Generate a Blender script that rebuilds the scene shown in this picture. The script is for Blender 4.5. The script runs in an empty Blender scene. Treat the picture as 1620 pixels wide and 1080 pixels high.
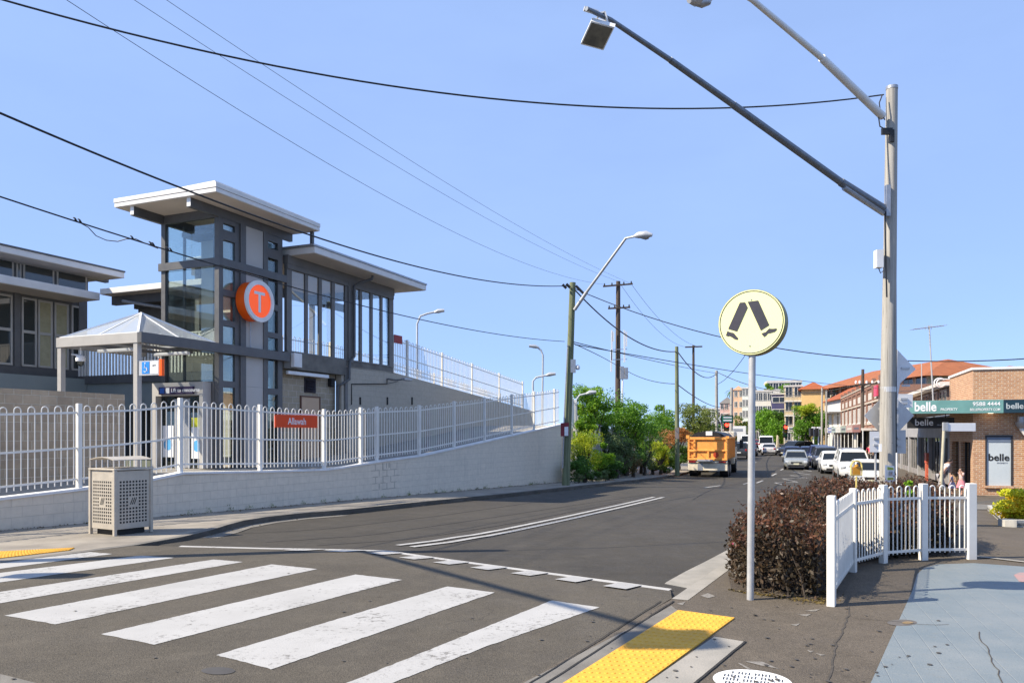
import bpy, bmesh, math, random
import numpy as np
from mathutils import Vector, Matrix
R = math.radians
rnd = random.Random(11)
sc = bpy.context.scene
col = sc.collection

# ------------------------------------------------------------------ camera, world, sun, exposure
F, H, U0, V0 = 1240.0, 1.75, 810.0, 686.0        # focal length in photo pixels, eye height, horizon
cam_d = bpy.data.cameras.new('camera')
cam_d.sensor_width = 36.0
cam_d.lens = 36.0 * F / 1620.0
cam_d.shift_y = (V0 - 540.0) / 1620.0
cam_d.clip_start = 0.1
cam_d.clip_end = 8000.0
cam = bpy.data.objects.new('camera', cam_d)
cam.location = (0, 0, H)
cam.rotation_euler = (R(90), 0, 0)
col.objects.link(cam)
sc.camera = cam

SUN_EL = R(42)
SDIR = Vector((-0.973, -0.23, 0)).normalized() * math.cos(SUN_EL) + Vector((0, 0, math.sin(SUN_EL)))
world = bpy.data.worlds.new('World')
sc.world = world
world.use_nodes = True
wn = world.node_tree
sky = wn.nodes.new('ShaderNodeTexSky')
sky.sky_type = 'NISHITA'
sky.sun_disc = False
sky.sun_elevation = SUN_EL
sky.sun_rotation = math.atan2(SDIR.x, SDIR.y)
sky.altitude = 50
sky.air_density = 0.6
sky.dust_density = 0.0
sky.ozone_density = 6.0
bg = wn.nodes['Background']
bg.inputs['Strength'].default_value = 0.107
# constant pale blue mixed in brightens and evens out the clear sky
veil = wn.nodes.new('ShaderNodeMix')
veil.data_type = 'RGBA'
veil.inputs[0].default_value = 0.65
veil.inputs[7].default_value = (2.75, 3.95, 6.8, 1)
# barely visible high cloud wisps
wtc = wn.nodes.new('ShaderNodeTexCoord'); wmp = wn.nodes.new('ShaderNodeMapping'); wmp.inputs['Scale'].default_value = (1.6, 1.6, 4.5)
wnz = wn.nodes.new('ShaderNodeTexNoise'); wnz.inputs['Scale'].default_value = 1.4; wnz.inputs['Detail'].default_value = 7; wnz.inputs['Roughness'].default_value = .55
wmr = wn.nodes.new('ShaderNodeMapRange'); wmr.inputs[1].default_value = .42; wmr.inputs[2].default_value = .75; wmr.inputs[3].default_value = .65; wmr.inputs[4].default_value = .76
wn.links.new(wtc.outputs['Generated'], wmp.inputs[0]); wn.links.new(wmp.outputs[0], wnz.inputs['Vector']); wn.links.new(wnz.outputs['Fac'], wmr.inputs[0]); wn.links.new(wmr.outputs[0], veil.inputs[0])
wn.links.new(sky.outputs[0], veil.inputs[6])
wn.links.new(veil.outputs[2], bg.inputs[0])
sun_d = bpy.data.lights.new('sun', 'SUN')
sun_d.energy = 5.0
sun_d.angle = R(0.5)
sun_d.color = (1.0, 0.9, 0.74)
sun = bpy.data.objects.new('sun', sun_d)
sun.rotation_euler = SDIR.to_track_quat('Z', 'Y').to_euler()
sun.location = (-20, -5, 30)
col.objects.link(sun)
sc.view_settings.view_transform = 'Standard'
sc.view_settings.look = 'None'
sc.view_settings.exposure = 0.78
sc.view_settings.gamma = 1.0
sc.render.engine = 'CYCLES'
sc.cycles.use_denoising = True
sc.cycles.max_bounces = 6
sc.cycles.transparent_max_bounces = 24
sc.cycles.caustics_reflective = False
sc.cycles.caustics_refractive = False

# ------------------------------------------------------------------ ground heights and picking
def _lerp(x, pts):
    if x <= pts[0][0]: return pts[0][1]
    for (a, b), (c, d) in zip(pts, pts[1:]):
        if x <= c: return b + (d - b) * (x - a) / (c - a)
    return pts[-1][1]
def _ss(a, b, x):
    t = min(1, max(0, (x - a) / (b - a)))
    return t * t * (3 - 2 * t)
def gz(x, y):
    z = _lerp(y, [(14, 0), (52, -.855), (100, -.72), (160, .5), (300, 4)])
    return z - .035 * min(13, max(0, x - 7)) * _ss(8, 20, y) * (1 - _ss(40, 55, y))
KERB = .12
def G(u, v, dz=0.0):
    z = 0
    for _ in range(60):
        y = max(1, min(400, (H - z) * F / (v - V0)))
        x = (u - U0) / F * y
        z += .5 * (gz(x, y) + dz - z)
    return Vector((x, y, z))
def GR(u, v): return G(u, v, -KERB)
def P(u, v, y): return Vector(((u - U0) / F * y, y, H + (V0 - v) / F * y))
def X(u, y): return (u - U0) / F * y

# ------------------------------------------------------------------ object helpers
def tag(o, label=None, cat=None, group=None, kind=None):
    if label: o['label'] = label
    if cat: o['category'] = cat
    if group: o['group'] = group
    if kind: o['kind'] = kind
    return o
def empty(name, loc, label, cat, group=None, rz=0.0):
    o = bpy.data.objects.new(name, None)
    col.objects.link(o)
    o.empty_display_size = .1
    o.location = loc
    o.rotation_euler = (0, 0, rz)
    return tag(o, label, cat, group)
class Fr:
    """horizontal frame: origin and heading, world point from local x, y, z"""
    def __init__(s, o, ang):
        s.o = Vector(o); s.a = ang
        s.ux = Vector((math.cos(ang), math.sin(ang), 0)); s.uy = Vector((-math.sin(ang), math.cos(ang), 0))
    def __call__(s, x, y, z): return s.o + s.ux * x + s.uy * y + Vector((0, 0, z))
    def mat(s): return Matrix.Translation(s.o) @ Matrix.Rotation(s.a, 4, 'Z')
WORLD = Fr((0, 0, 0), 0)
class MB:
    """collects shapes; coordinates are local to the frame given to build()"""
    def __init__(s): s.v = []; s.f = []
    def add(s, vs, fs):
        o = len(s.v)
        s.v += [tuple(v) for v in vs]
        s.f += [tuple(i + o for i in f) for f in fs]
        return s
    def quad(s, *p): return s.add(p, [tuple(range(len(p)))])
    def box(s, x0, x1, y0, y1, z0, z1):
        v = [(x, y, z) for x in (x0, x1) for y in (y0, y1) for z in (z0, z1)]
        return s.add(v, [(0, 1, 3, 2), (4, 6, 7, 5), (0, 4, 5, 1), (2, 3, 7, 6), (0, 2, 6, 4), (1, 5, 7, 3)])
    def bbox(s, x0, x1, y0, y1, z0, z1, b=.01):
        bm = bmesh.new()
        bmesh.ops.create_cube(bm, size=1)
        for v in bm.verts:
            v.co = Vector(((x0 + x1) / 2 + v.co.x * (x1 - x0), (y0 + y1) / 2 + v.co.y * (y1 - y0), (z0 + z1) / 2 + v.co.z * (z1 - z0)))
        bmesh.ops.bevel(bm, geom=bm.edges[:], offset=b, segments=2, affect='EDGES', profile=.5)
        bm.verts.index_update()
        s.add([v.co[:] for v in bm.verts], [tuple(v.index for v in f.verts) for f in bm.faces])
        bm.free()
        return s
    def obox(s, c, ax, ay, az):
        """box from centre and three half-axis vectors"""
        c = Vector(c)
        v = [c + ax * i + ay * j + az * k for i in (-1, 1) for j in (-1, 1) for k in (-1, 1)]
        return s.add(v, [(0, 1, 3, 2), (4, 6, 7, 5), (0, 4, 5, 1), (2, 3, 7, 6), (0, 2, 6, 4), (1, 5, 7, 3)])
    def bar(s, p, q, w, h, up=Vector((0, 0, 1))):
        p = Vector(p); q = Vector(q); d = (q - p).normalized()
        sd = d.cross(up)
        if sd.length < 1e-4: sd = Vector((1, 0, 0))
        sd.normalize(); u = sd.cross(d)
        return s.obox((p + q) / 2, (q - p) / 2, sd * w / 2, u * h / 2)
    def tube(s, pts, r, n=8, caps=True):
        pts = [Vector(p) for p in pts]
        rs = r if isinstance(r, (list, tuple)) else [r] * len(pts)
        o = len(s.v); ref = None
        for i, p in enumerate(pts):
            d = (pts[min(i + 1, len(pts) - 1)] - pts[max(i - 1, 0)])
            d = d.normalized() if d.length > 1e-9 else Vector((0, 0, 1))
            if ref is None:
                ref = Vector((0, 0, 1)).cross(d)
                if ref.length < 1e-3: ref = Vector((1, 0, 0))
            ref = (ref - d * ref.dot(d)).normalized()
            b = d.cross(ref)
            for k in range(n):
                a = 2 * math.pi * k / n
                s.v.append(tuple(p + (ref * math.cos(a) + b * math.sin(a)) * rs[i]))
        m = len(pts)
        for i in range(m - 1):
            for k in range(n):
                s.f.append((o + i * n + k, o + i * n + (k + 1) % n, o + (i + 1) * n + (k + 1) % n, o + (i + 1) * n + k))
        if caps:
            s.f.append(tuple(o + k for k in reversed(range(n))))
            s.f.append(tuple(o + (m - 1) * n + k for k in range(n)))
        return s
    def prism(s, pts, vec):
        pts = [Vector(p) for p in pts]; vec = Vector(vec); n = len(pts); o = len(s.v)
        s.v += [tuple(p) for p in pts] + [tuple(p + vec) for p in pts]
        s.f.append(tuple(o + i for i in range(n)))
        s.f.append(tuple(o + n + i for i in reversed(range(n))))
        for i in range(n):
            j = (i + 1) % n
            s.f.append((o + i, o + n + i, o + n + j, o + j))
        return s
    def disc(s, c, nrm, r, th, n=32, ry=None):
        nrm = Vector(nrm).normalized()
        a = Vector((0, 0, 1)).cross(nrm)
        if a.length < 1e-3: a = Vector((1, 0, 0))
        a.normalize(); b = nrm.cross(a)
        c = Vector(c)
        return s.prism([c + a * math.cos(2 * math.pi * k / n) * r + b * math.sin(2 * math.pi * k / n) * (ry or r) for k in range(n)], nrm * th)
    def lathe(s, c, prof, n=24):
        c = Vector(c); o = len(s.v)
        for r, z in prof:
            for k in range(n):
                a = 2 * math.pi * k / n
                s.v.append((c.x + r * math.cos(a), c.y + r * math.sin(a), c.z + z))
        for i in range(len(prof) - 1):
            for k in range(n):
                s.f.append((o + i * n + k, o + i * n + (k + 1) % n, o + (i + 1) * n + (k + 1) % n, o + (i + 1) * n + k))
        s.f.append(tuple(o + k for k in reversed(range(n))))
        s.f.append(tuple(o + (len(prof) - 1) * n + k for k in range(n)))
        return s
    def build(s, name, m, parent=None, smooth=0, frame=None, local=False):
        """frame: verts are in this frame, which becomes the object's own axes; local: verts are relative to the parent"""
        me = bpy.data.meshes.new(name)
        me.from_pydata(s.v, [], s.f)
        bm = bmesh.new(); bm.from_mesh(me)
        bmesh.ops.recalc_face_normals(bm, faces=bm.faces[:])
        bm.to_mesh(me); bm.free()
        return link(name, me, m, parent, smooth, frame, local)
def wl(o):
    m = Matrix.LocRotScale(o.location, o.rotation_euler, o.scale)
    return wl(o.parent) @ m if o.parent else m
def link(name, me, m, parent=None, smooth=0, frame=None, local=False):
    if m: me.materials.append(m)
    if smooth:
        me.polygons.foreach_set('use_smooth', [True] * len(me.polygons))
        me.set_sharp_from_angle(angle=R(smooth))
    o = bpy.data.objects.new(name, me)
    col.objects.link(o)
    mw = frame.mat() if frame else Matrix()
    if parent:
        o.parent = parent
        if not local:
            mw = wl(parent).inverted() @ mw
    if not local:
        l, q, s_ = mw.decompose()
        o.location = l; o.rotation_euler = q.to_euler()
    return o
def mesh_np(name, V, Fc, m, parent=None, smooth=False):
    V = np.asarray(V, dtype=np.float32); Fc = np.asarray(Fc, dtype=np.int32)
    me = bpy.data.meshes.new(name)
    off = np.zeros(3, dtype=np.float32)
    if parent: off = np.array(wl(parent).translation, dtype=np.float32)
    me.vertices.add(len(V)); me.vertices.foreach_set('co', (V - off).ravel())
    k = Fc.shape[1]
    me.loops.add(Fc.size); me.loops.foreach_set('vertex_index', Fc.ravel())
    me.polygons.add(len(Fc)); me.polygons.foreach_set('loop_start', np.arange(0, Fc.size, k, dtype=np.int32))
    me.update(calc_edges=True); me.validate()
    me.materials.append(m)
    o = bpy.data.objects.new(name, me); col.objects.link(o)
    if parent: o.parent = parent
    return o
def copy_tree(o, parent=None):
    c = o.copy(); col.objects.link(c)
    if parent: c.parent = parent
    for ch in list(o.children): copy_tree(ch, c)
    return c
def text(name, body, size, m, o, right, up, parent=None, bold=0.0, align='LEFT', depth=.003, sx=1.0):
    cu = bpy.data.curves.new(name, 'FONT')
    cu.body = body; cu.size = size; cu.align_x = align; cu.align_y = 'CENTER'
    cu.offset = bold * size; cu.extrude = depth; cu.resolution_u = 3
    t = bpy.data.objects.new(name, cu); col.objects.link(t)
    me = bpy.data.meshes.new_from_object(t.evaluated_get(bpy.context.evaluated_depsgraph_get()))
    bpy.data.objects.remove(t); bpy.data.curves.remove(cu)
    r = Vector(right).normalized(); u = Vector(up).normalized(); n = r.cross(u)
    M4 = Matrix(((r.x * sx, u.x, n.x, o[0]), (r.y * sx, u.y, n.y, o[1]), (r.z * sx, u.z, n.z, o[2]), (0, 0, 0, 1)))
    me.transform(M4)
    if parent: me.transform(wl(parent).inverted())
    me.name = name
    me.materials.clear()
    return link(name, me, m, parent, local=True)

# ------------------------------------------------------------------ materials
def lin(c):
    if isinstance(c, str):
        c = [int(c[i:i + 2], 16) / 255 for i in (0, 2, 4)]
        return tuple(x / 12.92 if x <= .04045 else ((x + .055) / 1.055) ** 2.4 for x in c)
    return tuple(c) if len(c) == 3 else tuple(c[:3])
class NT:
    def __init__(s, name):
        s.m = bpy.data.materials.new(name); s.m.use_nodes = True
        s.t = s.m.node_tree; s.b = s.t.nodes['Principled BSDF']; s.out = s.t.nodes['Material Output']
        s.tc = s.t.nodes.new('ShaderNodeTexCoord')
    def n(s, ty, **k):
        x = s.t.nodes.new('ShaderNode' + ty)
        for a, b in k.items(): setattr(x, a, b)
        return x
    def l(s, a, b): s.t.links.new(a, b)
    def noise(s, scale, detail=5, rough=.6, vec=None, w=None):
        x = s.n('TexNoise'); x.inputs['Scale'].default_value = scale; x.inputs['Detail'].default_value = detail; x.inputs['Roughness'].default_value = rough
        s.l(vec or s.tc.outputs['Object'], x.inputs['Vector'])
        return x.outputs['Fac']
    def ramp(s, fac, a, b, va=0.0, vb=1.0):
        x = s.n('MapRange'); x.inputs[1].default_value = a; x.inputs[2].default_value = b; x.inputs[3].default_value = va; x.inputs[4].default_value = vb
        s.l(fac, x.inputs[0]); return x.outputs[0]
    def mix(s, fac, a, b, mode='MIX'):
        x = s.n('Mix', data_type='RGBA', blend_type=mode)
        for sock, val in ((x.inputs[0], fac), (x.inputs[6], a), (x.inputs[7], b)):
            if isinstance(val, (int, float)): sock.default_value = val
            elif isinstance(val, tuple): sock.default_value = (*val, 1)
            else: s.l(val, sock)
        return x.outputs[2]
    def math(s, op, a, b=None):
        x = s.n('Math', operation=op)
        for i, val in enumerate((a, b)):
            if val is None: continue
            if isinstance(val, (int, float)): x.inputs[i].default_value = val
            else: s.l(val, x.inputs[i])
        return x.outputs[0]
    def bump(s, hgt, dist, strength=1.0):
        x = s.n('Bump'); x.inputs['Distance'].default_value = dist; x.inputs['Strength'].default_value = strength
        s.l(hgt, x.inputs['Height']); s.l(x.outputs[0], s.b.inputs['Normal'])
    def set(s, color=None, rough=None, metal=None, spec=None, **k):
        if color is not None:
            if isinstance(color, tuple): s.b.inputs['Base Color'].default_value = (*color, 1)
            else: s.l(color, s.b.inputs['Base Color'])
        if rough is not None:
            if isinstance(rough, (int, float)): s.b.inputs['Roughness'].default_value = rough
            else: s.l(rough, s.b.inputs['Roughness'])
        if metal is not None: s.b.inputs['Metallic'].default_value = metal
        if spec is not None: s.b.inputs['Specular IOR Level'].default_value = spec
        return s.m
def pm(name, c1, c2=None, scale=4, rough=.6, metal=0, bump=0, bscale=60, spec=.4, lo=.35, hi=.65):
    t = NT(name); c1 = lin(c1)
    c2 = lin(c2) if c2 else tuple(x * .82 for x in c1)
    c = t.mix(t.ramp(t.noise(scale), lo, hi), c1, c2)
    r = t.ramp(t.noise(scale * 3), .3, .7, max(.05, rough - .08), min(1, rough + .1))
    if bump: t.bump(t.noise(bscale, 4), bump)
    return t.set(c, r, metal, spec)
def brick_mat(name, c1, c2, mortar, bw, bh, mw=.01, rough=.85, bump=.004, stain=.25, stain_col=(.12, .1, .09), squash=.5, drip=.3):
    t = NT(name)
    sx = t.n('SeparateXYZ'); t.l(t.tc.outputs['Object'], sx.inputs[0])
    cx = t.n('CombineXYZ'); t.l(t.math('SUBTRACT', sx.outputs[0], sx.outputs[1]), cx.inputs[0]); t.l(sx.outputs[2], cx.inputs[1])
    b = t.n('TexBrick'); t.l(cx.outputs[0], b.inputs['Vector'])
    b.inputs['Scale'].default_value = 1; b.inputs['Brick Width'].default_value = bw; b.inputs['Row Height'].default_value = bh
    b.inputs['Mortar Size'].default_value = mw; b.inputs['Mortar Smooth'].default_value = .3; b.inputs['Bias'].default_value = 0; b.offset = squash
    for nm, c in (('Color1', c1), ('Color2', c2), ('Mortar', mortar)): b.inputs[nm].default_value = (*lin(c), 1)
    c = t.mix(t.ramp(t.noise(7, 8), .35, .7, 0, .35), b.outputs['Color'], tuple(x * .7 for x in lin(c1)))
    c = t.mix(t.ramp(t.noise(.8, 6, .7), .52, .75, 0, stain), c, stain_col)
    mp = t.n('Mapping'); mp.inputs['Scale'].default_value = (5, 5, .35); t.l(t.tc.outputs['Object'], mp.inputs[0])
    c = t.mix(t.math('MULTIPLY', t.ramp(t.noise(1.6, 6, .7, mp.outputs[0]), .52, .72, 0, drip), t.ramp(t.noise(.5, 3), .4, .6)), c, stain_col)
    h = t.math('SUBTRACT', t.math('MULTIPLY', t.noise(90, 3), .25), b.outputs['Fac'])
    t.bump(h, bump)
    return t.set(c, rough, 0, .25)
def asphalt(name, c1, c2, agg=.05, crack=.5):
    t = NT(name); c1 = lin(c1); c2 = lin(c2)
    c = t.mix(t.ramp(t.noise(.35, 6, .65), .35, .65), c1, c2)
    st = t.n('Mapping'); st.inputs['Rotation'].default_value = (0, 0, R(30)); st.inputs['Scale'].default_value = (2.2, .12, 1); t.l(t.tc.outputs['Object'], st.inputs[0])
    c = t.mix(t.ramp(t.noise(1.0, 4, .6, st.outputs[0]), .45, .75, 0, .32), c, tuple(x * .6 for x in c1))
    c = t.mix(t.ramp(t.noise(3.0, 8, .75), .5, .72, 0, .5), c, tuple(x * 1.5 for x in c2))
    c = t.mix(t.ramp(t.noise(.55, 7, .7), .5, .68, 0, .55), c, tuple(x * .62 for x in c1))
    c = t.mix(t.ramp(t.noise(24, 5, .8), .5, .66, 0, .42), c, tuple(x * .55 for x in c1))
    c = t.mix(t.ramp(t.noise(31, 5, .8), .54, .7, 0, .4), c, tuple(min(1, x * 1.9) for x in c2))
    v = t.n('TexVoronoi'); v.inputs['Scale'].default_value = 95; t.l(t.tc.outputs['Object'], v.inputs['Vector'])
    sp = t.n('Separate_RGB' if False else 'SeparateColor'); t.l(v.outputs['Color'], sp.inputs[0])
    c = t.mix(t.ramp(sp.outputs[0], .55, 1, 0, .4), c, tuple(min(1, x * 1.9) for x in c1))
    c = t.mix(t.ramp(sp.outputs[1], .6, 1, 0, .5), c, tuple(x * .45 for x in c1))
    if crack:
        vec = t.n('VectorMath', operation='ADD'); nz = t.n('TexNoise'); nz.inputs['Scale'].default_value = 1.3; nz.inputs['Detail'].default_value = 6
        t.l(t.tc.outputs['Object'], nz.inputs['Vector']); t.l(t.tc.outputs['Object'], vec.inputs[0]); t.l(nz.outputs['Color'], vec.inputs[1])
        v2 = t.n('TexVoronoi', feature='DISTANCE_TO_EDGE'); v2.inputs['Scale'].default_value = .33; t.l(vec.outputs[0], v2.inputs['Vector'])
        k = t.math('MULTIPLY', t.ramp(v2.outputs['Distance'], .001, .006, 1, 0), t.ramp(t.noise(.25, 3), .5, .62))
        c = t.mix(t.math('MULTIPLY', k, crack), c, (.015, .014, .013))
        # old oil drips and gum spots
        v3 = t.n('TexVoronoi'); v3.inputs['Scale'].default_value = 1.1; t.l(t.tc.outputs['Object'], v3.inputs['Vector'])
        c = t.mix(t.ramp(v3.outputs['Distance'], .02, .05, .5, 0), c, tuple(x * .45 for x in c1))
    t.bump(t.math('ADD', t.noise(70, 4), t.math('MULTIPLY', v.outputs['Distance'], .8)), .006, .8)
    return t.set(c, t.ramp(t.noise(2, 4), .3, .7, .75, .92), 0, .3)
def paint(name, c1, c2, under, wear=.5):
    """road paint worn through to the surface below"""
    t = NT(name)
    c = t.mix(t.ramp(t.noise(1.6, 6), .35, .7), lin(c1), lin(c2))
    c = t.mix(t.ramp(t.noise(.7, 6, .7), .48, .7, 0, .3), c, tuple(x * .74 for x in lin(c2)))
    n = t.math('MULTIPLY', t.noise(14, 8, .75), t.ramp(t.noise(1.1, 3), .3, .7, .85, 1.2))
    c = t.mix(t.ramp(n, .59, .68, 0, wear), c, lin(under))
    v = t.n('TexVoronoi', feature='DISTANCE_TO_EDGE'); v.inputs['Scale'].default_value = 6
    ad = t.n('VectorMath', operation='ADD'); nz = t.n('TexNoise'); nz.inputs['Scale'].default_value = 4; nz.inputs['Detail'].default_value = 5
    t.l(t.tc.outputs['Object'], nz.inputs['Vector']); t.l(t.tc.outputs['Object'], ad.inputs[0]); t.l(nz.outputs['Color'], ad.inputs[1]); t.l(ad.outputs[0], v.inputs['Vector'])
    c = t.mix(t.math('MULTIPLY', t.ramp(v.outputs['Distance'], .006, .03, 1, 0), t.ramp(t.noise(1.7, 4), .54, .64, 0, .55)), c, lin(under))
    mp = t.n('Mapping'); mp.inputs['Rotation'].default_value = (0, 0, R(25)); mp.inputs['Scale'].default_value = (1, 9, 1); t.l(t.tc.outputs['Object'], mp.inputs[0])
    c = t.mix(t.ramp(t.noise(2.2, 8, .8, mp.outputs[0]), .66, .74, 0, wear), c, lin(under))
    t.bump(t.noise(75, 4), .003)
    return t.set(c, .7, 0, .3)
def glass_mat(name, tint, refl=.35, alpha=.5, rough=.02):
    """pane: part see-through, part mirror by angle"""
    t = NT(name)
    tr = t.n('BsdfTransparent'); tr.inputs[0].default_value = (*lin(tint), 1)
    gl = t.n('BsdfGlossy'); gl.inputs['Roughness'].default_value = rough; gl.inputs[0].default_value = (.9, .95, .95, 1)
    lw = t.n('LayerWeight'); lw.inputs[0].default_value = refl
    f = t.ramp(lw.outputs['Fresnel'], 0, 1, .06, .95)
    mx = t.n('MixShader'); t.l(f, mx.inputs[0]); t.l(tr.outputs[0], mx.inputs[1]); t.l(gl.outputs[0], mx.inputs[2])
    t.l(mx.outputs[0], t.out.inputs[0])
    return t.m
def leaf_mat(name, cols, trans=.35, rough=.5, nscale=1.5):
    t = NT(name)
    g = t.n('NewGeometry')
    c = t.mix(g.outputs['Random Per Island'], lin(cols[0]), lin(cols[1]))
    if len(cols) > 2: c = t.mix(t.ramp(t.noise(nscale, 4), .45, .62), c, lin(cols[2]))
    t.set(c, rough, 0, .35)
    tl = t.n('BsdfTranslucent'); t.l(c, tl.inputs[0])
    mx = t.n('MixShader'); mx.inputs[0].default_value = trans
    t.l(t.b.outputs[0], mx.inputs[1]); t.l(tl.outputs[0], mx.inputs[2]); t.l(mx.outputs[0], t.out.inputs[0])
    return t.m
def emit(name, c, s):
    t = NT(name); t.b.inputs['Emission Color'].default_value = (*lin(c), 1); t.b.inputs['Emission Strength'].default_value = s
    return t.set(lin(c), .4)
def wood_mat(name, c1, c2, c3):
    t = NT(name)
    mp = t.n('Mapping'); mp.inputs['Scale'].default_value = (14, 14, .5); t.l(t.tc.outputs['Object'], mp.inputs[0])
    n = t.noise(1.5, 8, .7, mp.outputs[0])
    c = t.mix(t.ramp(n, .3, .6), lin(c1), lin(c2))
    mp2 = t.n('Mapping'); mp2.inputs['Scale'].default_value = (30, 30, .35); t.l(t.tc.outputs['Object'], mp2.inputs[0])
    c = t.mix(t.ramp(t.noise(1.2, 6, .8, mp2.outputs[0]), .57, .68), c, lin(c3))
    c = t.mix(t.ramp(t.noise(22, 3), .68, .74, 0, .8), c, lin(c3))
    mp3 = t.n('Mapping'); mp3.inputs['Scale'].default_value = (7, 7, .12); t.l(t.tc.outputs['Object'], mp3.inputs[0])
    c = t.mix(t.ramp(t.noise(2.0, 8, .75, mp3.outputs[0]), .5, .64, 0, .75), c, tuple(x * .45 for x in lin(c2)))
    t.bump(n, .012)
    return t.set(c, .85, 0, .2)
def car_paint(name, c, metal=.3):
    t = NT(name)
    cc = t.mix(t.ramp(t.noise(1.5, 5), .4, .7, 0, .2), lin(c), tuple(x * .75 + .03 for x in lin(c)))
    t.set(cc, t.ramp(t.noise(5, 5), .3, .7, .2, .38), metal, .5)
    t.b.inputs['Coat Weight'].default_value = .6; t.b.inputs['Coat Roughness'].default_value = .08
    return t.m
m_white = pm('white_powder_coat', (.8, .77, .7), (.72, .69, .63), 3, .45)
m_whitepaint = pm('white_paint', (.8, .8, .79), (.7, .69, .67), 2, .5)
m_fascia = pm('grey_white_fascia', (.74, .71, .67), (.67, .645, .61), 2, .5)
m_soffit = pm('soffit_board', (.68, .6, .52), (.62, .55, .48), 1.5, .7)
m_dark = pm('charcoal_steel', (.095, .095, .096), (.115, .114, .114), 3, .45)
m_dark2 = pm('dark_grey_cladding', (.165, .158, .15), (.14, .135, .13), 2, .55)
m_panel = pm('light_grey_panel', (.46, .44, .41), (.42, .4, .37), 1, .5)
m_steelg = pm('galvanised_steel', (.42, .43, .45), (.34, .35, .37), 12, .42, .6)
m_pole = pm('galvanised_pole', (.5, .5, .49), (.4, .4, .4), 6, .5, .3)
m_black = pm('black_rubber', (.012, .012, .013), (.02, .02, .02), 8, .7)
m_blackp = pm('black_plastic', (.015, .015, .016), (.025, .025, .025), 8, .5)
m_conc = pm('concrete', (.32, .295, .255), (.24, .225, .195), 2.5, .9, 0, .004, 60)
m_concd = pm('weathered_concrete', (.2, .185, .16), (.13, .12, .105), 2, .9, 0, .004, 50)
m_kerbw = pm('white_kerb_concrete', (.5, .48, .43), (.38, .36, .32), 4, .85, 0, .003, 60)
m_asph_near = asphalt('asphalt_crossing', (.078, .067, .051), (.102, .088, .067))
m_asph = asphalt('asphalt_road', (.052, .046, .037), (.067, .059, .047), crack=.3)
m_asph_path = asphalt('asphalt_footpath', (.098, .081, .06), (.122, .1, .076), crack=.6)
m_cable = pm('black_cable', (.01, .012, .016), (.016, .018, .022), 5, .5)
m_glass = glass_mat('clear_glass', (.9, .94, .92), .25)
m_glassd = glass_mat('tinted_glass', (.35, .42, .42), .35)
m_wood = wood_mat('weathered_timber', (.44, .42, .38), (.34, .32, .285), (.09, .08, .07))
m_woodg = wood_mat('green_treated_timber', (.24, .26, .15), (.17, .19, .11), (.07, .07, .045))
m_woodb = wood_mat('brown_timber', (.13, .1, .08), (.09, .07, .055), (.035, .028, .022))
m_orange = pm('orange_sign', 'FF6612', 'F85C0A', 2, .45)
m_signw = pm('sign_white', (.82, .82, .82), (.76, .76, .76), 2, .4)
m_alu = pm('sign_back_aluminium', (.55, .55, .55), (.47, .47, .47), 5, .4, .35)
m_bark = wood_mat('bark', (.09, .07, .055), (.06, .05, .04), (.025, .02, .016))

# ================================================================== GROUND
def resample(pl, step=None, n=None):
    pl = [np.array(p[:2], float) for p in pl]
    d = [0]
    for a, b in zip(pl, pl[1:]): d.append(d[-1] + np.linalg.norm(b - a))
    n = n or max(2, int(d[-1] / step) + 1)
    out = []
    for t in np.linspace(0, d[-1], n):
        i = min(max(np.searchsorted(d, t) - 1, 0), len(pl) - 2)
        f = (t - d[i]) / max(1e-9, d[i + 1] - d[i])
        out.append(pl[i] * (1 - f) + pl[i + 1] * f)
    return out
def strip(name, A, B, m, dz=0.0, n=None, nc=4, step=1.0, skirt=None, parent=None, road=None):
    A = resample(A, step, n); B = resample(B, n=len(A))
    mb = MB()
    for a, b in zip(A, B):
        for k in range(nc + 1):
            p = a + (b - a) * k / nc
            mb.v.append((p[0], p[1], gz(p[0], p[1]) + (RK(p[0], p[1]) + road if road else dz)))
    w = nc + 1
    for i in range(len(A) - 1):
        for k in range(nc): mb.f.append((i * w + k, i * w + k + 1, (i + 1) * w + k + 1, (i + 1) * w + k))
    if skirt:
        o = len(mb.v)
        for a in A: mb.v.append((a[0], a[1], gz(*a) + dz - skirt))
        for i in range(len(A) - 1): mb.f.append((i * w, (i + 1) * w, o + i + 1, o + i))
    return mb.build(name, m, parent)
def offset(pl, d):
    pl = [np.array(p[:2], float) for p in pl]; out = []
    for i, p in enumerate(pl):
        t = pl[min(i + 1, len(pl) - 1)] - pl[max(i - 1, 0)]
        t /= np.linalg.norm(t)
        out.append(p + np.array((-t[1], t[0])) * d)
    return out
def sheet(name, xs, ys, dz, m, hole=None):
    mb = MB()
    for y in ys:
        for x in xs: mb.v.append((x, y, gz(x, y) + dz))
    n = len(xs)
    for j in range(len(ys) - 1):
        for i in range(n - 1): mb.f.append((j * n + i, j * n + i + 1, (j + 1) * n + i + 1, (j + 1) * n + i))
    return mb.build(name, m)
def rng(a, b, s): return [a + s * i for i in range(int(round((b - a) / s)) + 1)]

m_earth = pm('dry_grass_ground', (.09, .085, .04), (.06, .07, .03), 1.2, .95, 0, .02, 20)
tag(sheet('ground', [-3000, -600, -150] + rng(-60, 160, 10) + [300, 800, 3000], rng(-20, 300, 8) + [500, 1000, 3000], -.2, m_earth), kind='structure')
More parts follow.
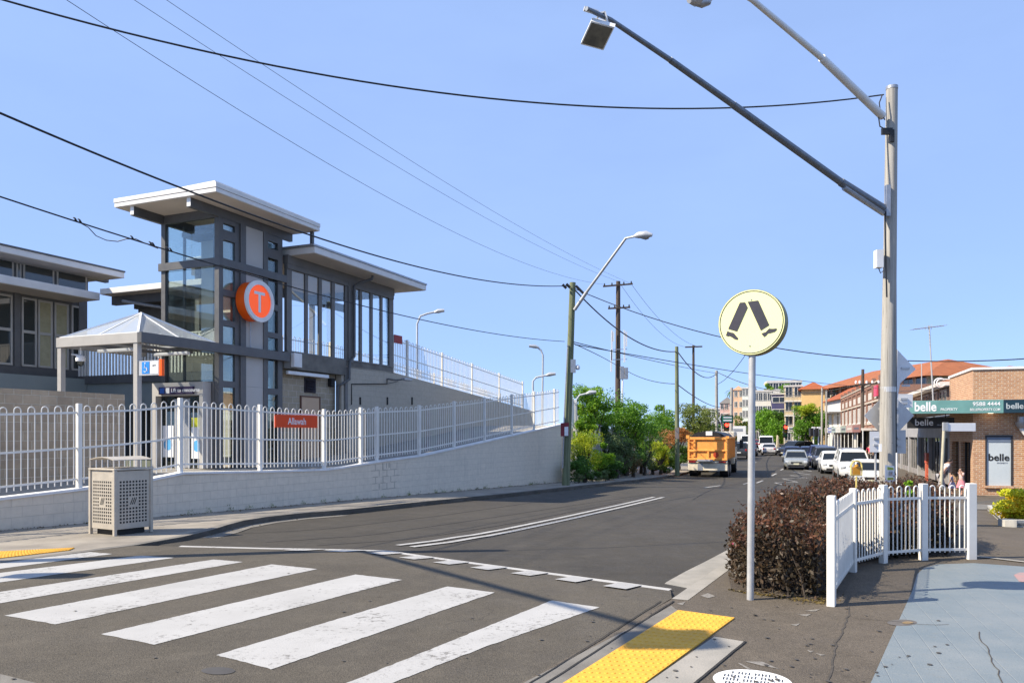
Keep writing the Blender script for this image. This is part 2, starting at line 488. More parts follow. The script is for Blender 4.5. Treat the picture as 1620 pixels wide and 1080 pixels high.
# the road meets the raised crossing a little below its level and sinks to kerb depth within a few metres
EDGE = [G(u, v, -.05) for u, v in ((240, 863), (285, 864.5), (420, 868), (520, 869.8), (610, 872), (716, 887), (894, 911), (1061, 933.5))]
def RK(x, y):
    if y > 20 or y < 6: return -KERB
    best, sd = 1e9, 0
    for a, b in zip(EDGE, EDGE[1:]):
        dx, dy = b.x - a.x, b.y - a.y; t = max(0, min(1, ((x - a.x) * dx + (y - a.y) * dy) / (dx * dx + dy * dy)))
        qx, qy = x - a.x - dx * t, y - a.y - dy * t; d = math.hypot(qx, qy)
        if d < best: best, sd = d, qx * .5 + qy * .866
    if sd < 0: return -KERB if best > .5 else -.05 - .14 * best
    return -.05 - (KERB - .05) * min(1, best / 2.8)
def road_sheet(name, xs, ys, m):
    mb = MB()
    for y in ys:
        for x in xs: mb.v.append((x, y, gz(x, y) + RK(x, y)))
    n = len(xs)
    for j in range(len(ys) - 1):
        for i in range(n - 1): mb.f.append((j * n + i, j * n + i + 1, (j + 1) * n + i + 1, (j + 1) * n + i))
    return mb.build(name, m)
tag(road_sheet('road', rng(-30, -9, 1.0) + rng(-8.7, 6, .3) + rng(7, 60, 1.0), rng(-10, 8, 1.0) + rng(8.3, 17, .3) + rng(18, 220, 1.0), m_asph), kind='structure')

DZ = np.array((-.5, -.866))                       # direction of the crossing stripes, towards the camera
KL = [(-11.9, 1.95), (-5.92, 12.33)] + [tuple(GR(u, v)[:2]) for u, v in ((315, 855), (345, 845), (375, 834), (420, 826), (480, 819), (538, 814.5), (666, 800), (805, 785.5), (912, 773), (1016, 761), (1057, 755), (1092, 747.6))] + [(17.2, 70), (23.5, 90), (32, 120), (44, 160)]
KR = [(-5.5, -4.4), (-.62, 4.35)] + [tuple(G(1063, 947)[:2])] + [(2.86, 10.6), (5.5, 15.5), (8.5, 21), (12, 27), (16.5, 36), (21.3, 45.5), (26.5, 60), (30.5, 75), (37, 100), (43, 125), (53, 160)]
W = Fr((-9.33, 14.28, 0), math.atan2(22.72, 11.66))   # painted block wall along the left footpath
WB = [tuple(W(-14, 0, 0)[:2]), tuple(W(25.6, .1, 0)[:2]), (6.5, 50), (11, 70), (17, 90), (26, 120), (38, 160)]
tag(strip('footpath_left', KL, WB, pm('left_footpath_concrete', (.31, .275, .225), (.2, .178, .148), 1.3, .9, 0, .004, 50), nc=5, skirt=.2), kind='structure')
RB = [(6.5, -6), (14, 4)] + [(p[0] + 13, p[1] + (4 if p[1] > 5 else 0)) for p in KR[3:]]
tag(strip('footpath_right', [KR[1]] + KR[2:], [(8, 2), (14, 8), (19, 16)] + RB[4:], m_asph_path, nc=14, skirt=.2), kind='structure')
tag(strip('footpath_near', [KR[0], KR[1]], [(8, -6), (8, 2)], m_asph_path, nc=3), kind='structure')

# raised crossing platform with its ramp
edge2 = [np.array(p[:2]) for p in EDGE]
top2 = [p + DZ * .55 for p in edge2]
top2[0] = np.array((-5.95, 12.28))
top2[-1] = np.array(KR[2])
mb = MB()
poly = [(-11.9, 1.95, .0)] + [(p[0], p[1], 0.0) for p in top2] + [(KR[1][0], KR[1][1], 0.0), (KR[0][0], KR[0][1], 0.0), (-11.9, -6, 0.0)]
mb.f.append(tuple(range(len(poly)))); mb.v += poly
tag(mb.build('crossing_platform', m_asph_near), kind='structure')
mb = MB()
for i in range(len(top2) - 1):
    a, b = edge2[i], edge2[i + 1]; c, d = top2[i + 1], top2[i]
    mb.quad((a[0], a[1], gz(*a) - .046), (b[0], b[1], gz(*b) - .046), (c[0], c[1], 0), (d[0], d[1], 0))
ramp_o = tag(mb.build('crossing_ramp', m_asph_near), kind='structure')

# kerbs
tag(strip('kerb_left', KL, offset(KL, .16), m_concd, dz=.004, nc=1, skirt=.125), kind='structure')
kr_far = KR[2:]
kx = offset(kr_far, -.17)
tag(strip('kerb_right', kr_far, kx, m_conc, dz=.004, nc=1, skirt=.125), kind='structure')
gut = offset(kr_far, .42)
gut[0] = np.array((KR[2][0] - .25, KR[2][1] + .35))
tag(strip('gutter_right', gut, kr_far, m_conc, dz=-KERB + .006, nc=1, road=.008), kind='structure')
gl = KL[2:]
tag(strip('gutter_left', offset(gl[:6], -.32), gl[:6], m_concd, dz=-KERB + .006, nc=1, road=.008), kind='structure')
# flush concrete edging and joints of the right-hand footpath beside the crossing
def flat(pts, z): return [(p[0], p[1], gz(p[0], p[1]) + z) for p in pts]
def pix(*uv): return [G(u, v) for u, v in uv]
def poly_sheet(name, pts, z, m, kind='structure', label=None, cat=None):
    mb = MB(); mb.v += flat(pts, z); mb.f.append(tuple(range(len(pts))))
    o = mb.build(name, m)
    return tag(o, label, cat, None, kind)
m_joint = pm('dark_joint', (.02, .019, .018), (.035, .033, .03), 20, .95)
m_crack = pm('crack_dirt', (.05, .043, .035), (.08, .068, .055), 15, .95)
poly_sheet('concrete_edging', pix((1015, 984), (1062, 958), (1073, 966), (886, 1084), (800, 1140), (770, 1110)), .004, m_concd)
def line_strip(name, pts, w, z, m, kind='structure', road=False, jit=0):
    q = []
    pl = [np.array(p[:2]) for p in pts]
    if jit:
        pl = [np.array(p) for p in resample(pl, .12)]
        pl = [p + np.array((rnd.uniform(-jit, jit), rnd.uniform(-jit, jit))) for p in pl]
    a = offset(pl, w / 2); b = offset(pl, -w / 2)
    mb = MB()
    for p, r in zip(a, b):
        mb.v += [(p[0], p[1], gz(*p) + (RK(*p) if road else 0) + z), (r[0], r[1], gz(*r) + (RK(*r) if road else 0) + z)]
    for i in range(len(pl) - 1): mb.f.append((2 * i, 2 * i + 1, 2 * i + 3, 2 * i + 2))
    return tag(mb.build(name, m), kind=kind)
line_strip('joint', pix((1066, 951), (880, 1071), (790, 1130)), .018, .009, m_joint, jit=.004)
line_strip('joint', pix((1046, 951), (860, 1068), (760, 1130)), .014, .009, m_joint, jit=.004)
line_strip('crack', pix((1345, 957), (1338, 985), (1325, 1015), (1318, 1050), (1308, 1085)), .016, .004, m_crack, jit=.014)
line_strip('crack', pix((1352, 978), (1405, 982), (1440, 986), (1470, 990), (1500, 988)), .008, .009, m_crack, jit=.012)
line_strip('crack', pix((1548, 1000), (1560, 1022), (1572, 1050), (1590, 1085)), .008, .009, m_crack, jit=.02)
poly_sheet('concrete_pad', pix((1130, 1007), (1178, 1015), (1085, 1090), (1010, 1090)), .005, m_conc)
line_strip('joint', pix((1179, 1015), (1087, 1092)), .02, .009, m_joint, jit=.003)

# blue painted footpath
def blue():
    t = NT('blue_painted_paving')
    c = t.mix(t.ramp(t.noise(.9, 6, .7), .35, .65), lin('7C8283'), lin('6A757A'))
    c = t.mix(t.ramp(t.noise(9, 8, .8), .56, .7, 0, .55), c, lin('77746C'))
    mp = t.n('Mapping'); mp.inputs['Rotation'].default_value = (0, 0, R(-72)); t.l(t.tc.outputs['Object'], mp.inputs[0])
    b = t.n('TexBrick'); t.l(mp.outputs[0], b.inputs['Vector']); b.inputs['Scale'].default_value = 1; b.inputs['Brick Width'].default_value = .42; b.inputs['Row Height'].default_value = .21
    b.inputs['Mortar Size'].default_value = .006; b.inputs['Mortar Smooth'].default_value = 1
    nz = t.ramp(t.noise(2.2, 5, .7), .42, .6)
    c = t.mix(t.math('MULTIPLY', t.math('MULTIPLY', b.outputs['Fac'], nz), .75), c, lin('8C8F8B'))
    c = t.mix(t.ramp(t.noise(38, 4, .7), .62, .7, 0, .7), c, lin('4A5964'))
    t.bump(t.math('ADD', t.noise(60, 4), t.math('MULTIPLY', b.outputs['Fac'], -.6)), .004)
    return t.set(c, .6, 0, .4)
m_blue = blue()
poly_sheet('blue_paving', pix((1362, 1110), (1380, 1075), (1400, 1030), (1428, 968), (1443, 935), (1451, 908), (1462, 898), (1482, 892.5), (1540, 890.5), (1640, 897.5), (1900, 905), (1900, 1120)), .004, m_blue)
poly_sheet('red_paint_patch', pix((1604, 910), (1612, 906), (1660, 906), (1690, 918), (1640, 924), (1612, 920)), .008, pm('faded_red_paint', 'A97F79', '93827F', 6, .7))
line_strip('side_street_kerb', pix((1538, 880.5), (1560, 882), (1620, 889), (1760, 905)), .11, .012, m_conc)
# darker asphalt of the side street behind the low fence
poly_sheet('side_street', pix((1540, 879), (1620, 887), (1900, 915), (1900, 800), (1660, 786), (1560, 792), (1500, 800)), .006, asphalt('side_street_asphalt', (.088, .08, .068), (.108, .098, .083), crack=.5))
poly_sheet('driveway_apron', pix((1537, 797), (1575, 799), (1572, 806), (1538, 806)), .011, m_concd)
poly_sheet('crossing_edge_paint', pix((0, 1066), (60, 1081), (0, 1100)), .004, m_concd)

# ------------------------------------------------------------------ painted markings
m_zebra = paint('zebra_white', (.42, .41, .39), (.37, .36, .34), (.1, .09, .076), .7)
m_line = paint('line_white', (.42, .41, .39), (.36, .35, .33), (.07, .063, .053), .6)
def quadmark(name, uv, z, m, road=False):
    pts = [(GR if road else G)(*p) for p in uv]
    mb = MB(); mb.v += [(p.x, p.y, p.z + z) for p in pts]; mb.f.append(tuple(range(len(pts))))
    return tag(mb.build(name, m), kind='structure')
def rough_edge(name, uv, z, m, road=False):
    """a painted bar with a slightly ragged outline"""
    pts = [np.array((GR if road else G)(*p)) for p in uv]
    out = []
    for a, b in zip(pts, pts[1:] + pts[:1]):
        n = max(2, int(np.linalg.norm(b - a) / .06))
        for k in range(n):
            p = a + (b - a) * k / n
            out.append(p + np.array((rnd.uniform(-1, 1), rnd.uniform(-1, 1), 0)) * .006)
    mb = MB(); mb.v += [(p[0], p[1], p[2] + z) for p in out]; mb.f.append(tuple(range(len(out))))
    return tag(mb.build(name, m), kind='structure')
for uv in (((873, 949.5), (948, 960.5), (770, 1022), (590, 1092), (470, 1112)),
           ((708, 927.5), (783, 937), (430, 1058.5), (342, 1036)),
           ((562, 908.5), (636, 917), (245, 1019.5), (160, 1003)),
           ((430, 892.5), (502, 900), (88, 987.5), (8, 973.5)),
           ((338, 884.8), (385, 888.6), (0, 954), (-60, 950), (0, 936)),
           ((222, 878.8), (276, 882), (0, 921), (-140, 936), (-40, 911)),
           ((142, 873), (178, 876), (0, 899.5), (-170, 921), (-60, 897.5))):
    rough_edge('zebra_stripe', uv, .004, m_zebra)
# ramp edge line and its teeth
line_strip('ramp_edge_line', offset(EDGE[1:], -.02), .11, .016, m_line, road=True, jit=.004)
pl = resample([p[:2] for p in EDGE[2:]], .62)
for i, p in enumerate(pl[1:-1]):
    t = (np.array(pl[i + 2]) - p); t /= np.linalg.norm(t)
    q = p + DZ * .5
    mb = MB()
    mb.v += [(p[0], p[1], gz(*p) - .034), (p[0] + t[0] * .3, p[1] + t[1] * .3, gz(*p) - .034), (q[0] + t[0] * .3, q[1] + t[1] * .3, .008), (q[0], q[1], .008)]
    mb.f.append((0, 1, 2, 3))
    tag(mb.build('ramp_tooth', m_line), kind='structure')
# centre double line, lane dashes, zigzags
for d in (.16, -.16):
    c = offset([GR(u, v)[:2] for u, v in ((640, 869.5), (700, 860), (800, 840), (900, 819), (980, 801), (1042, 786.5))], d)
    line_strip('centre_line', c, .13, .014, m_line, road=True, jit=.003)
for a, b, w in (((1114, 771.5), (1140, 768), .12), ((1221, 752.6), (1228, 749), .13), ((1235, 743.7), (1239.6, 741.3), .13), ((1197, 764), (1207, 760), .12),
                ((1188, 732.5), (1197, 731), .14), ((1234, 716.5), (1241.5, 720), .2), ((1238, 715.5), (1246, 719), .2), ((1281, 723), (1284, 725), .2), ((1176, 766), (1186, 763), .1)):
    line_strip('lane_dash', [GR(*a), GR(*b)], w, .014, m_line, road=True)
line_strip('zigzag_line', [GR(*p) for p in ((1262, 741.5), (1284, 745.2), (1256, 746.8), (1282, 750.8), (1250, 752), (1278, 756), (1238, 757), (1262, 762.5), (1226, 763.5), (1250, 770))], .11, .014, m_line, road=True)
# repaired seams in the asphalt of the road
for pts in (((380, 845), (520, 836), (700, 815), (860, 792), (960, 778)), ((420, 862), (560, 850), (740, 824), (900, 800), (1030, 781)), ((1096, 790), (1130, 772), (1190, 757), (1250, 748), (1290, 746)), ((500, 868), (640, 856), (820, 826), (985, 793))):
    line_strip('asphalt_seam', [GR(*p) for p in pts], .035, .009, pm('bitumen_seam', (.035, .032, .03), (.05, .046, .043), 4, .8), road=True, jit=.006)
poly_sheet('oil_stain', [G(345 + 27 * math.cos(a), 1061 + 6 * math.sin(a)) for a in np.linspace(0, 6.28, 18)[:-1]], .004, pm('oil_stain_dark', (.075, .07, .066), (.06, .056, .053), 5, .8))
# tactile paving
def tactile(name, uv, rows, cols, label):
    a, b, c, d = [G(*p) for p in uv]
    z = .012
    mb = MB(); mb.prism([a + Vector((0, 0, z)), b + Vector((0, 0, z)), c + Vector((0, 0, z)), d + Vector((0, 0, z))], (0, 0, -.02))
    for i in range(rows):
        for j in range(cols):
            s = (i + .5) / rows; t = (j + .5) / cols
            p = (a * (1 - s) + b * s) * (1 - t) + (d * (1 - s) + c * s) * t
            o = len(mb.v); n = 8
            for r, h in ((.0175, 0), (.0125, .006)):
                for k in range(n): mb.v.append((p.x + r * math.cos(k * .7854), p.y + r * math.sin(k * .7854), p.z + z + h))
            for k in range(n): mb.f.append((o + k, o + (k + 1) % n, o + n + (k + 1) % n, o + n + k))
            mb.f.append(tuple(o + n + k for k in range(n)))
    t = NT('yellow_tactile')
    cc = t.mix(t.ramp(t.noise(3, 6), .4, .7), lin('DDA63C'), lin('CC9636'))
    cc = t.mix(t.ramp(t.noise(16, 8, .75), .6, .72, 0, .35), cc, lin('957544'))
    o = mb.build(name, t.set(cc, .7, 0, .3))
    return tag(o, label, 'tactile paving')
tactile('tactile_paving', ((1073, 966), (1162, 978), (1008, 1090), (878, 1090)), 10, 24, 'yellow dotted tactile paving on the near right footpath')
tactile('tactile_paving', ((-60, 890), (-10, 873), (118, 867), (110, 870.5)), 6, 30, 'yellow tactile strip on the far left footpath before the crossing')

# painted circle advertisement on the footpath
c0 = G(1190, 1077)
rx = .27
e = tag(MB().add(flat([(c0.x + math.cos(a) * rx, c0.y + math.sin(a) * rx * 1.0) for a in np.linspace(0, 6.2832, 41)[:-1]], .004), [tuple(range(40))]).build('painted_footpath_sign', pm('sticker_white', (.8, .8, .78), (.72, .71, .66), 5, .6)), 'white painted circle with rows of black lettering on the footpath, at the bottom edge', 'pavement sign')
rt = Vector((.93, -.36, 0)); upv = Vector((.36, .93, 0))
mb = MB(); R_ = random.Random(4)
for row in range(4):                                # worn, unreadable rows of block lettering
    x = -.2
    while x < .2:
        for k in range(R_.choice((3, 4, 5))):
            yy = .15 - .085 * row; ww = .007
            if (x * x + yy * yy) < .225 ** 2:
                f_ = lambda a, b: c0 + rt * a + upv * b + Vector((0, 0, .008))
                mb.quad(f_(x, yy - .03), f_(x + ww, yy - .03), f_(x + ww, yy + .03), f_(x, yy + .03))
                t_ = R_.choice((-.03, .0, .024))
                if R_.random() < .8: mb.quad(f_(x + ww, yy + t_), f_(x + .02, yy + t_), f_(x + .02, yy + t_ + .006), f_(x + ww, yy + t_ + .006))
            x += .024
        x += .02
mb.build('lettering', m_black, e)
m_scuff = pm('old_white_paint', (.26, .24, .21), (.14, .125, .105), 40, .8)
for uv in (((1178, 1046), (1206, 1046.5), (1232, 1058), (1205, 1053)), ((1167, 1049), (1171, 1049), (1188, 1058), (1182, 1058)), ((1272, 966), (1298, 963), (1290, 967)), ((1262, 972), (1284, 971), (1276, 975)), ((1108, 942), (1120, 938), (1132, 943), (1120, 946)), ((1250, 988), (1266, 986), (1260, 990)), ((1276, 1028), (1288, 1030), (1282, 1032)), ((1290, 1033), (1306, 1036), (1298, 1037)), ((1070, 955), (1084, 952), (1080, 957))):
    quadmark('paint_scuff', uv, .004, m_scuff)
poly_sheet('manhole_ring', [G(1427 + 24 * math.cos(a), 985 + 5 * math.sin(a)) for a in np.linspace(0, 6.28, 20)[:-1]], .005, pm('manhole_iron', (.13, .115, .1), (.1, .09, .08), 20, .7))
poly_sheet('survey_mark', [G(1436 + 9 * math.cos(a), 985.5 + 1.8 * math.sin(a)) for a in np.linspace(0, 6.28, 14)[:-1]], .009, pm('faded_gold_paint', (.3, .2, .09), (.2, .15, .09), 20, .7))

# ================================================================== WALL, HOOP FENCES, STATION
ZT = [(-14, .2), (-6, .36), (0, .54), (1.63, .62), (3.15, .717), (4.03, .83), (6.49, .76), (8.9, .71), (9.6, .74), (11.4, .864), (13.7, .98), (17, 1.3), (25.6, 2.17)]
zt = lambda x: _lerp(x, ZT)
def wx(u):
    k = (u - U0) / F
    ca, sa = math.cos(W.a), math.sin(W.a)
    return (k * W.o.y - W.o.x) / (ca - k * sa)
m_paintwall = brick_mat('painted_block', (.74, .65, .52), (.77, .675, .54), (.65, .57, .46), .4, .2, .006, .8, .003, .18, (.24, .23, .2))
m_greywall = brick_mat('grey_painted_block', (.46, .405, .325), (.48, .422, .34), (.4, .352, .285), .4, .2, .006, .8, .003, .12, (.2, .2, .19))
m_block = brick_mat('raw_concrete_block', (.38, .295, .205), (.45, .355, .25), (.55, .47, .36), .4, .2, .012, .9, .008, .35)
xs = sorted(set([-14] + [a for a, b in ZT] + rng(-13, 25, 1)))
e = empty('street_wall', W(0, 0, 0), 'long low white painted block wall rising beside the left footpath', 'wall')
mb = MB()
n = 0
for x in xs:
    p = W(x, 0, 0); zb = gz(p.x, p.y) - .35
    mb.v += [(x, 0, zb), (x, 0, zt(x)), (x, .2, zt(x)), (x, .2, zb)]
    if n:
        o = 4 * (n - 1)
        for k in range(4): mb.f.append((o + k, o + (k + 1) % 4, o + 4 + (k + 1) % 4, o + 4 + k))
    n += 1
mb.f.append((0, 1, 2, 3)); o = 4 * (n - 1); mb.f.append((o, o + 3, o + 2, o + 1))
mb.build('wall_body', m_paintwall, e, frame=W)
mb = MB()
for a, b in zip(xs, xs[1:]):
    mb.add([(a, -.03, zt(a)), (a, .24, zt(a)), (b, .24, zt(b)), (b, -.03, zt(b)), (a, -.03, zt(a) + .05), (a, .24, zt(a) + .05), (b, .24, zt(b) + .05), (b, -.03, zt(b) + .05)],
           [(0, 3, 2, 1), (4, 5, 6, 7), (0, 1, 5, 4), (1, 2, 6, 5), (2, 3, 7, 6), (3, 0, 4, 7)])
mb.build('coping', m_whitepaint, e, frame=W)
mb = MB(); xc = wx(612)
for r in range(1, 6):
    z = .2 * r - .18
    if z > .8: break
    for k in range(3):
        a = xc - .75 + k * .5 + rnd.uniform(-.1, .1); mb.box(a, a + rnd.uniform(.2, .42), -.004, -.001, z - .004, z + .006)
    for k in range(3):
        a = xc - .6 + k * .4 + (.2 if r % 2 else 0); mb.box(a - .005, a + .005, -.004, -.001, z, z + .19)
for k in range(7):
    a = xc + rnd.uniform(-.5, .6); mb.box(a - .006, a + .006, -.004, -.001, .82 - rnd.uniform(.06, .2), .84)
mb.build('rust_stain', pm('dark_joint_stain', (.22, .2, .17), (.4, .36, .3), 9, .9), e, frame=W)

def hoop(mb, x, z, w, h, y=0, r=.0125, seg=6):
    """an upside-down U: two pickets joined by a round bow"""
    pts = [(x - w / 2, y, z), (x - w / 2, y, z + h - w / 2)]
    for k in range(1, seg):
        a = math.pi - math.pi * k / seg
        pts.append((x + math.cos(a) * w / 2, y, z + h - w / 2 + math.sin(a) * w / 2))
    pts += [(x + w / 2, y, z + h - w / 2), (x + w / 2, y, z)]
    mb.tube(pts, r, 6)
def hoop_fence(label, frame, x0, x1, zf, h, posts, pitch=.27, mid=None, cat='fence', name='hoop_fence', y=.1, post_w=.09, rail_drop=.13, group=None, foot=.08, r=.0125):
    e = empty(name, frame(x0, y, zf(x0)), label, cat, group)
    posts = sorted(posts)
    for x in posts:
        mb = MB().bbox(x - post_w / 2, x + post_w / 2, y - post_w / 2, y + post_w / 2, zf(x) - .02, zf(x) + h + .05, .008)
        mb.build('post', m_white, e, frame=frame)
    ends = [x0] + [p for p in posts if x0 < p < x1] + [x1]
    for a, b in zip(ends, ends[1:]):
        if b - a < .15: continue
        mb = MB(); L = b - a - post_w
        n = max(1, int(round(L / pitch))); p = L / n
        for k in range(n):
            x = a + post_w / 2 + p * (k + .5)
            hoop(mb, x, zf(x) + foot, p * .5, h - foot, y, r)
        ps = [a + (b - a) * i / 4 for i in range(5)]
        for dz in (h - rail_drop, foot + .1) + ((mid,) if mid else ()):
            for i in range(4):
                mb.bar((ps[i], y, zf(ps[i]) + dz), (ps[i + 1], y, zf(ps[i + 1]) + dz), .02, .04)
        mb.build('fence_panel', m_white, e, frame=frame)
    return e
fz = lambda x: zt(x) + .05
hoop_fence('long white hoop-topped steel fence standing on the painted street wall', W, -8, 25.5, fz, 1.64, [-6.3, -3.7, -1.1] + [wx(u) for u in (130, 290, 416, 517, 575, 600, 667, 722, 770, 813, 848, 880)], mid=.8)

# plaza behind the wall
mb = MB()
for x in xs:
    mb.v += [(x, .2, zt(x) - .03), (x, 5.2, max(.72, zt(x) - .03) if x > 2 else .74), (x, 12 if x < 4 else 5.3, max(.72, zt(x) - .03) if x > 2 else .74)]
for i in range(len(xs) - 1):
    for k in range(2): mb.f.append((3 * i + k, 3 * i + 3 + k, 3 * i + 4 + k, 3 * i + 1 + k))
o = mb.build('plaza_paving', m_conc, frame=W); o['kind'] = 'structure'

S = Fr((-8.6, 23, 0), math.atan2(.92, .393))
CA, SA = math.cos(S.a), math.sin(S.a)
def sx(u, y=0.0):
    k = (u - U0) / F
    return (k * (S.o.y + CA * y) - S.o.x + SA * y) / (CA - k * SA)
def sz(u, v, y=0.0):
    x = sx(u, y)
    return H + (V0 - v) / F * (S.o.y + SA * x + CA * y)
def sy(u, x):
    """y in the station frame where the plane x meets column u"""
    k = (u - U0) / F
    return (S.o.x + CA * x - k * (S.o.y + SA * x)) / (SA + k * CA)
def szx(u, v, x):
    y = sy(u, x)
    return H + (V0 - v) / F * (S.o.y + SA * x + CA * y)
PZ = .74
# ---- lift tower
e = empty('lift_tower', S(1.4, 1.1, PZ), 'tall glazed lift tower with flat white roof and charcoal steel frame', 'lift tower')
TZ = 8.39
mb = MB()
for x0, x1, y0, y1 in ((0, .17, 0, .17), (2.6, 2.82, 0, .2), (0, .15, 2.12, 2.28), (2.6, 2.82, 2.1, 2.28), (.68, .87, .02, .2)):
    mb.box(x0, x1, y0, y1, PZ - .1, TZ - .26)
mb.box(.87, 1.1, -.03, .2, PZ - .1, 8.12); mb.box(1.89, 2.09, -.03, .2, PZ - .1, 8.12)
for z0, z1 in ((7.49, 7.79), (5.84, 6.03), (4.95, 5.12), (3.13, 3.32)):
    mb.box(.17, .68, .0, .14, z0, z1); mb.box(2.09, 2.6, .0, .14, z0 - .12, z1 - .12)
mb.box(-.06, 2.95, -.09, -.031, 6.69, 6.92)
mb.box(-.06, .0, -.031, 2.34, 6.69, 6.92)
mb.box(2.09, 2.6, .0, .14, 7.9, 8.12); mb.box(.17, .68, .0, .14, 7.98, 8.12)
mb.box(-1.1, 3.3, -.02, .12, 8.12, 8.388); mb.box(-1.1, 3.3, 2.16, 2.3, 8.12, 8.388)
mb.box(.0, .1, .12, 2.16, 8.12, 8.387); mb.box(2.7, 2.82, .12, 2.16, 8.12, 8.387)
mb.build('steel_frame', m_dark, e, frame=S)
for y_ in (-.02, 2.16): MB().box(-1.104, -1.1, y_, y_ + .14, 8.14, 8.38).build('beam_end_cap', m_whitepaint, e, frame=S)
mb = MB()
for z0, z1 in ((PZ, 3.2), (3.205, 4.4), (4.405, 6.68), (6.925, 8.12)): mb.box(1.1, 1.89, .0, .12, z0, z1)
mb.build('cladding_panel', m_panel, e, frame=S)
roof = MB().bbox(-1.2, 3.4, -1.04, 2.83, TZ, TZ + .12, .006).build('roof', m_fascia, e, frame=S)
mb = MB(); mb.bbox(-1.215, 3.415, -1.055, 2.845, TZ + .127, TZ + .25, .006)
mb.add([(-1.05, -.9, TZ + .25), (3.42, -.9, TZ + .25), (3.42, 2.7, TZ + .25), (-1.05, 2.7, TZ + .25), (-1.05, -.86, TZ + .37), (3.42, -.86, TZ + .34), (3.42, 2.3, TZ + .29), (-1.05, 2.3, TZ + .29)],
       [(0, 3, 2, 1), (4, 5, 6, 7), (0, 1, 5, 4), (1, 2, 6, 5), (2, 3, 7, 6), (3, 0, 4, 7)])
mb.build('roof_cap', m_fascia, roof, frame=S)
MB().box(-1.17, 3.37, -1.01, 2.8, TZ - .012, TZ - .002).build('soffit', m_soffit, roof, frame=S)
MB().box(3.26, 3.36, -.85, -.75, 7.9, TZ).build('roof_post', m_dark, e, frame=S)
# glass
mb = MB()
for y0, y1 in ((.17, 1.1), (1.115, 2.12)):
    for z0, z1 in ((3.3, 6.69), (6.92, 8.12)): mb.box(.05, .062, y0, y1, z0, z1)
mb.build('front_glazing', m_glass, e, frame=S)
for xa_, xb_, dz_ in ((.17, .68, 0), (2.09, 2.6, -.12)):
    mb = MB()
    for z0, z1 in ((PZ + .15, 3.13), (3.32, 4.95), (5.12, 5.84), (6.03, 7.49), (7.79, 7.98)): mb.box(xa_, xb_, .06, .07, z0 + dz_, z1 + dz_)
    mb.build('side_glazing', m_glass, e, frame=S)
MB().box(.1, 2.7, 2.2, 2.21, 3.3, 8.12).box(2.74, 2.75, .2, 2.1, 3.3, 8.12).build('back_glazing', m_glass, e, frame=S)
m_shaft = pm('shaft_panel', (.62, .6, .52), (.55, .53, .47), 1, .6)
MB().box(.9, 2.05, .16, .2, 4.5, 8.1).box(.95, 1.0, .2, 1.62, 4.6, 7.9).box(2.02, 2.06, .2, 1.9, 1, 8).build('shaft_wall', m_shaft, e, frame=S)
MB().box(.35, .42, .5, .56, 3.3, 8.1).box(.35, .42, 1.7, 1.76, 3.3, 8.1).box(.3, 1.0, .5, 1.76, 7.75, 7.9).build('guide_rail', m_dark2, e, frame=S)
MB().box(.2, 2.6, .25, 2.1, 4.36, 4.46).build('landing_slab', m_concd, e, frame=S)
# lift doorway at plaza level
p = MB().box(-.32, .0, .3, 2.3, 2.88, 3.27).box(-.32, .0, 2.16, 2.3, PZ, 2.88).box(-.32, .0, .3, .44, PZ, 2.88).build('door_surround', m_panel, e, frame=S)
MB().box(-.1, -.06, .44, 1.0, PZ, 2.86).box(-.1, -.06, 1.62, 2.16, PZ, 2.86).build('surround_glass', m_glassd, p, frame=S)
d = MB().box(-.12, -.08, 1.0, 1.31, PZ, 2.8).box(-.12, -.08, 1.32, 1.62, PZ, 2.8).build('lift_door', m_steelg, e, frame=S)
MB().box(.02, .06, .2, 2.1, PZ, 3.3).build('doorway_back', m_dark2, e, frame=S)
# ---- signs on and by the tower
sg = empty('hanging_sign', S(-.36, 1.3, 2.94), 'dark purple lift sign with white lettering over the lift doorway', 'sign')
MB().box(-.40, -.325, .62, 1.95, 2.92, 3.14).build('sign_board', pm('dark_purple_sign', (.035, .025, .07), (.045, .032, .08), 3, .4), sg, frame=S)
text('lettering', 'Lift to concourse', .16, m_signw, S(-.404, 1.45, 3.03), -S.uy, (0, 0, 1), sg, .015)
MB().box(-.404, -.4, 1.72, 1.9, 2.95, 3.11).build('blue_symbol_panel', pm('symbol_blue', '2B5FB0', None, 3, .4), sg, frame=S)
MB().box(-.404, -.4, 1.52, 1.66, 2.95, 3.11).build('lift_symbol', m_signw, sg, frame=S)
tc = (1.25, -.42, 5.8)
sg = empty('round_letter_sign', S(1.25, -.1, 5.18), 'round orange sign with a white letter T on the lift tower', 'sign')
MB().disc((1.25, -.03, 5.8), (0, -1, 0), .6, .36, 56).build('drum', m_orange, sg, 40, frame=S)
mb = MB(); N = 56
for r0, r1, y0, y1 in ((.5, .635, -.39, -.45),):
    for k in range(N):
        a = 2 * math.pi * k / N; b = 2 * math.pi * (k + 1) / N
        q = lambda r, t, y: (1.25 + r * math.cos(t), y, 5.8 + r * math.sin(t))
        mb.quad(q(r0, a, y1), q(r1, a, y1), q(r1, b, y1), q(r0, b, y1)); mb.quad(q(r1, a, y0), q(r1, b, y0), q(r1, b, y1), q(r1, a, y1)); mb.quad(q(r0, a, y0), q(r0, b, y0), q(r0, b, y1), q(r0, a, y1))
        mb.quad(q(r0, a, y0), q(r1, a, y0), q(r1, b, y0), q(r0, b, y0))
mb.build('rim', m_whitepaint, sg, frame=S)
MB().disc((1.25, -.391, 5.8), (0, -1, 0), .502, .02, 48).build('face', emit('lit_orange_face', 'FF5A08', .32), sg, frame=S)
MB().box(1.25 - .235, 1.25 + .235, -.425, -.411, 6.0, 6.09).box(1.25 - .05, 1.25 + .05, -.425, -.411, 5.46, 6.0).build('letter', m_signw, sg, frame=S)
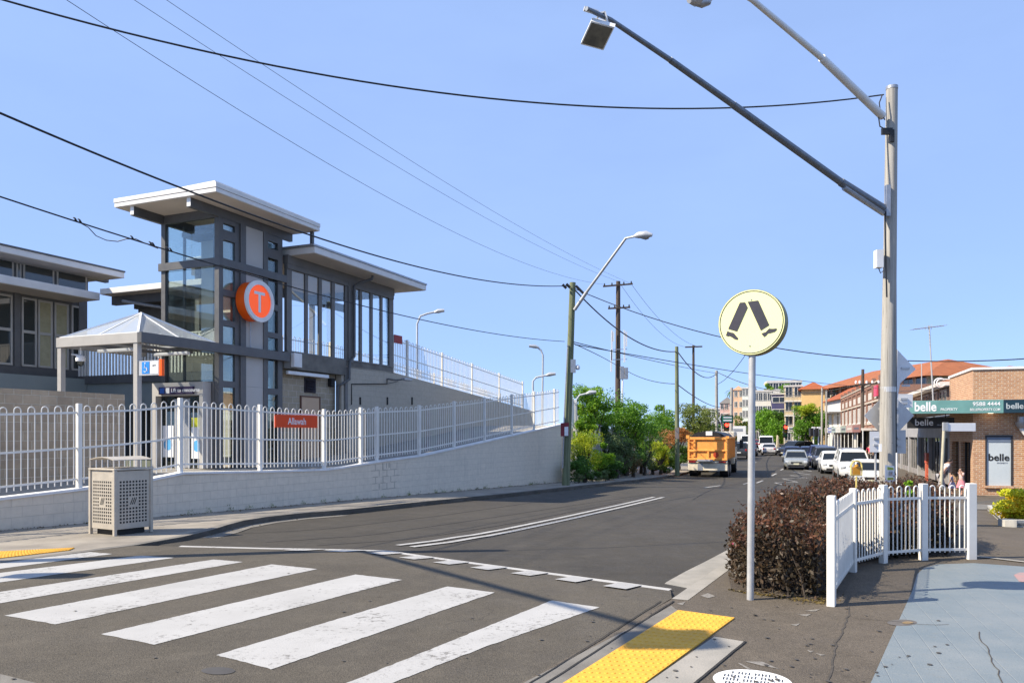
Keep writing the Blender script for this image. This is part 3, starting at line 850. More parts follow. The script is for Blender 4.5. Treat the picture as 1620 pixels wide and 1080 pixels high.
MB().tube([(1.28, -.045, 5.2), (1.28, -.045, 4.4)], .012, 6).build('conduit', m_steelg, sg, frame=S)
# ---- pyramid canopy
e = empty('glass_canopy', S(-1.4, 1.5, PZ), 'pyramid roofed glass canopy on grey steel posts before the lift doorway', 'canopy')
m_beamg = pm('grey_steel_beam', (.42, .4, .37), (.37, .355, .33), 2, .5)
MB().box(-2.9, -2.76, -.02, 3.02, 4.12, 4.38).box(-2.76, .0, 2.88, 3.02, 4.12, 4.38).build('front_beam', m_beamg, e, frame=S)
MB().box(-2.9, 2.98, -.17, -.02, 4.12, 4.39).build('side_beam', m_dark, e, frame=S)
for y in (.0, 2.86):
    MB().box(-2.88, -2.74, y, y + .14, PZ - .05, 4.12).build('post', m_beamg, e, frame=S)
mb = MB(); ap = Vector((-1.43, 1.5, 5.16)); cs = [Vector(q) for q in ((-2.83, .03, 4.38), (.0, .03, 4.38), (.0, 2.95, 4.38), (-2.83, 2.95, 4.38))]
t = NT('milky_polycarbonate')
tr = t.n('BsdfTransparent'); tr.inputs[0].default_value = (.82, .86, .88, 1)
t.set((.6, .62, .62), .25, 0, .5); mx = t.n('MixShader'); mx.inputs[0].default_value = .5
t.l(tr.outputs[0], mx.inputs[1]); t.l(t.b.outputs[0], mx.inputs[2]); t.l(mx.outputs[0], t.out.inputs[0])
m_poly = t.m
for k in range(4): mb.quad(cs[k], cs[(k + 1) % 4], ap)
mb.build('glass_roof', m_poly, e, frame=S)
mb = MB()
for c in cs: mb.bar(c, ap + Vector((0, 0, .02)), .05, .05)
for k in range(4):
    a, b = cs[k], cs[(k + 1) % 4]
    mid = (a + b) / 2
    mb.bar(mid, ap + Vector((0, 0, .01)), .035, .035); mb.bar(a, b, .05, .05)
mb.build('glazing_bars', m_whitepaint, e, frame=S)
for x, y in ((-2.2, 1.6), (-.9, .9)):
    MB().bbox(x - .06, x + .06, y - .65, y + .65, 4.0, 4.09, .02).build('tube_light', m_signw, e, frame=S)
mb = MB()
for y in (.03, 1.0, 2.0): mb.box(-2.76, .0, y, y + .06, 4.14, 4.22)
mb.build('ceiling_rail', m_dark2, e, frame=S)
sc_ = empty('security_camera', S(-2.65, 2.55, 3.6), 'white dome security camera hanging under the canopy front corner', 'security camera')
MB().lathe((-2.6, 2.45, 3.62), [(.02, .3), (.1, .27), (.13, .2), (.12, .12)], 16).tube([(-2.6, 2.45, 3.88), (-2.6, 2.45, 4.12)], .02, 8).tube([(-2.6, 2.45, 3.9), (-2.6, 2.8, 3.95)], .025, 8).build('housing', m_signw, sc_, 40, frame=S)
MB().lathe((-2.6, 2.45, 3.62), [(.09, .12), (.085, .05), (.05, .0), (.01, -.015)], 16).build('dome', m_glassd, sc_, 40, frame=S)
sg = empty('access_sign', S(-2.84, -.4, 3.26), 'small sign box with blue wheelchair panel and orange end beside the canopy post', 'sign')
MB().box(-2.87, -2.8, -.76, -.05, 3.26, 3.64).build('sign_box', m_alu, sg, frame=S)
MB().box(-2.88, -2.79, -.85, -.76, 3.24, 3.66).build('orange_end', m_orange, sg, frame=S)
MB().box(-2.876, -2.87, -.42, -.16, 3.3, 3.61).build('blue_panel', pm('access_blue', '2F86D8', None, 3, .4), sg, frame=S)
MB().box(-2.876, -2.87, -.72, -.46, 3.3, 3.61).build('white_panel', m_signw, sg, frame=S)
mb = MB(); yy = -.29
mb.disc((-2.877, yy + .02, 3.57), (-1, 0, 0), .018, .003, 12)
mb.bar((-2.879, yy + .02, 3.54), (-2.879, yy + .01, 3.46), .006, .03, Vector((-1, 0, 0))); mb.bar((-2.879, yy + .01, 3.46), (-2.879, yy - .05, 3.45), .006, .022, Vector((-1, 0, 0))); mb.bar((-2.879, yy - .05, 3.455), (-2.879, yy - .075, 3.37), .006, .022, Vector((-1, 0, 0)))
mb.tube([(-2.879, yy + .015 + .058 * math.cos(a), 3.405 + .058 * math.sin(a)) for a in np.linspace(.9, 5.6, 14)], .008, 5)
mb.build('wheelchair_symbol', m_signw, sg, frame=S)
text('lettering', 'LIFT', .07, m_black, S(-2.878, -.59, 3.5), -S.uy, (0, 0, 1), sg, 0, 'CENTER')
# station name plate hung on the fence
xa, xb = wx(437), wx(504)
sg = empty('station_name_sign', W((xa + xb) / 2, .05, zt((xa + xb) / 2) + 1.1), 'orange station name plate fixed to the white hoop fence', 'sign')
zc = 2.08
MB().bbox(xa, xb, .035, .06, zc - .16, zc + .18, .006).build('plate', pm('name_plate_orange', 'E84A0A', 'DF4408', 1.5, .45), sg, frame=W)
text('lettering', 'Allawah', .26, m_signw, W((xa + xb) / 2, .033, zc + .0), W.ux, (0, 0, 1), sg, .008, 'CENTER', .002, .85)

# ---- raw block wall on the plaza, left
MB().box(-10.5, -3.69, -.5, -.3, PZ - .3, 2.72).build('block_wall', m_block, tag(empty('plaza_block_wall', S(-6, -.4, PZ), 'raw brown concrete block wall on the plaza behind the fence, far left', 'wall')), frame=S)
# low planter tufts are left out; posters on the lift glazing
for (y0, y1, z0, z1, m_, lab) in ((.5, .95, 1.02, 1.95, m_signw, 'white poster with a blue disc on the lift doorway glass, beside the doors'), (1.66, 2.1, 1.05, 2.0, m_signw, 'white poster with blue lettering on the lift doorway glass, left of the doors')):
    q = empty('poster', S(-.11, (y0 + y1) / 2, z0), lab, 'poster')
    MB().box(-.112, -.104, y0, y1, z0, z1).build('sheet', m_, q, frame=S)
    MB().disc((-.1125, (y0 + y1) / 2, (z0 * .6 + z1 * .4)), (-1, 0, 0), .17, .004, 24).build('blue_disc', pm('poster_blue', '5AA9DC', None, 3, .5), q, frame=S)
    if y0 < 1: MB().box(-.1125, -.112, y0, y1, z1, z1 + .28).build('yellow_strip', pm('poster_yellow', 'D8D83A', None, 3, .5), q, frame=S)

# ---- glass hall on the concourse, with its base and ramp wall
HX0, HX1 = 3.05, 9.65
e = empty('concourse_hall', S(6, 1.5, 4.45), 'glass walled concourse hall with flat white roof beside the lift tower', 'station hall')
mb = MB()
mul = [(455, 463), (484, 488.5), (505.5, 510.5), (526, 531), (547, 551), (570, 574), (587, 591), (603, 606.5), (617, 623.5)]
for a, b in mul: mb.box(sx(a), sx(b), .03, .14 if a in (455, 617) else .085, 4.45, 7.36)
mb.box(sx(455), HX1, .0, .12, 4.45, 4.5); mb.box(HX0, HX1, -.012, .13, 7.2, 7.36)
mb.build('mullion', m_dark2, e, frame=S)
mb = MB().box(HX0, HX1 + .02, -.03, .17, 7.36, 7.648).box(HX1 - .15, HX1, .17, 4, 7.3, 7.648).box(HX0, HX1, 4, 4.15, 7.3, 7.648).box(HX1 - .14, HX1, 3.9, 4.1, 4.45, 7.3).box(HX0 + .1, HX0 + .24, 3.9, 4.1, 4.45, 7.3).box(sx(551), sx(559), -.02, .16, 4.4, 7.36)
mb.build('beam', m_dark2, e, frame=S)
mb = MB()
for (a, b), (c, d) in zip(mul, mul[1:]): mb.box(sx(b), sx(c), .06, .07, 4.5, 7.2)
mb.build('glazing', glass_mat('hall_glass', (.97, .985, .99), .15), e, frame=S)
rf = MB().bbox(3.18, 10.55, -1.0, 4.6, 7.65, 7.86, .006).build('roof', m_fascia, e, frame=S)
MB().box(3.21, 10.5, -.96, 4.5, 7.636, 7.648).build('soffit', m_soffit, rf, frame=S)
mb = MB(); mb.bbox(3.1, 10.58, -1.03, 4.63, 7.864, 7.93, .005); mb.build('roof_capping', m_steelg, rf, frame=S)
dx = sx(557)
MB().tube([(dx + .25, -.75, 7.62), (dx + .25, -.7, 7.5), (dx + .1, -.25, 7.36), (dx, -.1, 7.25), (dx, -.1, 4.62), (dx - .3, -.12, 4.42), (dx - .35, -.12, 4.2), (dx - .35, -.12, 3.75), (dx - .6, -.05, 3.6), (dx - .75, .1, 3.5), (dx - .75, .15, 1)], .055, 8).build('downpipe', m_dark, e, 60, frame=S)
MB().box(4.2, 9, 1.5, 1.56, 6.6, 6.9).box(4, 4.06, 1.3, 1.7, 6.2, 6.6).build('hanging_panel', m_dark2, e, frame=S)
p = MB().box(2.84, sx(545), -.06, 4.2, 3.9, 4.448).build('concrete_beam', m_concd, e, frame=S)
MB().box(sx(545), HX1, .02, 4.2, 4.2, 4.448).build('floor_slab', m_concd, e, frame=S)
bx = sx(541)
MB().box(2.84, bx, .3, .5, PZ - .1, 3.9).build('block_base', brick_mat('grey_block_base', (.38, .31, .22), (.45, .37, .265), (.58, .5, .41), .4, .2, .014, .9, .008, .3), e, frame=S)
d = MB().box(sx(487), sx(515), .27, .3, PZ, sz(500, 628)).build('door', pm('peach_door', (.62, .42, .27), (.56, .38, .24), 1, .6), e, frame=S)
MB().box(sx(485.5), sx(487), .25, .3, PZ, sz(500, 626)).box(sx(515), sx(516.5), .25, .3, PZ, sz(500, 626)).box(sx(487), sx(515), .25, .3, sz(500, 628), sz(500, 626)).build('door_frame', pm('brown_frame', (.16, .08, .05), None, 3, .6), d, frame=S)
mb = MB(); vz0, vz1 = sz(500, 618), sz(500, 600); vx0, vx1 = sx(494), sx(508)
mb.box(vx0 - .06, vx1 + .06, .27, .3, vz0 - .06, vz1 + .06)
for k in range(5):
    z = vz0 + (vz1 - vz0) * k / 5
    mb.add([(vx0, .2, z), (vx1, .2, z), (vx1, .26, z + .06), (vx0, .26, z + .06)], [(0, 1, 2, 3)])
mb.build('louvre_vent', pm('dark_louvre', (.03, .025, .035), None, 3, .6), e, frame=S)
MB().bbox(3.1, 5.3, -.02, .1, 3.72, 3.84, .02).build('tube_light', m_signw, e, frame=S)
MB().bbox(3.15, 3.55, -.22, -.06, 3.95, 4.42, .02).build('meter_box', m_whitepaint, e, frame=S)
MB().bbox(sx(529), sx(535), .12, .3, 3.45, 3.75, .03).build('wall_lamp', m_black, e, frame=S)
# ramp wall (one sloping grey wall that carries the upper fence)
RX1 = 23.7
rz_ = lambda x: _lerp(x, [(9.0, 4.25), (9.65, 4.25), (RX1, 3.2), (30, 2.7)])
e = empty('ramp_wall', S(14, .1, PZ), 'grey painted block wall with sloping top that carries the upper ramp', 'wall')
mb = MB()
X_ = [sx(541), 9.0, 9.65] + rng(11, 25, 2)
mb.prism([(X_[0], .02, .3)] + [(RX1 + 1.3, .02, 1.5)] + [(x, .02, rz_(x)) for x in reversed(X_)], (0, .25, 0))
mb.build('wall_body', m_greywall, e, frame=S)
mb = MB().prism([(9.0, .28, 4.2), (9.65, .28, 4.2), (RX1, .28, 3.15), (RX1, 3.0, 3.15), (9.65, 3.0, 4.2), (9.0, 3.0, 4.2)], (0, 0, -.2))
mb.build('ramp_slab', m_concd, e, frame=S)
MB().box(sx(545), sx(549), -.04, .019, PZ, 4.2).build('pier', m_dark2, e, frame=S)
mb = MB()
for u in (570, 613, 652): mb.box(sx(u) - .03, sx(u) + .03, -.02, .019, sz(u, 640), sz(u, 628))
mb.tube([(sx(556), -.01, sz(556, 640)), (sx(556), -.01, 3.6), (sx(612), -.01, 3.75), (sx(612), -.01, 3.95)], .018, 6)
mb.build('conduit', m_black, e, frame=S)
wl_ = empty('wall_bracket_light', S(sx(625), -.3, 3.9), 'grey bracket light on the ramp wall below the glass hall', 'light')
MB().tube([(sx(612), -.02, 3.95), (sx(616), -.3, 3.9), (sx(622), -.5, 3.95)], .03, 8).tube([(sx(612), -.02, 3.75), (sx(618), -.35, 3.86)], .015, 6).build('bracket', m_dark, wl_, frame=S)
MB().bbox(sx(622) - .1, sx(622) + .5, -.62, -.42, 3.9, 4.0, .03).build('lamp_head', m_steelg, wl_, frame=S)
uf = lambda x: rz_(x)
hoop_fence('white hoop-topped fence sloping down along the upper ramp, right of the glass hall', S, 9.7, RX1, uf, 1.5, [9.75, sx(648), sx(703), sx(750), sx(793), RX1], pitch=.27, mid=.75, y=.12)
hoop_fence('white hoop-topped fence on the far side of the upper ramp', S, 3.3, 27, uf, 1.3, [9.5, 14, 18.5, 23, 27], pitch=.3, y=3.0)
sg = tag(MB().box(sx(625.5), sx(638), .05, .07, sz(631, 543), sz(631, 530)).build('warning_plate', pm('faded_red_plate', '9C2A2A', '8A2626', 2, .5), frame=S), 'small dull red plate on the upper ramp fence beside the glass hall', 'sign')
# lower return ramp between the walls
mb = MB().prism([(12, .4, .8), (26, .4, 2.1), (30, .4, 2.1), (30, 4, 2.1), (26, 4, 2.1), (12, 4, .8)], (0, 0, -.3))

# ---- left station building on the concourse
Y1 = 9.7
XC = sx(137, Y1)
e = empty('station_building', S(0, Y1 + 3, 4.1), 'dark grey station building with tall windows and stepped white roofs, far left', 'station building')
fz0, fz1 = sz(134, 601, Y1), sz(137, 470, Y1)
MB().box(-9, XC, Y1 + .02, Y1 + 5, fz0, fz1 + .1).build('wall', m_dark2, e, frame=S)
MB().box(-9, XC + .02, Y1 - .06, Y1 + .02, fz0, sz(134, 588, Y1)).build('sill_beam', m_dark, e, frame=S)
for xa_, xb_ in ((XC - .35, XC), (sx(22, Y1), sx(31, Y1))): MB().box(xa_, xb_, Y1 - .04, Y1 + .019, fz0, fz1).build('column', m_dark2, e, frame=S)
MB().box(-9, XC, Y1 - .5, Y1 - .44, sz(134, 622, Y1) - .6, fz0).build('base_panel', pm('pale_green_panel', (.3, .33, .31), (.26, .29, .275), 1, .6), e, frame=S)
m_fr = pm('grey_window_frame', (.52, .48, .42), (.46, .43, .38), 2, .5)
m_pane = NT('dark_window_pane'); m_pane = m_pane.set((.05, .055, .05), .03, 0, 1.0)
m_curt = NT('curtained_window_pane'); m_curt = m_curt.set(m_curt.mix(m_curt.ramp(m_curt.noise(5, 5), .3, .7), (.5, .45, .28), (.4, .36, .22)), .12, 0, .6)
wt, wb_, wm = sz(85, 478, Y1), sz(85, 583, Y1), sz(85, 530, Y1)
for i, (ua, ub) in enumerate(((-42, -20), (-14, 19), (34, 57.5), (60, 82.5), (86, 108), (113, 133.5))):
    xa, xb = sx(ua, Y1), sx(ub, Y1)
    mb = MB()
    for z0, z1 in ((wb_, wb_ + .07), (wm - .05, wm + .05), (wt - .07, wt)): mb.box(xa, xb, Y1 - .03, Y1 + .019, z0, z1)
    for x in (xa, xb - .06): mb.box(x, x + .06, Y1 - .032, Y1 + .018, wb_, wt)
    f = mb.build('window', m_fr, e, frame=S)
    MB().box(xa + .06, xb - .06, Y1 + .0, Y1 + .018, wb_ + .07, wm - .05).box(xa + .06, xb - .06, Y1 + .0, Y1 + .018, wm + .05, wt - .07).build('pane', m_curt if i in (3, 4) else m_pane, f, frame=S)
YL = Y1 - 1.3
zl0, zl1 = sz(130, 470, YL), sz(130, 458, YL)
XK = sx(158, YL)
rf = MB().bbox(-10, XK, YL, Y1 + 6, zl0, zl1, .01).build('lower_roof', m_fascia, e, frame=S)
MB().box(-10, XK - .05, YL + .04, Y1 + 5.9, zl0 - .012, zl0 - .002).build('soffit', m_soffit, rf, frame=S)
YC = Y1 + .3
zc0, zc1 = zl1, sz(137, 448, YC) + .55
MB().box(-9, XC + .3, YC, YC + 4, zl1, zc1).build('clerestory', m_dark, e, frame=S)
for ua, ub in ((-30, 21), (25, 33), (36, 85), (89, 137)):
    MB().box(sx(ua, YC), sx(ub, YC) , YC - .03, YC - .003, zl1 + .12, zc1 - .2).build('clerestory_window', m_fr, e, frame=S)
    f = e.children[-1]
    MB().box(sx(ua, YC) + .07, sx(ub, YC) - .07, YC - .036, YC - .031, zl1 + .2, zc1 - .27).build('pane', m_pane, f, frame=S)
YU = YC - 1.2
zu0, zu1 = sz(160, 432, YU), sz(160, 423, YU)
XU = sx(197, YU)
rf = MB().bbox(-10, XU, YU, YC + 5, zu0, zu1, .01).build('upper_roof', m_fascia, e, frame=S)
MB().box(-10.02, XU + .02, YU - .03, YC + 5.02, zu1 + .002, zu1 + .06).build('roof_capping', m_dark, rf, frame=S)
MB().box(-10, XU - .04, YU + .03, YC + 4.9, zu0 - .012, zu0 - .002).build('soffit', m_soffit, rf, frame=S)
MB().box(-9, sx(175, YC), YC + .1, YC + .3, zc1, zu0 - .014).build('roof_beam', m_dark, e, frame=S)
# link between the building and the lift tower
e = empty('link_walkway', S(XK + 1.5, 7, 4.1), 'covered link walkway with pale roof edge between station building and lift tower', 'walkway')
zk0, zk1 = szx(220, 459.5, XK), szx(220, 450.5, XK)
dk = szx(200, 592, XK)
rf = MB().bbox(XK, XK + 1.8, 2.4, YL + .0, zk0, zk1, .01).build('roof', m_fascia, e, frame=S)
MB().box(XK + .03, XK + 1.75, 2.45, YL - .03, zk0 - .012, zk0 - .002).build('soffit', m_soffit, rf, frame=S)
MB().box(XK + .5, XK + .7, 2.4, YL, zk0 - .32, zk0 - .013).box(XK + 1.5, XK + 1.65, 2.4, YL, zk0 - .32, zk0 - .013).build('beam', m_dark, e, frame=S)
MB().tube([(XK + .3, YL - .8, zk0 - .25), (XK + .9, YL - 2.5, zk0 - .55), (XK + 1.2, 3, zk0 - .6)], .06, 8).build('pipe', m_steelg, e, frame=S)
MB().box(XK + 1.7, XK + 1.75, 4.2, YL, dk, zk0).build('back_wall', m_dark2, e, frame=S)
MB().box(XK, XK + 1.8, 2.4, Y1, dk - .3, dk).build('deck', m_dark, e, frame=S)
MB().box(XK + .1, XK + .2, 2.4, Y1, dk - 1.25, dk - .3).build('under_panel', pm('grey_green_panel', (.24, .27, .26), (.21, .235, .23), 1, .6), e, frame=S)
MB().box(XK + 1.5, XK + 1.6, 2.4, Y1, PZ, dk - .3).build('undercroft_shade', m_black, e, frame=S)  # black sheet painting the shade of the open space under the deck
f = empty('bar_fence', S(XK + .1, 7, dk), 'white vertical bar balustrade along the covered link walkway', 'fence')
mb = MB()
y = 2.5
while y < Y1 - .1:
    mb.box(XK + .06, XK + .1, y, y + .075, dk, dk + 1.35); y += .16
mb.box(XK + .055, XK + .105, 2.4, Y1, dk + 1.35, dk + 1.4)
mb.build('bar_panel', m_white, f, frame=S)

# ================================================================== STREET FURNITURE
# ---- litter bin
B = Fr((-6.8, 13.4, gz(-6.8, 13.4)), R(60))
e = empty('litter_bin', B(.37, .37, 0), 'square stainless steel litter bin with punched holes and arched hood on the left footpath', 'bin')
m_inox = pm('brushed_stainless', (.56, .5, .41), (.48, .43, .355), 5, .42, .25)
mb = MB()
s_ = .74; z0, z1 = .07, 1.12
mb.bbox(.02, s_ - .02, .02, s_ - .02, z0 + .03, z1 - .01, .006)
mb.build('body', m_inox, e, frame=B)
for x, y in ((0, 0), (s_ - .05, 0), (0, s_ - .05), (s_ - .05, s_ - .05)):
    MB().box(x, x + .05, y, y + .05, 0, z1).build('corner_post', m_inox, e, frame=B)
MB().bbox(-.005, s_ + .005, -.005, s_ + .005, z1, z1 + .03, .006).build('top_tray', m_inox, e, frame=B)
h1, h2 = MB(), MB()
for r in range(13):
    for c in range(9):
        if 5 <= r <= 7 and 3 <= c <= 5: continue
        a = .13 + c * .06; z = .22 + r * .058; w = .017
        h1.quad((a - w, .0185, z - w), (a + w, .0185, z - w), (a + w, .0185, z + w), (a - w, .0185, z + w))
        h2.quad((.0185, a - w, z - w), (.0185, a + w, z - w), (.0185, a + w, z + w), (.0185, a - w, z + w))
for h, f in ((h1, lambda a, z: (a, .0185, z)), (h2, lambda a, z: (.0185, a, z))):
    for k in range(3):
        a = .37 + (k - 1) * .035; sg_ = -1 if h is h2 else 1
        h.add([f(a - .03 * sg_, .52), f(a - .012 * sg_, .52), f(a + .035 * sg_, .64), f(a + .017 * sg_, .64)], [(0, 1, 2, 3)])
h1.build('hole_grille', m_black, e, frame=B); h2.build('hole_grille', m_black, e, frame=B)
MB().box(.1, .64, .1, .64, .0, .1).build('inner_bin', m_blackp, e, frame=B)
mb = MB(); n = 10; pr = []
for k in range(n + 1):
    t = k / n; pr.append((.02 + .7 * t, z1 + .03 + .14 + .05 * math.sin(math.pi * t)))
for i in range(n):
    (a, za), (b, zb) = pr[i], pr[i + 1]
    mb.add([(0.0, a, za), (s_, a, za), (s_, b, zb), (0, b, zb), (0, a, za + .012), (s_, a, za + .012), (s_, b, zb + .012), (0, b, zb + .012)], [(0, 1, 2, 3), (4, 7, 6, 5), (0, 4, 5, 1), (3, 2, 6, 7), (0, 3, 7, 4), (1, 5, 6, 2)])
for x in (.02, s_ - .02):
    for y in (.03, s_ - .03): mb.tube([(x, y, z1 + .02), (x, y, z1 + .18)], .009, 6)
mb.build('hood', m_inox, e, frame=B)

# ---- low curved fence in front of the hedge
LF = [(3.26, 8.0), (4.33, 9.95), (5.04, 10.64), (5.72, 10.9), (6.42, 10.96)]
e = empty('low_hoop_fence', (4.9, 10, 0), 'low white hoop-topped fence curving in front of the dark hedge', 'fence')
for i, p in enumerate(LF):
    q = LF[min(i + 1, 4)]; o = LF[max(i - 1, 0)]
    fr = Fr((p[0], p[1], gz(*p)), math.atan2(q[1] - o[1], q[0] - o[0]))
    w = .062 if i in (0, 4) else .05
    MB().bbox(-w, w, -.04, .04, -.02, 1.12 if i == 0 else 1.06, .008).build('post', m_white, e, frame=fr)
for p, q in zip(LF, LF[1:]):
    fr = Fr((p[0], p[1], gz(*p)), math.atan2(q[1] - p[1], q[0] - p[0]))
    L = math.dist(p, q); mb = MB(); a0 = .06; n = int(round((L - .12) / .165)); st = (L - .12) / n
    for k in range(n): hoop(mb, a0 + st * (k + .5), .1, st * .5, .93, 0, .0095)
    mb.bar((.03, 0, .14), (L - .03, 0, .14), .02, .035); mb.bar((.03, 0, .86), (L - .03, 0, .86), .02, .035)
    mb.build('fence_panel', m_white, e, frame=fr)

# ---- pedestrian crossing sign
def crossing_sign(x, y, label, ang, zc=2.92, r=.345):
    e = empty('crossing_sign', (x, y, gz(x, y)), label, 'crossing sign', 'round pedestrian crossing signs')
    D = Fr((x, y, gz(x, y)), ang)                       # disc faces local -y
    MB().tube([(0, 0, 0), (.02, 0, zc - r + .03)], .037, 16).build('pole', m_pole, e, 40, frame=D)
    m_rim = pm('dull_sign_edge', (.22, .21, .08), (.16, .15, .06), 3, .5)
    MB().disc((.02, .11, zc), (0, -1, 0), r, .16, 56).build('light_box', m_rim, e, 40, frame=D)
    m_yel = pm('pale_yellow_face', (.93, .93, .46), (.88, .88, .43), 1.2, .4)
    fc = MB().disc((.02, -.0505, zc), (0, -1, 0), r * .985, .006, 56).build('face', m_yel, e, 40, frame=D)
    mb = MB(); N = 64
    for k in range(N):
        a, b = 2 * math.pi * k / N, 2 * math.pi * (k + 1) / N
        q = lambda t, rr: (.02 + rr * math.cos(t), -.0585, zc + rr * math.sin(t))
        mb.quad(q(a, r * .93), q(a, r * .955), q(b, r * .955), q(b, r * .93))
    mb.build('border_ring', m_blackp, fc, frame=D)
    # legs and shoes, traced in units of the photo's close-up (disc centre 497,540, radius 385)
    f = lambda px, py: (.02 + (px - 500) / 385 * r, -.059, zc - (py - 542) / 385 * r)
    for nm, polys in (('leg_symbol', (((372, 303), (432, 303), (462, 368), (338, 640), (235, 602)), ((462, 300), (583, 295), (708, 590), (612, 646)))),
                      ('shoe_symbol', (((226, 628), (262, 645), (300, 655), (328, 690), (352, 720), (345, 738), (312, 730), (272, 700), (245, 686), (236, 692), (207, 680)), ((618, 682), (668, 668), (706, 630), (745, 636), (790, 634), (792, 650), (768, 672), (715, 684), (690, 686), (676, 706), (650, 724))))):
        for pl_ in polys:
            MB().prism([f(*p) for p in pl_], (0, -.002, 0)).build(nm, pm('sign_black', (.05, .045, .06), (.04, .04, .05), 3, .5), fc, frame=D)
    mb = MB()
    for px, py in ((502, 277), (485, 817)): mb.disc((f(px, py)[0], -.0585, f(px, py)[2]), (0, -1, 0), .008, .004, 8)
    mb.build('bolt', m_steelg, fc, frame=D)
    return e
sp = G(1187, 948)
crossing_sign(sp.x, sp.y, 'round pale yellow crossing sign with walking legs on a grey pole before the hedge', R(-30))
crossing_sign(-8.9, 8.9, 'round crossing sign on the far side whose shadow falls on the zebra stripes', R(-14), 2.92)

# ---- big timber pole on the right with two lamp arms
BP = Vector((X(1404, 15.3), 15.3, gz(7.3, 15.3)))
e = empty('timber_pole', BP, 'tall weathered grey timber power pole standing in the hedge', 'power pole')
top = P(1411, 140, 15.3)
MB().tube([BP, P(1404, 650, 15.3), P(1408, 400, 15.3), top], [.152, .142, .12, .105], 24).build('shaft', m_wood, e, 50)
MB().tube([top + Vector((0, 0, -.02)), top + Vector((0, 0, .035))], .111, 24).build('cap', m_steelg, e, 40)
MB().tube([BP + Vector((.155, -.02, 0)), P(1416.5, 400, 15.28), P(1418, 170, 15.28)], .022, 8).build('cable_conduit', m_cable, e)
mb = MB()
a0 = P(1397, 330, 15.2); a1 = P(1330, 288, 14.7); a2 = P(1160, 166, 13.2); a3 = P(1060, 95, 12.1); a4 = P(966, 32, 11)
mb.tube([a0, a1], [.082, .077], 12).tube([a1, a2], [.066, .06], 12).tube([a2, a3], [.054, .048], 12).tube([a3, a4, P(928, 14, 10.7)], [.042, .035, .03], 12)
la = mb.build('lamp_arm', pm('blue_grey_steel', (.2, .22, .25), (.15, .17, .2), 10, .45, .5), e, 40)
mb = MB().tube([P(1335, 297, 14.7), P(1398, 338, 15.2)], .05, 8).obox(P(1404, 318, 15.17), Vector((.04, 0, 0)), Vector((0, .05, 0)), Vector((0, 0, .3)))
mb.build('arm_bracket', m_steelg, e)
b0 = P(1396, 184, 15.2); b1 = P(1300, 92, 14); b2 = P(1190, 0, 12.6); b3 = P(1160, -18, 12.2); b4 = P(1128, -14, 11.9)
MB().tube([b0, b1], [.075, .068], 12).tube([b1, b2, b3, b4], [.054, .045, .04, .034], 12).build('white_arm', m_whitepaint, e, 40)
mb = MB()
mb.obox(P(1403, 208, 15.17), Vector((.1, 0, 0)), Vector((0, .03, 0)), Vector((0, 0, .06))).tube([P(1396, 150, 15.2), P(1391, 163, 15.15), P(1393, 178, 15.15), P(1400, 190, 15.15)], .012, 6).tube([P(1390, 186, 15.15), P(1392, 200, 15.15), P(1402, 206, 15.15)], .012, 6)
mb.obox(P(1411, 215, 15.16), Vector((.04, 0, 0)), Vector((0, .02, 0)), Vector((0, 0, .12)))
mb.build('wire_fitting', m_blackp, e)
MB().tube([P(1405, 612, 15.3), P(1405, 620, 15.3)], .144, 20).build('metal_strap', m_alu, e)
MB().tube([P(1400, 336, 15.16), P(1401, 400, 15.15), P(1403, 470, 15.15)], .015, 6).build('cable', m_cable, e)
# floodlight
hc = P(945, 57, 10.95)
fl = empty('floodlight', hc, 'square floodlight hanging from the tip of the long grey lamp arm', 'floodlight', None)
w_ = (P(972, 43, 10.85) - P(935, 33, 10.85)) / 2; h_ = (P(935, 33, 10.8) - P(918, 70, 11.08)) / 2
nn = w_.cross(h_).normalized()
if nn.y > 0: nn = -nn
MB().obox(hc - nn * .05, w_ * 1.0, h_ * 1.0, nn * .05).obox(hc - nn * .16, w_ * .7, h_ * .7, nn * .07).build('housing', m_whitepaint, fl)
MB().obox(hc + nn * .004, w_ * .9, h_ * .88, nn * .004).build('lamp_glass', pm('dusty_lamp_glass', (.2, .18, .13), (.09, .085, .07), 5, .12), fl)
MB().bar(P(940, 42, 10.9) , P(948, 22, 10.9), .03, .02).bar(P(963, 44, 10.9), P(957, 20, 10.9), .05, .02).bar(P(948, 22, 10.9), P(957, 20, 10.9), .05, .02).build('yoke', m_whitepaint, fl)
MB().tube([P(924, 14, 10.8), P(946, 21, 10.85)], .035, 8).build('photocell', m_alu, fl)
lh = empty('street_lamp_head', P(1111, -2, 11.8), 'white street lamp head cut by the top edge of the photo above the long arm', 'street lamp')
MB().tube([P(1134, -12, 11.95), P(1120, -8, 11.85), P(1100, -3, 11.7), P(1090, 0, 11.65)], [.05, .11, .12, .05], 12).build('housing', m_alu, lh, 50)
MB().tube([P(1122, 3, 11.8), P(1110, 4, 11.75), P(1098, 5, 11.7)], [.05, .08, .04], 10).build('lamp_bowl', m_steelg, lh, 50)
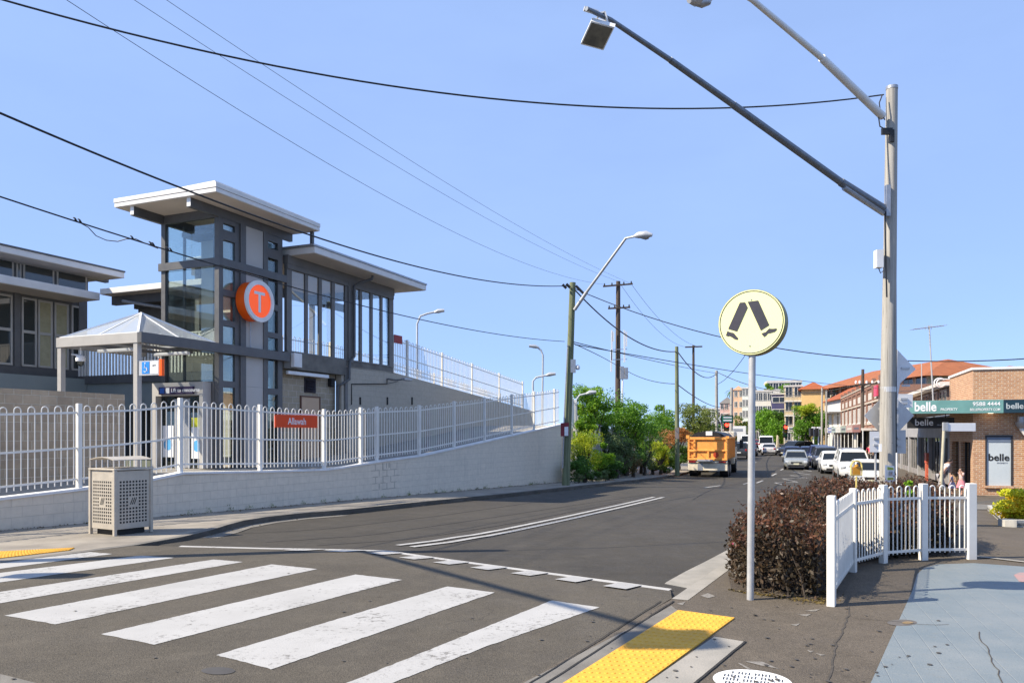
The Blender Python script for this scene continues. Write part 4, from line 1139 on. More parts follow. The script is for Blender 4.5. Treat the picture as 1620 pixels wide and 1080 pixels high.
# boxes and plates on the pole, each a thing of its own
q = empty('meter_box', P(1389, 425, 15.15), 'small white electrical box high on the left side of the weathered timber pole', 'electrical box')
MB().obox(P(1390, 410, 15.2), Vector((.065, 0, 0)), Vector((0, .07, 0)), Vector((0, 0, .17))).build('box', m_whitepaint, q)
MB().tube([P(1390, 424, 15.15), P(1393, 432, 15.15), P(1398, 428, 15.15)], .01, 6).build('lead', m_cable, q)
def plate(name, label, cat, uv, y, th, m, grp=None, extra=None):
    c = P(sum(p[0] for p in uv) / len(uv), sum(p[1] for p in uv) / len(uv), y)
    q = empty(name, c, label, cat, grp)
    MB().prism([P(u, v, y) for u, v in uv], (0, th, 0)).build('panel', m, q)
    mb = MB()
    for f in (.35, .65):
        a = min(p[1] for p in uv); b = max(p[1] for p in uv); v = a + (b - a) * f
        u0 = min(p[0] for p in uv); u1 = max(p[0] for p in uv)
        mb.bar(P(u0 * .7 + u1 * .3, v, y - .012), P(u0 * .3 + u1 * .7, v, y - .012), .02, .04)
    mb.build('mounting_channel', m_alu, q)
    return q
plate('diamond_sign', 'grey diamond sign seen from behind across the weathered timber pole', 'road sign', ((1367, 657), (1406, 618), (1446, 657), (1406, 699)), 15.52, .006, m_alu)
plate('folded_sign', 'white triangular half of a sign back high on the right side of the timber pole', 'road sign', ((1417, 550), (1449, 584), (1424, 606), (1418, 642)), 15.5, .006, m_signw)
plate('square_sign', 'white square sign back on the right of the timber pole above the grey diamond', 'road sign', ((1416, 623), (1444, 623), (1444, 644), (1428, 645), (1416, 630)), 15.60, .006, m_signw)
plate('rectangular_sign', 'grey rectangular sign back low on the right side of the timber pole', 'road sign', ((1414, 680), (1433, 680), (1433, 717), (1414, 717)), 15.5, .006, m_alu)
q = plate('blank_sign', 'tall white blank panel behind the left side of the timber pole', 'road sign', ((1376, 682), (1397, 682), (1397, 715), (1376, 715)), 17.5, .006, m_signw)
g_ = P(1386, 740, 17.5)
MB().tube([(g_.x, 17.53, gz(g_.x, 17.5)), (g_.x, 17.53, P(1386, 684, 17.5).z)], .025, 8).build('post', m_pole, q)
q = empty('notice', P(1406, 748, 15.1), 'white notice with green bands taped low on the timber pole', 'notice')
MB().prism([P(1400, 735, 15.1), P(1415, 737, 15.14), P(1415, 762, 15.14), P(1400, 763, 15.1)], (0, .006, 0)).build('paper', m_signw, q)
MB().prism([P(1404, 738, 15.108), P(1413.5, 739.5, 15.13), P(1413.5, 743, 15.13), P(1404, 743, 15.108)], (0, -.004, 0)).prism([P(1404, 755, 15.108), P(1413.5, 755, 15.13), P(1413.5, 758.5, 15.13), P(1404, 759, 15.108)], (0, -.004, 0)).build('green_band', pm('lime_print', (.3, .4, .08), None, 4, .5), q)
MB().prism([P(1406, 745, 15.1), P(1412, 745, 15.118), P(1412, 752, 15.118), P(1406, 752, 15.1)], (0, -.004, 0)).build('picture', m_steelg, q)
tag(MB().prism([P(1391, 702, 15.1), P(1395, 702, 15.09), P(1395, 714, 15.09), P(1391, 714, 15.1)], (0, .02, 0)).build('pole_tag', m_signw), 'tiny white tag on the left edge of the timber pole', 'tag')
# thin stake by the pole
tag(MB().tube([(P(1419, 752, 14.5).x, 14.5, gz(8, 14.5)), P(1418.5, 716, 14.5)], .014, 8).build('marker_stake', m_signw), 'thin white stake in the hedge right of the timber pole', 'stake')
# yellow hoop marker
p = P(1355, 760, 12.5); mz = gz(p.x, p.y)
q = empty('hoop_marker', (p.x, p.y, mz), 'orange paddle inside a pale yellow hoop on a short post in the hedge', 'marker')
mb = MB(); zc = P(1355, 741, 12.5).z
mb.tube([(p.x, p.y, mz), (p.x, p.y, zc - .12)], .016, 8)
mb.tube([(p.x - .085, p.y, zc - .1), (p.x - .085, p.y, zc + .04)] + [(p.x + .085 * math.cos(a), p.y, zc + .04 + .085 * math.sin(a)) for a in np.linspace(math.pi, 0, 9)] + [(p.x + .085, p.y, zc + .04), (p.x + .085, p.y, zc - .1), (p.x - .085, p.y, zc - .1)], .014, 8)
mb.build('hoop', pm('pale_yellow_plastic', (.75, .6, .2), None, 3, .4), q)
MB().bbox(p.x - .065, p.x + .065, p.y - .012, p.y + .012, zc - .11, zc + .03, .005).tube([(p.x, p.y, zc + .03), (p.x, p.y, zc + .07)], .03, 10).build('paddle', pm('amber_plastic', (.75, .33, .03), None, 3, .4), q)
# street-name post
p = Vector((X(1487, 22), 22, 0)); p.z = gz(p.x, p.y)
q = empty('street_name_sign', p, 'cream post with a blank white street name blade before the corner shop', 'street sign')
MB().tube([p, P(1494, 668, 22)], .042, 12).build('post', pm('cream_post', (.5, .46, .34), (.42, .38, .28), 3, .5), q, 40)
MB().bbox(X(1496, 22), X(1543, 22), 21.98, 22.0, P(1, 682, 22).z, P(1, 669, 22).z, .006).build('blade', m_signw, q)
MB().bbox(X(1491, 22), X(1499, 22), 21.96, 22.02, P(1, 681, 22).z, P(1, 668, 22).z, .006).build('bracket', m_alu, q)

# ---- green timber pole on the left footpath
def pole(name, label, base, topp, r0, r1, m, cat='power pole', group=None):
    e = empty(name, base, label, cat, group)
    MB().tube([base, base * .5 + topp * .5, topp], [r0, (r0 + r1) / 2, r1], 16).build('shaft', m, e, 50)
    return e
y = 33.4; b = Vector((X(895, y), y, gz(2.3, y)))
P1T = P(906, 447, y)
e = pole('timber_pole', 'leaning green tinted timber pole with lamp arm at the end of the white wall', b, P1T, .17, .13, m_woodg)
l0, l1, l2 = P(909, 490, y - .15), P(990, 377, y - 2), P(1004, 374, y - 2.2)
MB().tube([l0, P(928, 462, y - .5)], .075, 10).tube([P(928, 462, y - .5), l1, l2], [.06, .05, .045], 10).build('lamp_arm', m_pole, e, 40)
hd = MB().tube([P(1003, 374, y - 2.2), P(1010, 372, y - 2.3), P(1022, 371, y - 2.4), P(1032, 372, y - 2.5)], [.05, .13, .15, .06], 12).build('lamp_head', m_alu, e, 40)
MB().tube([P(1014, 375, y - 2.3), P(1022, 376, y - 2.35), P(1027, 376, y - 2.4)], [.06, .09, .04], 10).build('lamp_bowl', m_steelg, hd, 40)
mb = MB()
for u, v in ((893, 453), (899, 452), (914, 455), (920, 461)): mb.tube([P(u - 3, v - 3, y - .2), P(u + 3, v + 3, y - .2)], .06, 6)
mb.build('cable_clamp', m_blackp, e)
MB().tube([P(898, 545, y - .15), P(893, 650, y - .16), P(890, 740, y - .18)], .03, 6).build('conduit', m_steelg, e)
q = empty('pole_cabinet', P(907, 588, y), 'grey cabinet with a small white camera on the leaning green pole', 'cabinet')
MB().obox(P(906.5, 579, y - .05), Vector((.11, 0, 0)), Vector((0, .1, 0)), Vector((0, 0, .28))).build('cabinet', m_steelg, q)
MB().lathe(P(914, 584, y - .05), [(.02, .2), (.09, .14), (.1, .05), (.06, -.02)], 12).build('camera', m_signw, q)
q = empty('notice', P(893, 680, y - .2), 'dark red notice board on the leaning green pole', 'notice')
MB().prism([P(887, 669, y - .3), P(900, 668, y - .3), P(900, 689, y - .3), P(887, 690, y - .3)], (0, .02, 0)).build('red_board', pm('dark_red_board', (.22, .02, .03), None, 3, .5), q)
MB().prism([P(893, 675, y - .31), P(899, 674.5, y - .31), P(899, 689, y - .31), P(893, 689, y - .31)], (0, .004, 0)).build('paper', m_signw, q)

# ---- tall telecom pole behind the trees
y = 62; b = Vector((X(977, y), y, gz(8, y)))
P2T = P(978, 445, y)
e = pole('telecom_pole', 'tall brown timber pole with crossarms and antennas behind the trees', b, P2T, .24, .17, m_woodb)
for (ua, va, ub, vb) in ((954, 453, 1001, 449), (962, 488, 997, 486)):
    c = MB().bar(P(ua, va, y - .2), P(ub, vb, y - .2), .1, .12).build('crossarm', m_woodb, e)
    mb = MB()
    for t in (.05, .3, .7, .95):
        o = P(ua + (ub - ua) * t, va + (vb - va) * t, y - .2); mb.lathe(o, [(.03, 0), (.06, .08), (.05, .2), (.02, .24)], 8)
    mb.build('insulator', m_blackp, c)
for u, v0, v1 in ((968, 522, 570), (970, 525, 540), (988, 522, 573), (991, 525, 548), (967, 553, 588)):
    MB().bar(P(u, v1, y - .3), P(u, v0, y - .3), .12, .09, Vector((0, 1, 0))).build('antenna', m_signw, e)
mb = MB()
for v in (553, 569): mb.bar(P(967, v, y - .25), P(992, v - 1, y - .25), .05, .05)
mb.build('antenna_bracket', m_steelg, e)
MB().bbox(X(980, y), X(986, y), y - .5, y - .2, P(0, 600, y).z, P(0, 580, y).z, .02).bbox(X(986.5, y), X(992, y), y - .6, y - .3, P(0, 600, y).z, P(0, 582, y).z, .02).build('equipment_box', m_steelg, e)
MB().tube([P(985, 600, y - .4), P(983, 690, y - .3)], .06, 8).build('cable_duct', m_signw, e)

y = 48.5; b = Vector((X(1071.5, y), y, gz(10.2, y)))
P3T = P(1070.5, 548, y)
e = pole('timber_pole', 'slim pale green timber pole on the footpath left of the orange truck', b, P3T, .15, .11, m_woodg)
MB().prism([P(1068, 676, y - .2), P(1074, 676, y - .2), P(1074, 694, y - .2), P(1068, 694, y - .2)], (0, .01, 0)).build('notice_panel', pm('pinkish_notice', (.4, .25, .22), (.3, .28, .25), 9, .6), e)
y = 95; b = Vector((X(1097, y), y, gz(22, y)))
P4T = P(1097, 546, y)
e = pole('timber_pole', 'distant brown pole with a short crossarm behind the olive trees', b, P4T, .2, .14, m_woodb)
MB().bar(P(1084, 549, y - .2), P(1111, 548, y - .2), .14, .16).build('crossarm', m_woodb, e)
y = 84; b = Vector((X(1134, y), y, gz(21, y)))
P5T = P(1133.5, 586, y)
e = pole('timber_pole', 'grey pole rising behind the orange truck', b, P5T, .18, .14, m_wood)
y = 112; b = Vector((X(1156.5, y), y, gz(30, y)))
pole('timber_pole', 'pale timber pole beside the green direction sign', b, P(1157.5, 613, y), .25, .2, m_wood)
y = 72; b = Vector((X(1364, y), y, gz(32, y)))
P7T = P(1365, 584, y)
e = pole('timber_pole', 'dark brown power pole in front of the brick shop row', b, P7T, .17, .13, m_woodb)
MB().bar(P(1352, 609, y - .2), P(1392, 606, y - .2), .12, .13).build('crossarm', m_woodb, e)
mb = MB()
for u in (1354, 1360, 1371, 1380, 1390): mb.lathe(P(u, 607, y - .2), [(.05, 0), (.1, .1), (.08, .25), (.03, .3)], 8)
mb.build('insulator', m_signw, e)
y = 100
for u, v, lab in ((1300, 613, 'thin pale pole left of the white shop house'), (1307, 617, 'second thin pale pole right against the white shop house')):
    b = Vector((X(u, y), y, gz(38, y))); pole('street_pole', lab, b, P(u + .5, v, y), .14, .11, m_wood, 'pole')
y = 88; b = Vector((X(1055, y), y, gz(18, y)))
pole('street_pole', 'short dark pole among the olive trees', b, P(1050, 640, y), .13, .1, m_woodb, 'pole')

# off-frame pole on the left whose wires cross the sky and whose shadow lies on the road
OP = Vector((-8.8, 10.3, 0))
e = pole('timber_pole', 'timber pole on the near left footpath that carries the overhead cables', OP, OP + Vector((0, 0, 7.9)), .16, .12, m_wood)
MB().tube([OP + Vector((0, 0, 6.0)), (-7.6, 7.5, 6.7), (-6.5, 5.0, 7.3)], .055, 10).build('lamp_arm', m_steelg, e)
MB().bbox(-6.8, -6.2, 4.5, 5.1, 7.1, 7.4, .05).build('lamp_head', m_alu, e)

# ---- small rail-side lamps on the left skyline
m_lampp = pm('lamp_post_grey', (.5, .52, .55), None, 4, .5)
for pts, y, lab in ((((660, 570), (660, 512), (665, 500), (676, 496), (690, 493)), 46, 'slim lamp post with curved arm above the upper ramp fence'),
                    (((858, 640), (859, 562), (856, 554), (850, 549)), 52, 'slim lamp post with a short arm pointing left, at the ramp top'),
                    (((843, 630), (843, 603), (848, 597), (866, 593)), 50, 'low slim lamp post with arm bending right behind the white fence'),
                    (((912, 655), (912, 632), (917, 625), (930, 622)), 41, 'small white lamp post in the trees right of the leaning pole')):
    b = P(*pts[0], y)
    zb = gz(b.x, y)
    e = empty('lamp_post', (b.x, y, zb), lab, 'lamp post', 'slim lamp posts along the railway')
    MB().tube([(b.x, y, zb)] + [P(u, v, y) for u, v in pts], .05 if y < 45 else .06, 8).build('post', m_lampp, e, 40)
    u, v = pts[-1]; d = 1 if pts[-1][0] > pts[-2][0] else -1
    MB().tube([P(u - 3 * d, v + 1, y), P(u + 3 * d, v - 1, y), P(u + 13 * d, v - 2, y)], [.06, .13, .09], 8).build('lamp_head', m_alu, e, 40)

# ---- overhead cables
def cable(label, a, b, r, via=None, b_fit=None, n=40):
    """a cable from a to b; via = (u, v) on it sets the sag; b_fit = a second (u, v) that sets the height of b"""
    a = Vector(a); b = Vector(b)
    def at_u(u):
        lo, hi = 0.0, 1.0
        f = lambda t: (a.x + (b.x - a.x) * t) - (u - U0) / F * (a.y + (b.y - a.y) * t)
        s = f(0) > 0
        for _ in range(50):
            m = (lo + hi) / 2
            if (f(m) > 0) == s: lo = m
            else: hi = m
        return lo
    sag = (a - b).length * .015
    if via:
        t = at_u(via[0]); zt_ = H + (V0 - via[1]) / F * (a.y + (b.y - a.y) * t)
        if b_fit:
            t2 = at_u(b_fit[0]); z2 = H + (V0 - b_fit[1]) / F * (a.y + (b.y - a.y) * t2)
            A = np.array([[t, -4 * t * (1 - t)], [t2, -4 * t2 * (1 - t2)]]); y_ = np.array([zt_ - a.z * (1 - t), z2 - a.z * (1 - t2)])
            zb, sag = np.linalg.solve(A, y_); b.z = zb
        else:
            sag = (a.z + (b.z - a.z) * t - zt_) / (4 * t * (1 - t))
    pts = [a + (b - a) * (k / n) - Vector((0, 0, 4 * sag * (k / n) * (1 - k / n))) for k in range(n + 1)]
    o = MB().tube(pts, r, 6).build('overhead_cable', m_cable, smooth=60)
    tag(o, label, 'cable')
    return pts
y1 = 33.4
cable('thick cable sweeping from the left edge over the lift tower to the leaning green pole', P(900, 452, y1), (-8.8, 10.3, 7), .019, (500, 375), (0, 179))
W2 = cable('lower cable from the left edge behind the round orange sign to the green pole', P(893, 540, y1), (-8.8, 10.3, 5), .013, (620, 495), (110, 347))
cable('cable crossing the upper sky from the big timber pole to the top left', P(1398, 150, 15.3), (-8.8, 10.3, 8), .014, (1000, 171), (300, 76))
for u, v, v1, v2, lab in ((956, 450, (440, 212), (105, 0), 'lowest of the three thin wires descending to the telecom pole crossarm'), (978, 445, (560, 222), (212, 0), 'middle of the three thin wires descending to the telecom pole crossarm'), (999, 449, (640, 248), (263, 0), 'highest of the three thin wires descending to the telecom pole crossarm')):
    cable(lab, P(u, v, 62), (-16, 6, 14), (.007 if u != 956 else .008), v1, v2)
cable('cable sweeping from the leaning green pole to the right edge past the crossing sign', P(908, 456, y1), (26, 21, 6), .02, (1100, 523), (1500, 571.5))
cable('cable sagging from the leaning green pole to the slim pale green pole', P(909, 458, y1), P(1069, 556, 48.5), .03, (1000, 536))
cable('thin cable from the leaning pole midway to the telecom pole', P(900, 540, y1), P(976, 578, 62), .02, (935, 556))
cable('thin cable between leaning pole and the grey pole behind the truck', P(900, 539, y1), P(1132, 590, 84), .02, (1040, 572))
cable('thin cable from the telecom pole boxes to the slim green pole', P(991, 586, 62), P(1069, 607, 48.5), .022, (1030, 602))
cable('cable from the slim green pole to the grey pole behind the truck', P(1072, 556, 48.5), P(1132, 592, 84), .035, (1108, 594))
cable('cable from the slim green pole falling toward the traffic lights', P(1072, 608, 48.5), P(1157, 640, 112), .03, (1110, 634))
cable('cable from the grey pole across to the brown power pole on the right', P(1134, 588, 84), P(1364, 606, 72), .035, (1290, 620))
cable('long thin cable from the leaning pole top to the brown power pole on the right', P(910, 545, y1), P(1364, 612, 72), .02, (1140, 584))
cable('steep stay wire from the grey pole up to the right', P(1134, 608, 84), (X(1180, 60), 60, P(0, 560, 60).z), .025)
cable('cable from the telecom crossarm down to the distant crossarm', P(1000, 451, 62), P(1110, 549, 95), .014, (1050, 512))
cable('second cable from the telecom pole down to the distant crossarm', P(980, 447, 62), P(1086, 549, 95), .014, (1030, 512))
cable('cable from the brown power pole to the corner shop roof', P(1366, 607, 72), (X(1520, 38), 38, 4.2), .02)
# loop of slack and small birds on the lower cable
mb = MB(); mb.tube([P(u, v, 14.4) for u, v in ((124, 351), (140, 360), (152, 373), (168, 380), (186, 382), (200, 378), (215, 378), (232, 386), (250, 393))], .009, 6)
tag(mb.build('overhead_cable', m_cable), 'short slack loop hanging from the lower left cable', 'cable')
for i, (u, lab) in enumerate(((119, 'first'), (126, 'second'), (209, 'third'), (238, 'fourth'), (242, 'fifth'), (265, 'sixth'), (270, 'seventh'))):
    best = min(W2, key=lambda p: abs(U0 + F * p.x / p.y - u))
    i0 = W2.index(best); nb = W2[min(i0 + 1, len(W2) - 1)]; pv = W2[max(0, i0 - 1)]
    tgt = None
    for a, b in ((pv, best), (best, nb)):
        ua, ub = U0 + F * a.x / a.y, U0 + F * b.x / b.y
        if min(ua, ub) <= u <= max(ua, ub): tgt = a + (b - a) * ((u - ua) / (ub - ua))
    p = (tgt or best) + Vector((0, 0, .03))
    o = MB().tube([p + Vector((.034, .01, -.042)), p + Vector((.016, .005, -.016)), p, p + Vector((-.01, 0, .022)), p + Vector((-.028, -.005, .03)), p + Vector((-.04, -.005, .027))], [.004, .012, .018, .013, .012, .002], 8).build('bird', m_blackp, smooth=60)
    tag(o, 'small dark bird perched on the lower cable, %s from the left edge' % lab, 'bird', 'birds on the lower cable')
# bus stop
p = G(1028, 749)
q = empty('bus_stop_sign', p, 'white bus stop sign with round blue emblem on a thin post', 'bus stop')
MB().tube([p, Vector((X(1024, p.y), p.y, P(0, 675, p.y).z))], .04, 8).build('post', m_signw, q, 40)
yy = p.y - .06
MB().prism([P(1014, 692, yy), P(1027, 692, yy), P(1027, 681, yy), P(1024.5, 677, yy), P(1020.5, 675.5, yy), P(1016, 677, yy), P(1014, 681, yy)], (0, .03, 0)).build('panel', m_signw, q)
MB().disc(P(1020.5, 683, yy - .002), (0, -1, 0), .2, .006, 20).build('emblem', pm('emblem_blue', (.1, .13, .5), None, 3, .4), q)
MB().prism([P(1023, 710, yy), P(1030, 710, yy), P(1030, 719, yy), P(1023, 719, yy)], (0, .03, 0)).build('timetable', m_signw, q)
p = G(982, 752)
q = empty('bench', p, 'low dark timber bench among the bushes left of the bus stop', 'bench')
fr = Fr(p, R(66))
MB().box(-.8, .8, -.2, .2, .42, .47).build('seat', m_woodb, q, frame=fr)
MB().box(-.8, .8, .2, .24, .5, .85).build('backrest', pm('yellow_green_slat', (.2, .22, .1), None, 4, .6), q, frame=fr)
for x in (-.6, .6): MB().box(x - .03, x + .03, -.18, .2, 0, .42).build('leg', m_alu, q, frame=fr)
# traffic lights
def traffic_light(name, label, u, y, v0, v1, lit, back=False):
    b = Vector((X(u, y), y, gz(X(u, y), y)))
    q = empty(name, b, label, 'traffic light', 'traffic lights at the far junction')
    zt_, zb = P(0, v0, y).z, P(0, v1, y).z; h = zt_ - zb
    MB().tube([b, (b.x, b.y, zt_ + .2)], .07, 10).build('pole', m_pole, q)
    MB().bbox(b.x - .32, b.x + .32, y - .12, y - .1, zb - .1, zt_ + .1, .01).build('backboard', m_blackp, q)
    MB().bbox(b.x - .17, b.x + .17, y - .3, y - .12, zb, zt_, .03).build('housing', m_blackp, q)
    for i, c in enumerate(('red', 'amber', 'green')):
        zz = zt_ - h * (i + .5) / 3
        on = lit == c
        mt = emit('red_lamp_lit', 'FF3020', 6) if on else pm(c + '_lens', {'red': (.1, .01, .01), 'amber': (.1, .06, .01), 'green': (.01, .06, .03)}[c], None, 3, .3)
        MB().disc((b.x, y - .3, zz), (0, -1, 0), h * .14, .02, 16).build('lens', mt, q)
        MB().tube([(b.x, y - .3, zz + h * .13), (b.x, y - .48, zz + h * .11)], h * .06, 8).build('visor', m_blackp, q)
traffic_light('traffic_light', 'traffic light showing red beside the green direction sign', 1149, 96, 668, 690, 'red')
traffic_light('traffic_light', 'traffic light showing red above the junction, left of the leafy street tree', 1242, 108, 672, 691, 'red')
y = 96
for u, lab in ((1287, 'unlit traffic signal seen from the side, left of the shop awnings'), (1295, 'second dark traffic signal close by the shop awnings')):
    b = Vector((X(u, y), y, gz(X(u, y), y)))
    q = empty('traffic_signal', b, lab, 'traffic light', 'traffic lights at the far junction')
    MB().tube([b, (b.x, b.y, P(0, 676, y).z)], .09, 8).build('pole', m_signw, q)
    MB().bbox(b.x - .5, b.x - .1, y - .3, y + .2, P(0, 690, y).z, P(0, 677, y).z, .03).build('housing', m_blackp, q)
    MB().bbox(b.x - .2, b.x + .25, y - .1, y + .1, P(0, 679, y).z, P(0, 675, y).z, .03).build('cap_light', m_signw, q)
# green direction sign
y = 94
b = Vector((X(1142, y), y, gz(X(1142, y), y)))
q = empty('direction_sign', b, 'green and white direction sign with a white arrow pointing left', 'road sign')
MB().bbox(X(1136, y), X(1160, y), y - .1, y, P(0, 669, y).z, P(0, 656.5, y).z, .03).build('board', pm('sign_edge_black', (.03, .035, .035), None, 3, .5), q)
MB().box(X(1142, y), X(1158.5, y), y - .14, y - .101, P(0, 667.5, y).z, P(0, 658, y).z).build('green_panel', pm('sign_green', (.03, .2, .12), None, 3, .4), q)
MB().box(X(1144, y), X(1157, y), y - .16, y - .141, P(0, 661.3, y).z, P(0, 659, y).z).box(X(1144, y), X(1157, y), y - .16, y - .141, P(0, 666, y).z, P(0, 663.6, y).z).build('white_lines', m_signw, q)
MB().prism([P(1136, 662.5, y - .15), P(1139.5, 657.5, y - .15), P(1141, 657.5, y - .15), P(1139, 662.5, y - .15), P(1141, 667.5, y - .15), P(1139.5, 667.5, y - .15)], (0, .03, 0)).build('arrow', m_signw, q)
MB().tube([b, (b.x, b.y + .05, P(0, 657, y).z)], .07, 8).build('post', m_pole, q)
# second small direction board on the right of the junction
y = 110
b = Vector((X(1256, y), y, gz(X(1256, y), y)))
q = empty('direction_sign', b, 'small white street board on a pole before the cream apartment balconies', 'road sign')
MB().bbox(X(1247, y), X(1265, y), y - .1, y, P(0, 680, y).z, P(0, 675, y).z, .02).build('board', m_signw, q)
MB().box(X(1248, y), X(1264, y), y - .12, y - .101, P(0, 679, y).z, P(0, 677, y).z).build('dark_line', m_steelg, q)
MB().tube([b, (b.x, b.y + .05, P(0, 640, y).z)], .12, 8).build('post', pm('cream_pole', (.5, .47, .4), None, 4, .6), q)

# ================================================================== PLANTS
rng_np = np.random.default_rng(5)
def leaf_quads(C, size, tilt=1.0, aspect=.45, curl=.25):
    """diamond leaves at points C, random orientation"""
    n = len(C)
    d = rng_np.normal(size=(n, 3)); d[:, 2] *= tilt; d /= np.linalg.norm(d, axis=1)[:, None]
    r = rng_np.normal(size=(n, 3)); b = np.cross(d, r); b /= np.linalg.norm(b, axis=1)[:, None]
    nn = np.cross(d, b)
    L = size * rng_np.uniform(.6, 1.3, (n, 1)); w = L * aspect
    V = np.empty((n, 4, 3))
    V[:, 0] = C - d * L / 2; V[:, 1] = C + b * w / 2 + nn * L * curl * .3; V[:, 2] = C + d * L / 2; V[:, 3] = C - b * w / 2 + nn * L * curl * .3
    return V.reshape(-1, 3), np.arange(4 * n).reshape(n, 4)
def shell_pts(c, rad, n, inner=.55):
    d = rng_np.normal(size=(n, 3)); d /= np.linalg.norm(d, axis=1)[:, None]
    r = inner + (1 - inner) * rng_np.random((n, 1)) ** .7
    return np.array(c) + d * r * np.array(rad) * rng_np.uniform(.85, 1.12, (n, 1))
def crown_pts(c, rad, nclump, n, clump=.36, inner=.5, flat=.8):
    """leaf points gathered in clumps that fill an ellipsoid unevenly"""
    c = np.array(c); rad = np.array(rad); out = []; cl = []
    for k in range(nclump):
        d = rng_np.normal(size=3); d /= np.linalg.norm(d)
        r = rng_np.random() ** .45
        p = c + d * rad * r * .82
        cr = rad * clump * rng_np.uniform(.55, 1.25); cr[2] *= flat
        out.append(shell_pts(p, cr, int(n / nclump * rng_np.uniform(.5, 1.5)), inner)); cl.append(p)
    return np.vstack(out), cl
def tree(name, label, base, c, rad, m, nclump=26, n=6000, leaf=.12, clump=.36, cat='tree', group=None, tr=.12, inner=.5, aspect=.45, flat=.8, stems=8):
    e = empty(name, base, label, cat, group)
    P_, cl = crown_pts(c, rad, nclump, n, clump, inner, flat)
    V, Fc = leaf_quads(P_, leaf, aspect=aspect)
    mesh_np('crown', V, Fc, m, e)
    mb = MB(); b = Vector(base); cv = Vector(c); fork = b + (cv - b) * .45
    mb.tube([b, b * .5 + fork * .5 + Vector((tr * .3, 0, 0)), fork], [tr, tr * .85, tr * .7], 8)
    for p in cl[:stems]:
        q = Vector(p); mid = fork * .5 + q * .5 + Vector((0, 0, -.06 * (q - fork).length))
        mb.tube([fork, mid, q], [tr * .55, tr * .32, tr * .12], 6)
    mb.build('trunk', m_bark, e)
    return e
LG = dict(
    light=leaf_mat('leaf_light_green', ('6E9A22', '98BC34', '4C781C'), .4),
    mid=leaf_mat('leaf_mid_green', ('5E8C26', '86AE3A', '48741F'), .45),
    dark=leaf_mat('leaf_dark_green', ('456B28', '5E8634', '33521D'), .35),
    grey=leaf_mat('leaf_grey_green', ('667A48', '7E9160', '48593A'), .35),
    yellow=leaf_mat('leaf_yellow_green', ('AEB82A', 'C6CC40', '7E9C2A'), .5),
    olive=leaf_mat('leaf_olive', ('6A7A30', '8A9440', '4E5E2A'), .35),
    autumn=leaf_mat('leaf_autumn', ('A8703C', 'B88650', '86603A'), .35),
    brown=leaf_mat('leaf_brown', ('6A5A30', '7A6A3A', '4A4024'), .25),
    willow=leaf_mat('leaf_willow', ('6E9A24', '8CB83A', '4E7A1E'), .45),
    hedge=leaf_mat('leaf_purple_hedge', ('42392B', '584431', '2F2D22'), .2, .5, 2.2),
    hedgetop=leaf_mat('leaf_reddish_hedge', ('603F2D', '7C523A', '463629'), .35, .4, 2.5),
    lime=leaf_mat('leaf_lime_shrub', ('BEC22C', 'D8D63C', 'D0A22A'), .4, .45, 2.0),
)
def gp(u, y): return (X(u, y), y, gz(X(u, y), y))
def ptree(name, label, u0, u1, v0, v1, y, m, **k):
    """tree whose crown spans photo columns u0..u1 and rows v0..v1 at distance y"""
    uc = (u0 + u1) / 2; c = P(uc, (v0 + v1) / 2, y); rx = (u1 - u0) / 2 / F * y * 1.32; rz = (v1 - v0) / 2 / F * y * 1.12
    return tree(name, label, gp(uc, y), tuple(c), (rx, k.pop('ry', rx), rz), m, **k)
# ---- dark purple hedge with its own twigs
HP = [(2.55, 8.75), (3.15, 8.2), (3.66, 9.0), (4.2, 10.05), (4.9, 10.75), (5.66, 11.1), (6.3, 11.25), (6.9, 12.3), (8.1, 15.0), (8.3, 18.6), (6.3, 15.9), (4.3, 12.6), (3.2, 10.7), (2.65, 9.6)]
def in_poly(p, poly):
    c = False
    for (x0, y0), (x1, y1) in zip(poly, poly[1:] + poly[:1]):
        if (y0 > p[1]) != (y1 > p[1]) and p[0] < (x1 - x0) * (p[1] - y0) / (y1 - y0) + x0: c = not c
    return c
def edge_dist(p, poly):
    best = 9
    for (x0, y0), (x1, y1) in zip(poly, poly[1:] + poly[:1]):
        dx, dy = x1 - x0, y1 - y0; t = max(0, min(1, ((p[0] - x0) * dx + (p[1] - y0) * dy) / (dx * dx + dy * dy)))
        best = min(best, math.hypot(p[0] - x0 - dx * t, p[1] - y0 - dy * t))
    return best
def hedge_h(x, y, d):
    h = .84 + .09 * math.sin(x * 2.3 + y) + .07 * math.sin(y * 3.1 - x * 1.7) - .04 * max(0, y - 13)
    return h * min(1, (.7 + d * 1.2))
random.seed(3)
e = empty('hedge', (4.6, 11, 0), 'dark purple leaved hedge filling the corner bed behind the low white fence', 'hedge')
side, tops, twigs = [], [], MB()
cnt = 0
while cnt < 52000:
    x = random.uniform(2.4, 9); y = random.uniform(8.1, 18.7)
    if not in_poly((x, y), HP): continue
    if y > 12.5 and random.random() < .45: continue
    d = edge_dist((x, y), HP); h = hedge_h(x, y, d)
    z = random.random() ** .8 * h
    dep = min(d * 1.2, h - z)
    if dep > .22 and random.random() < .9: continue
    o = random.gauss(0, .035)
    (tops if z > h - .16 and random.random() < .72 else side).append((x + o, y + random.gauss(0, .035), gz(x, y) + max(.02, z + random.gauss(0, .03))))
    cnt += 1
side = [p for p in side if p[2] > .10 or random.random() < .45]
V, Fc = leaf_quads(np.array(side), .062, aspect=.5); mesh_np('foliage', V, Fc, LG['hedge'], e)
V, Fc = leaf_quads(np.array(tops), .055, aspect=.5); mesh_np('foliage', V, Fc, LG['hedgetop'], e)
sp_ = []
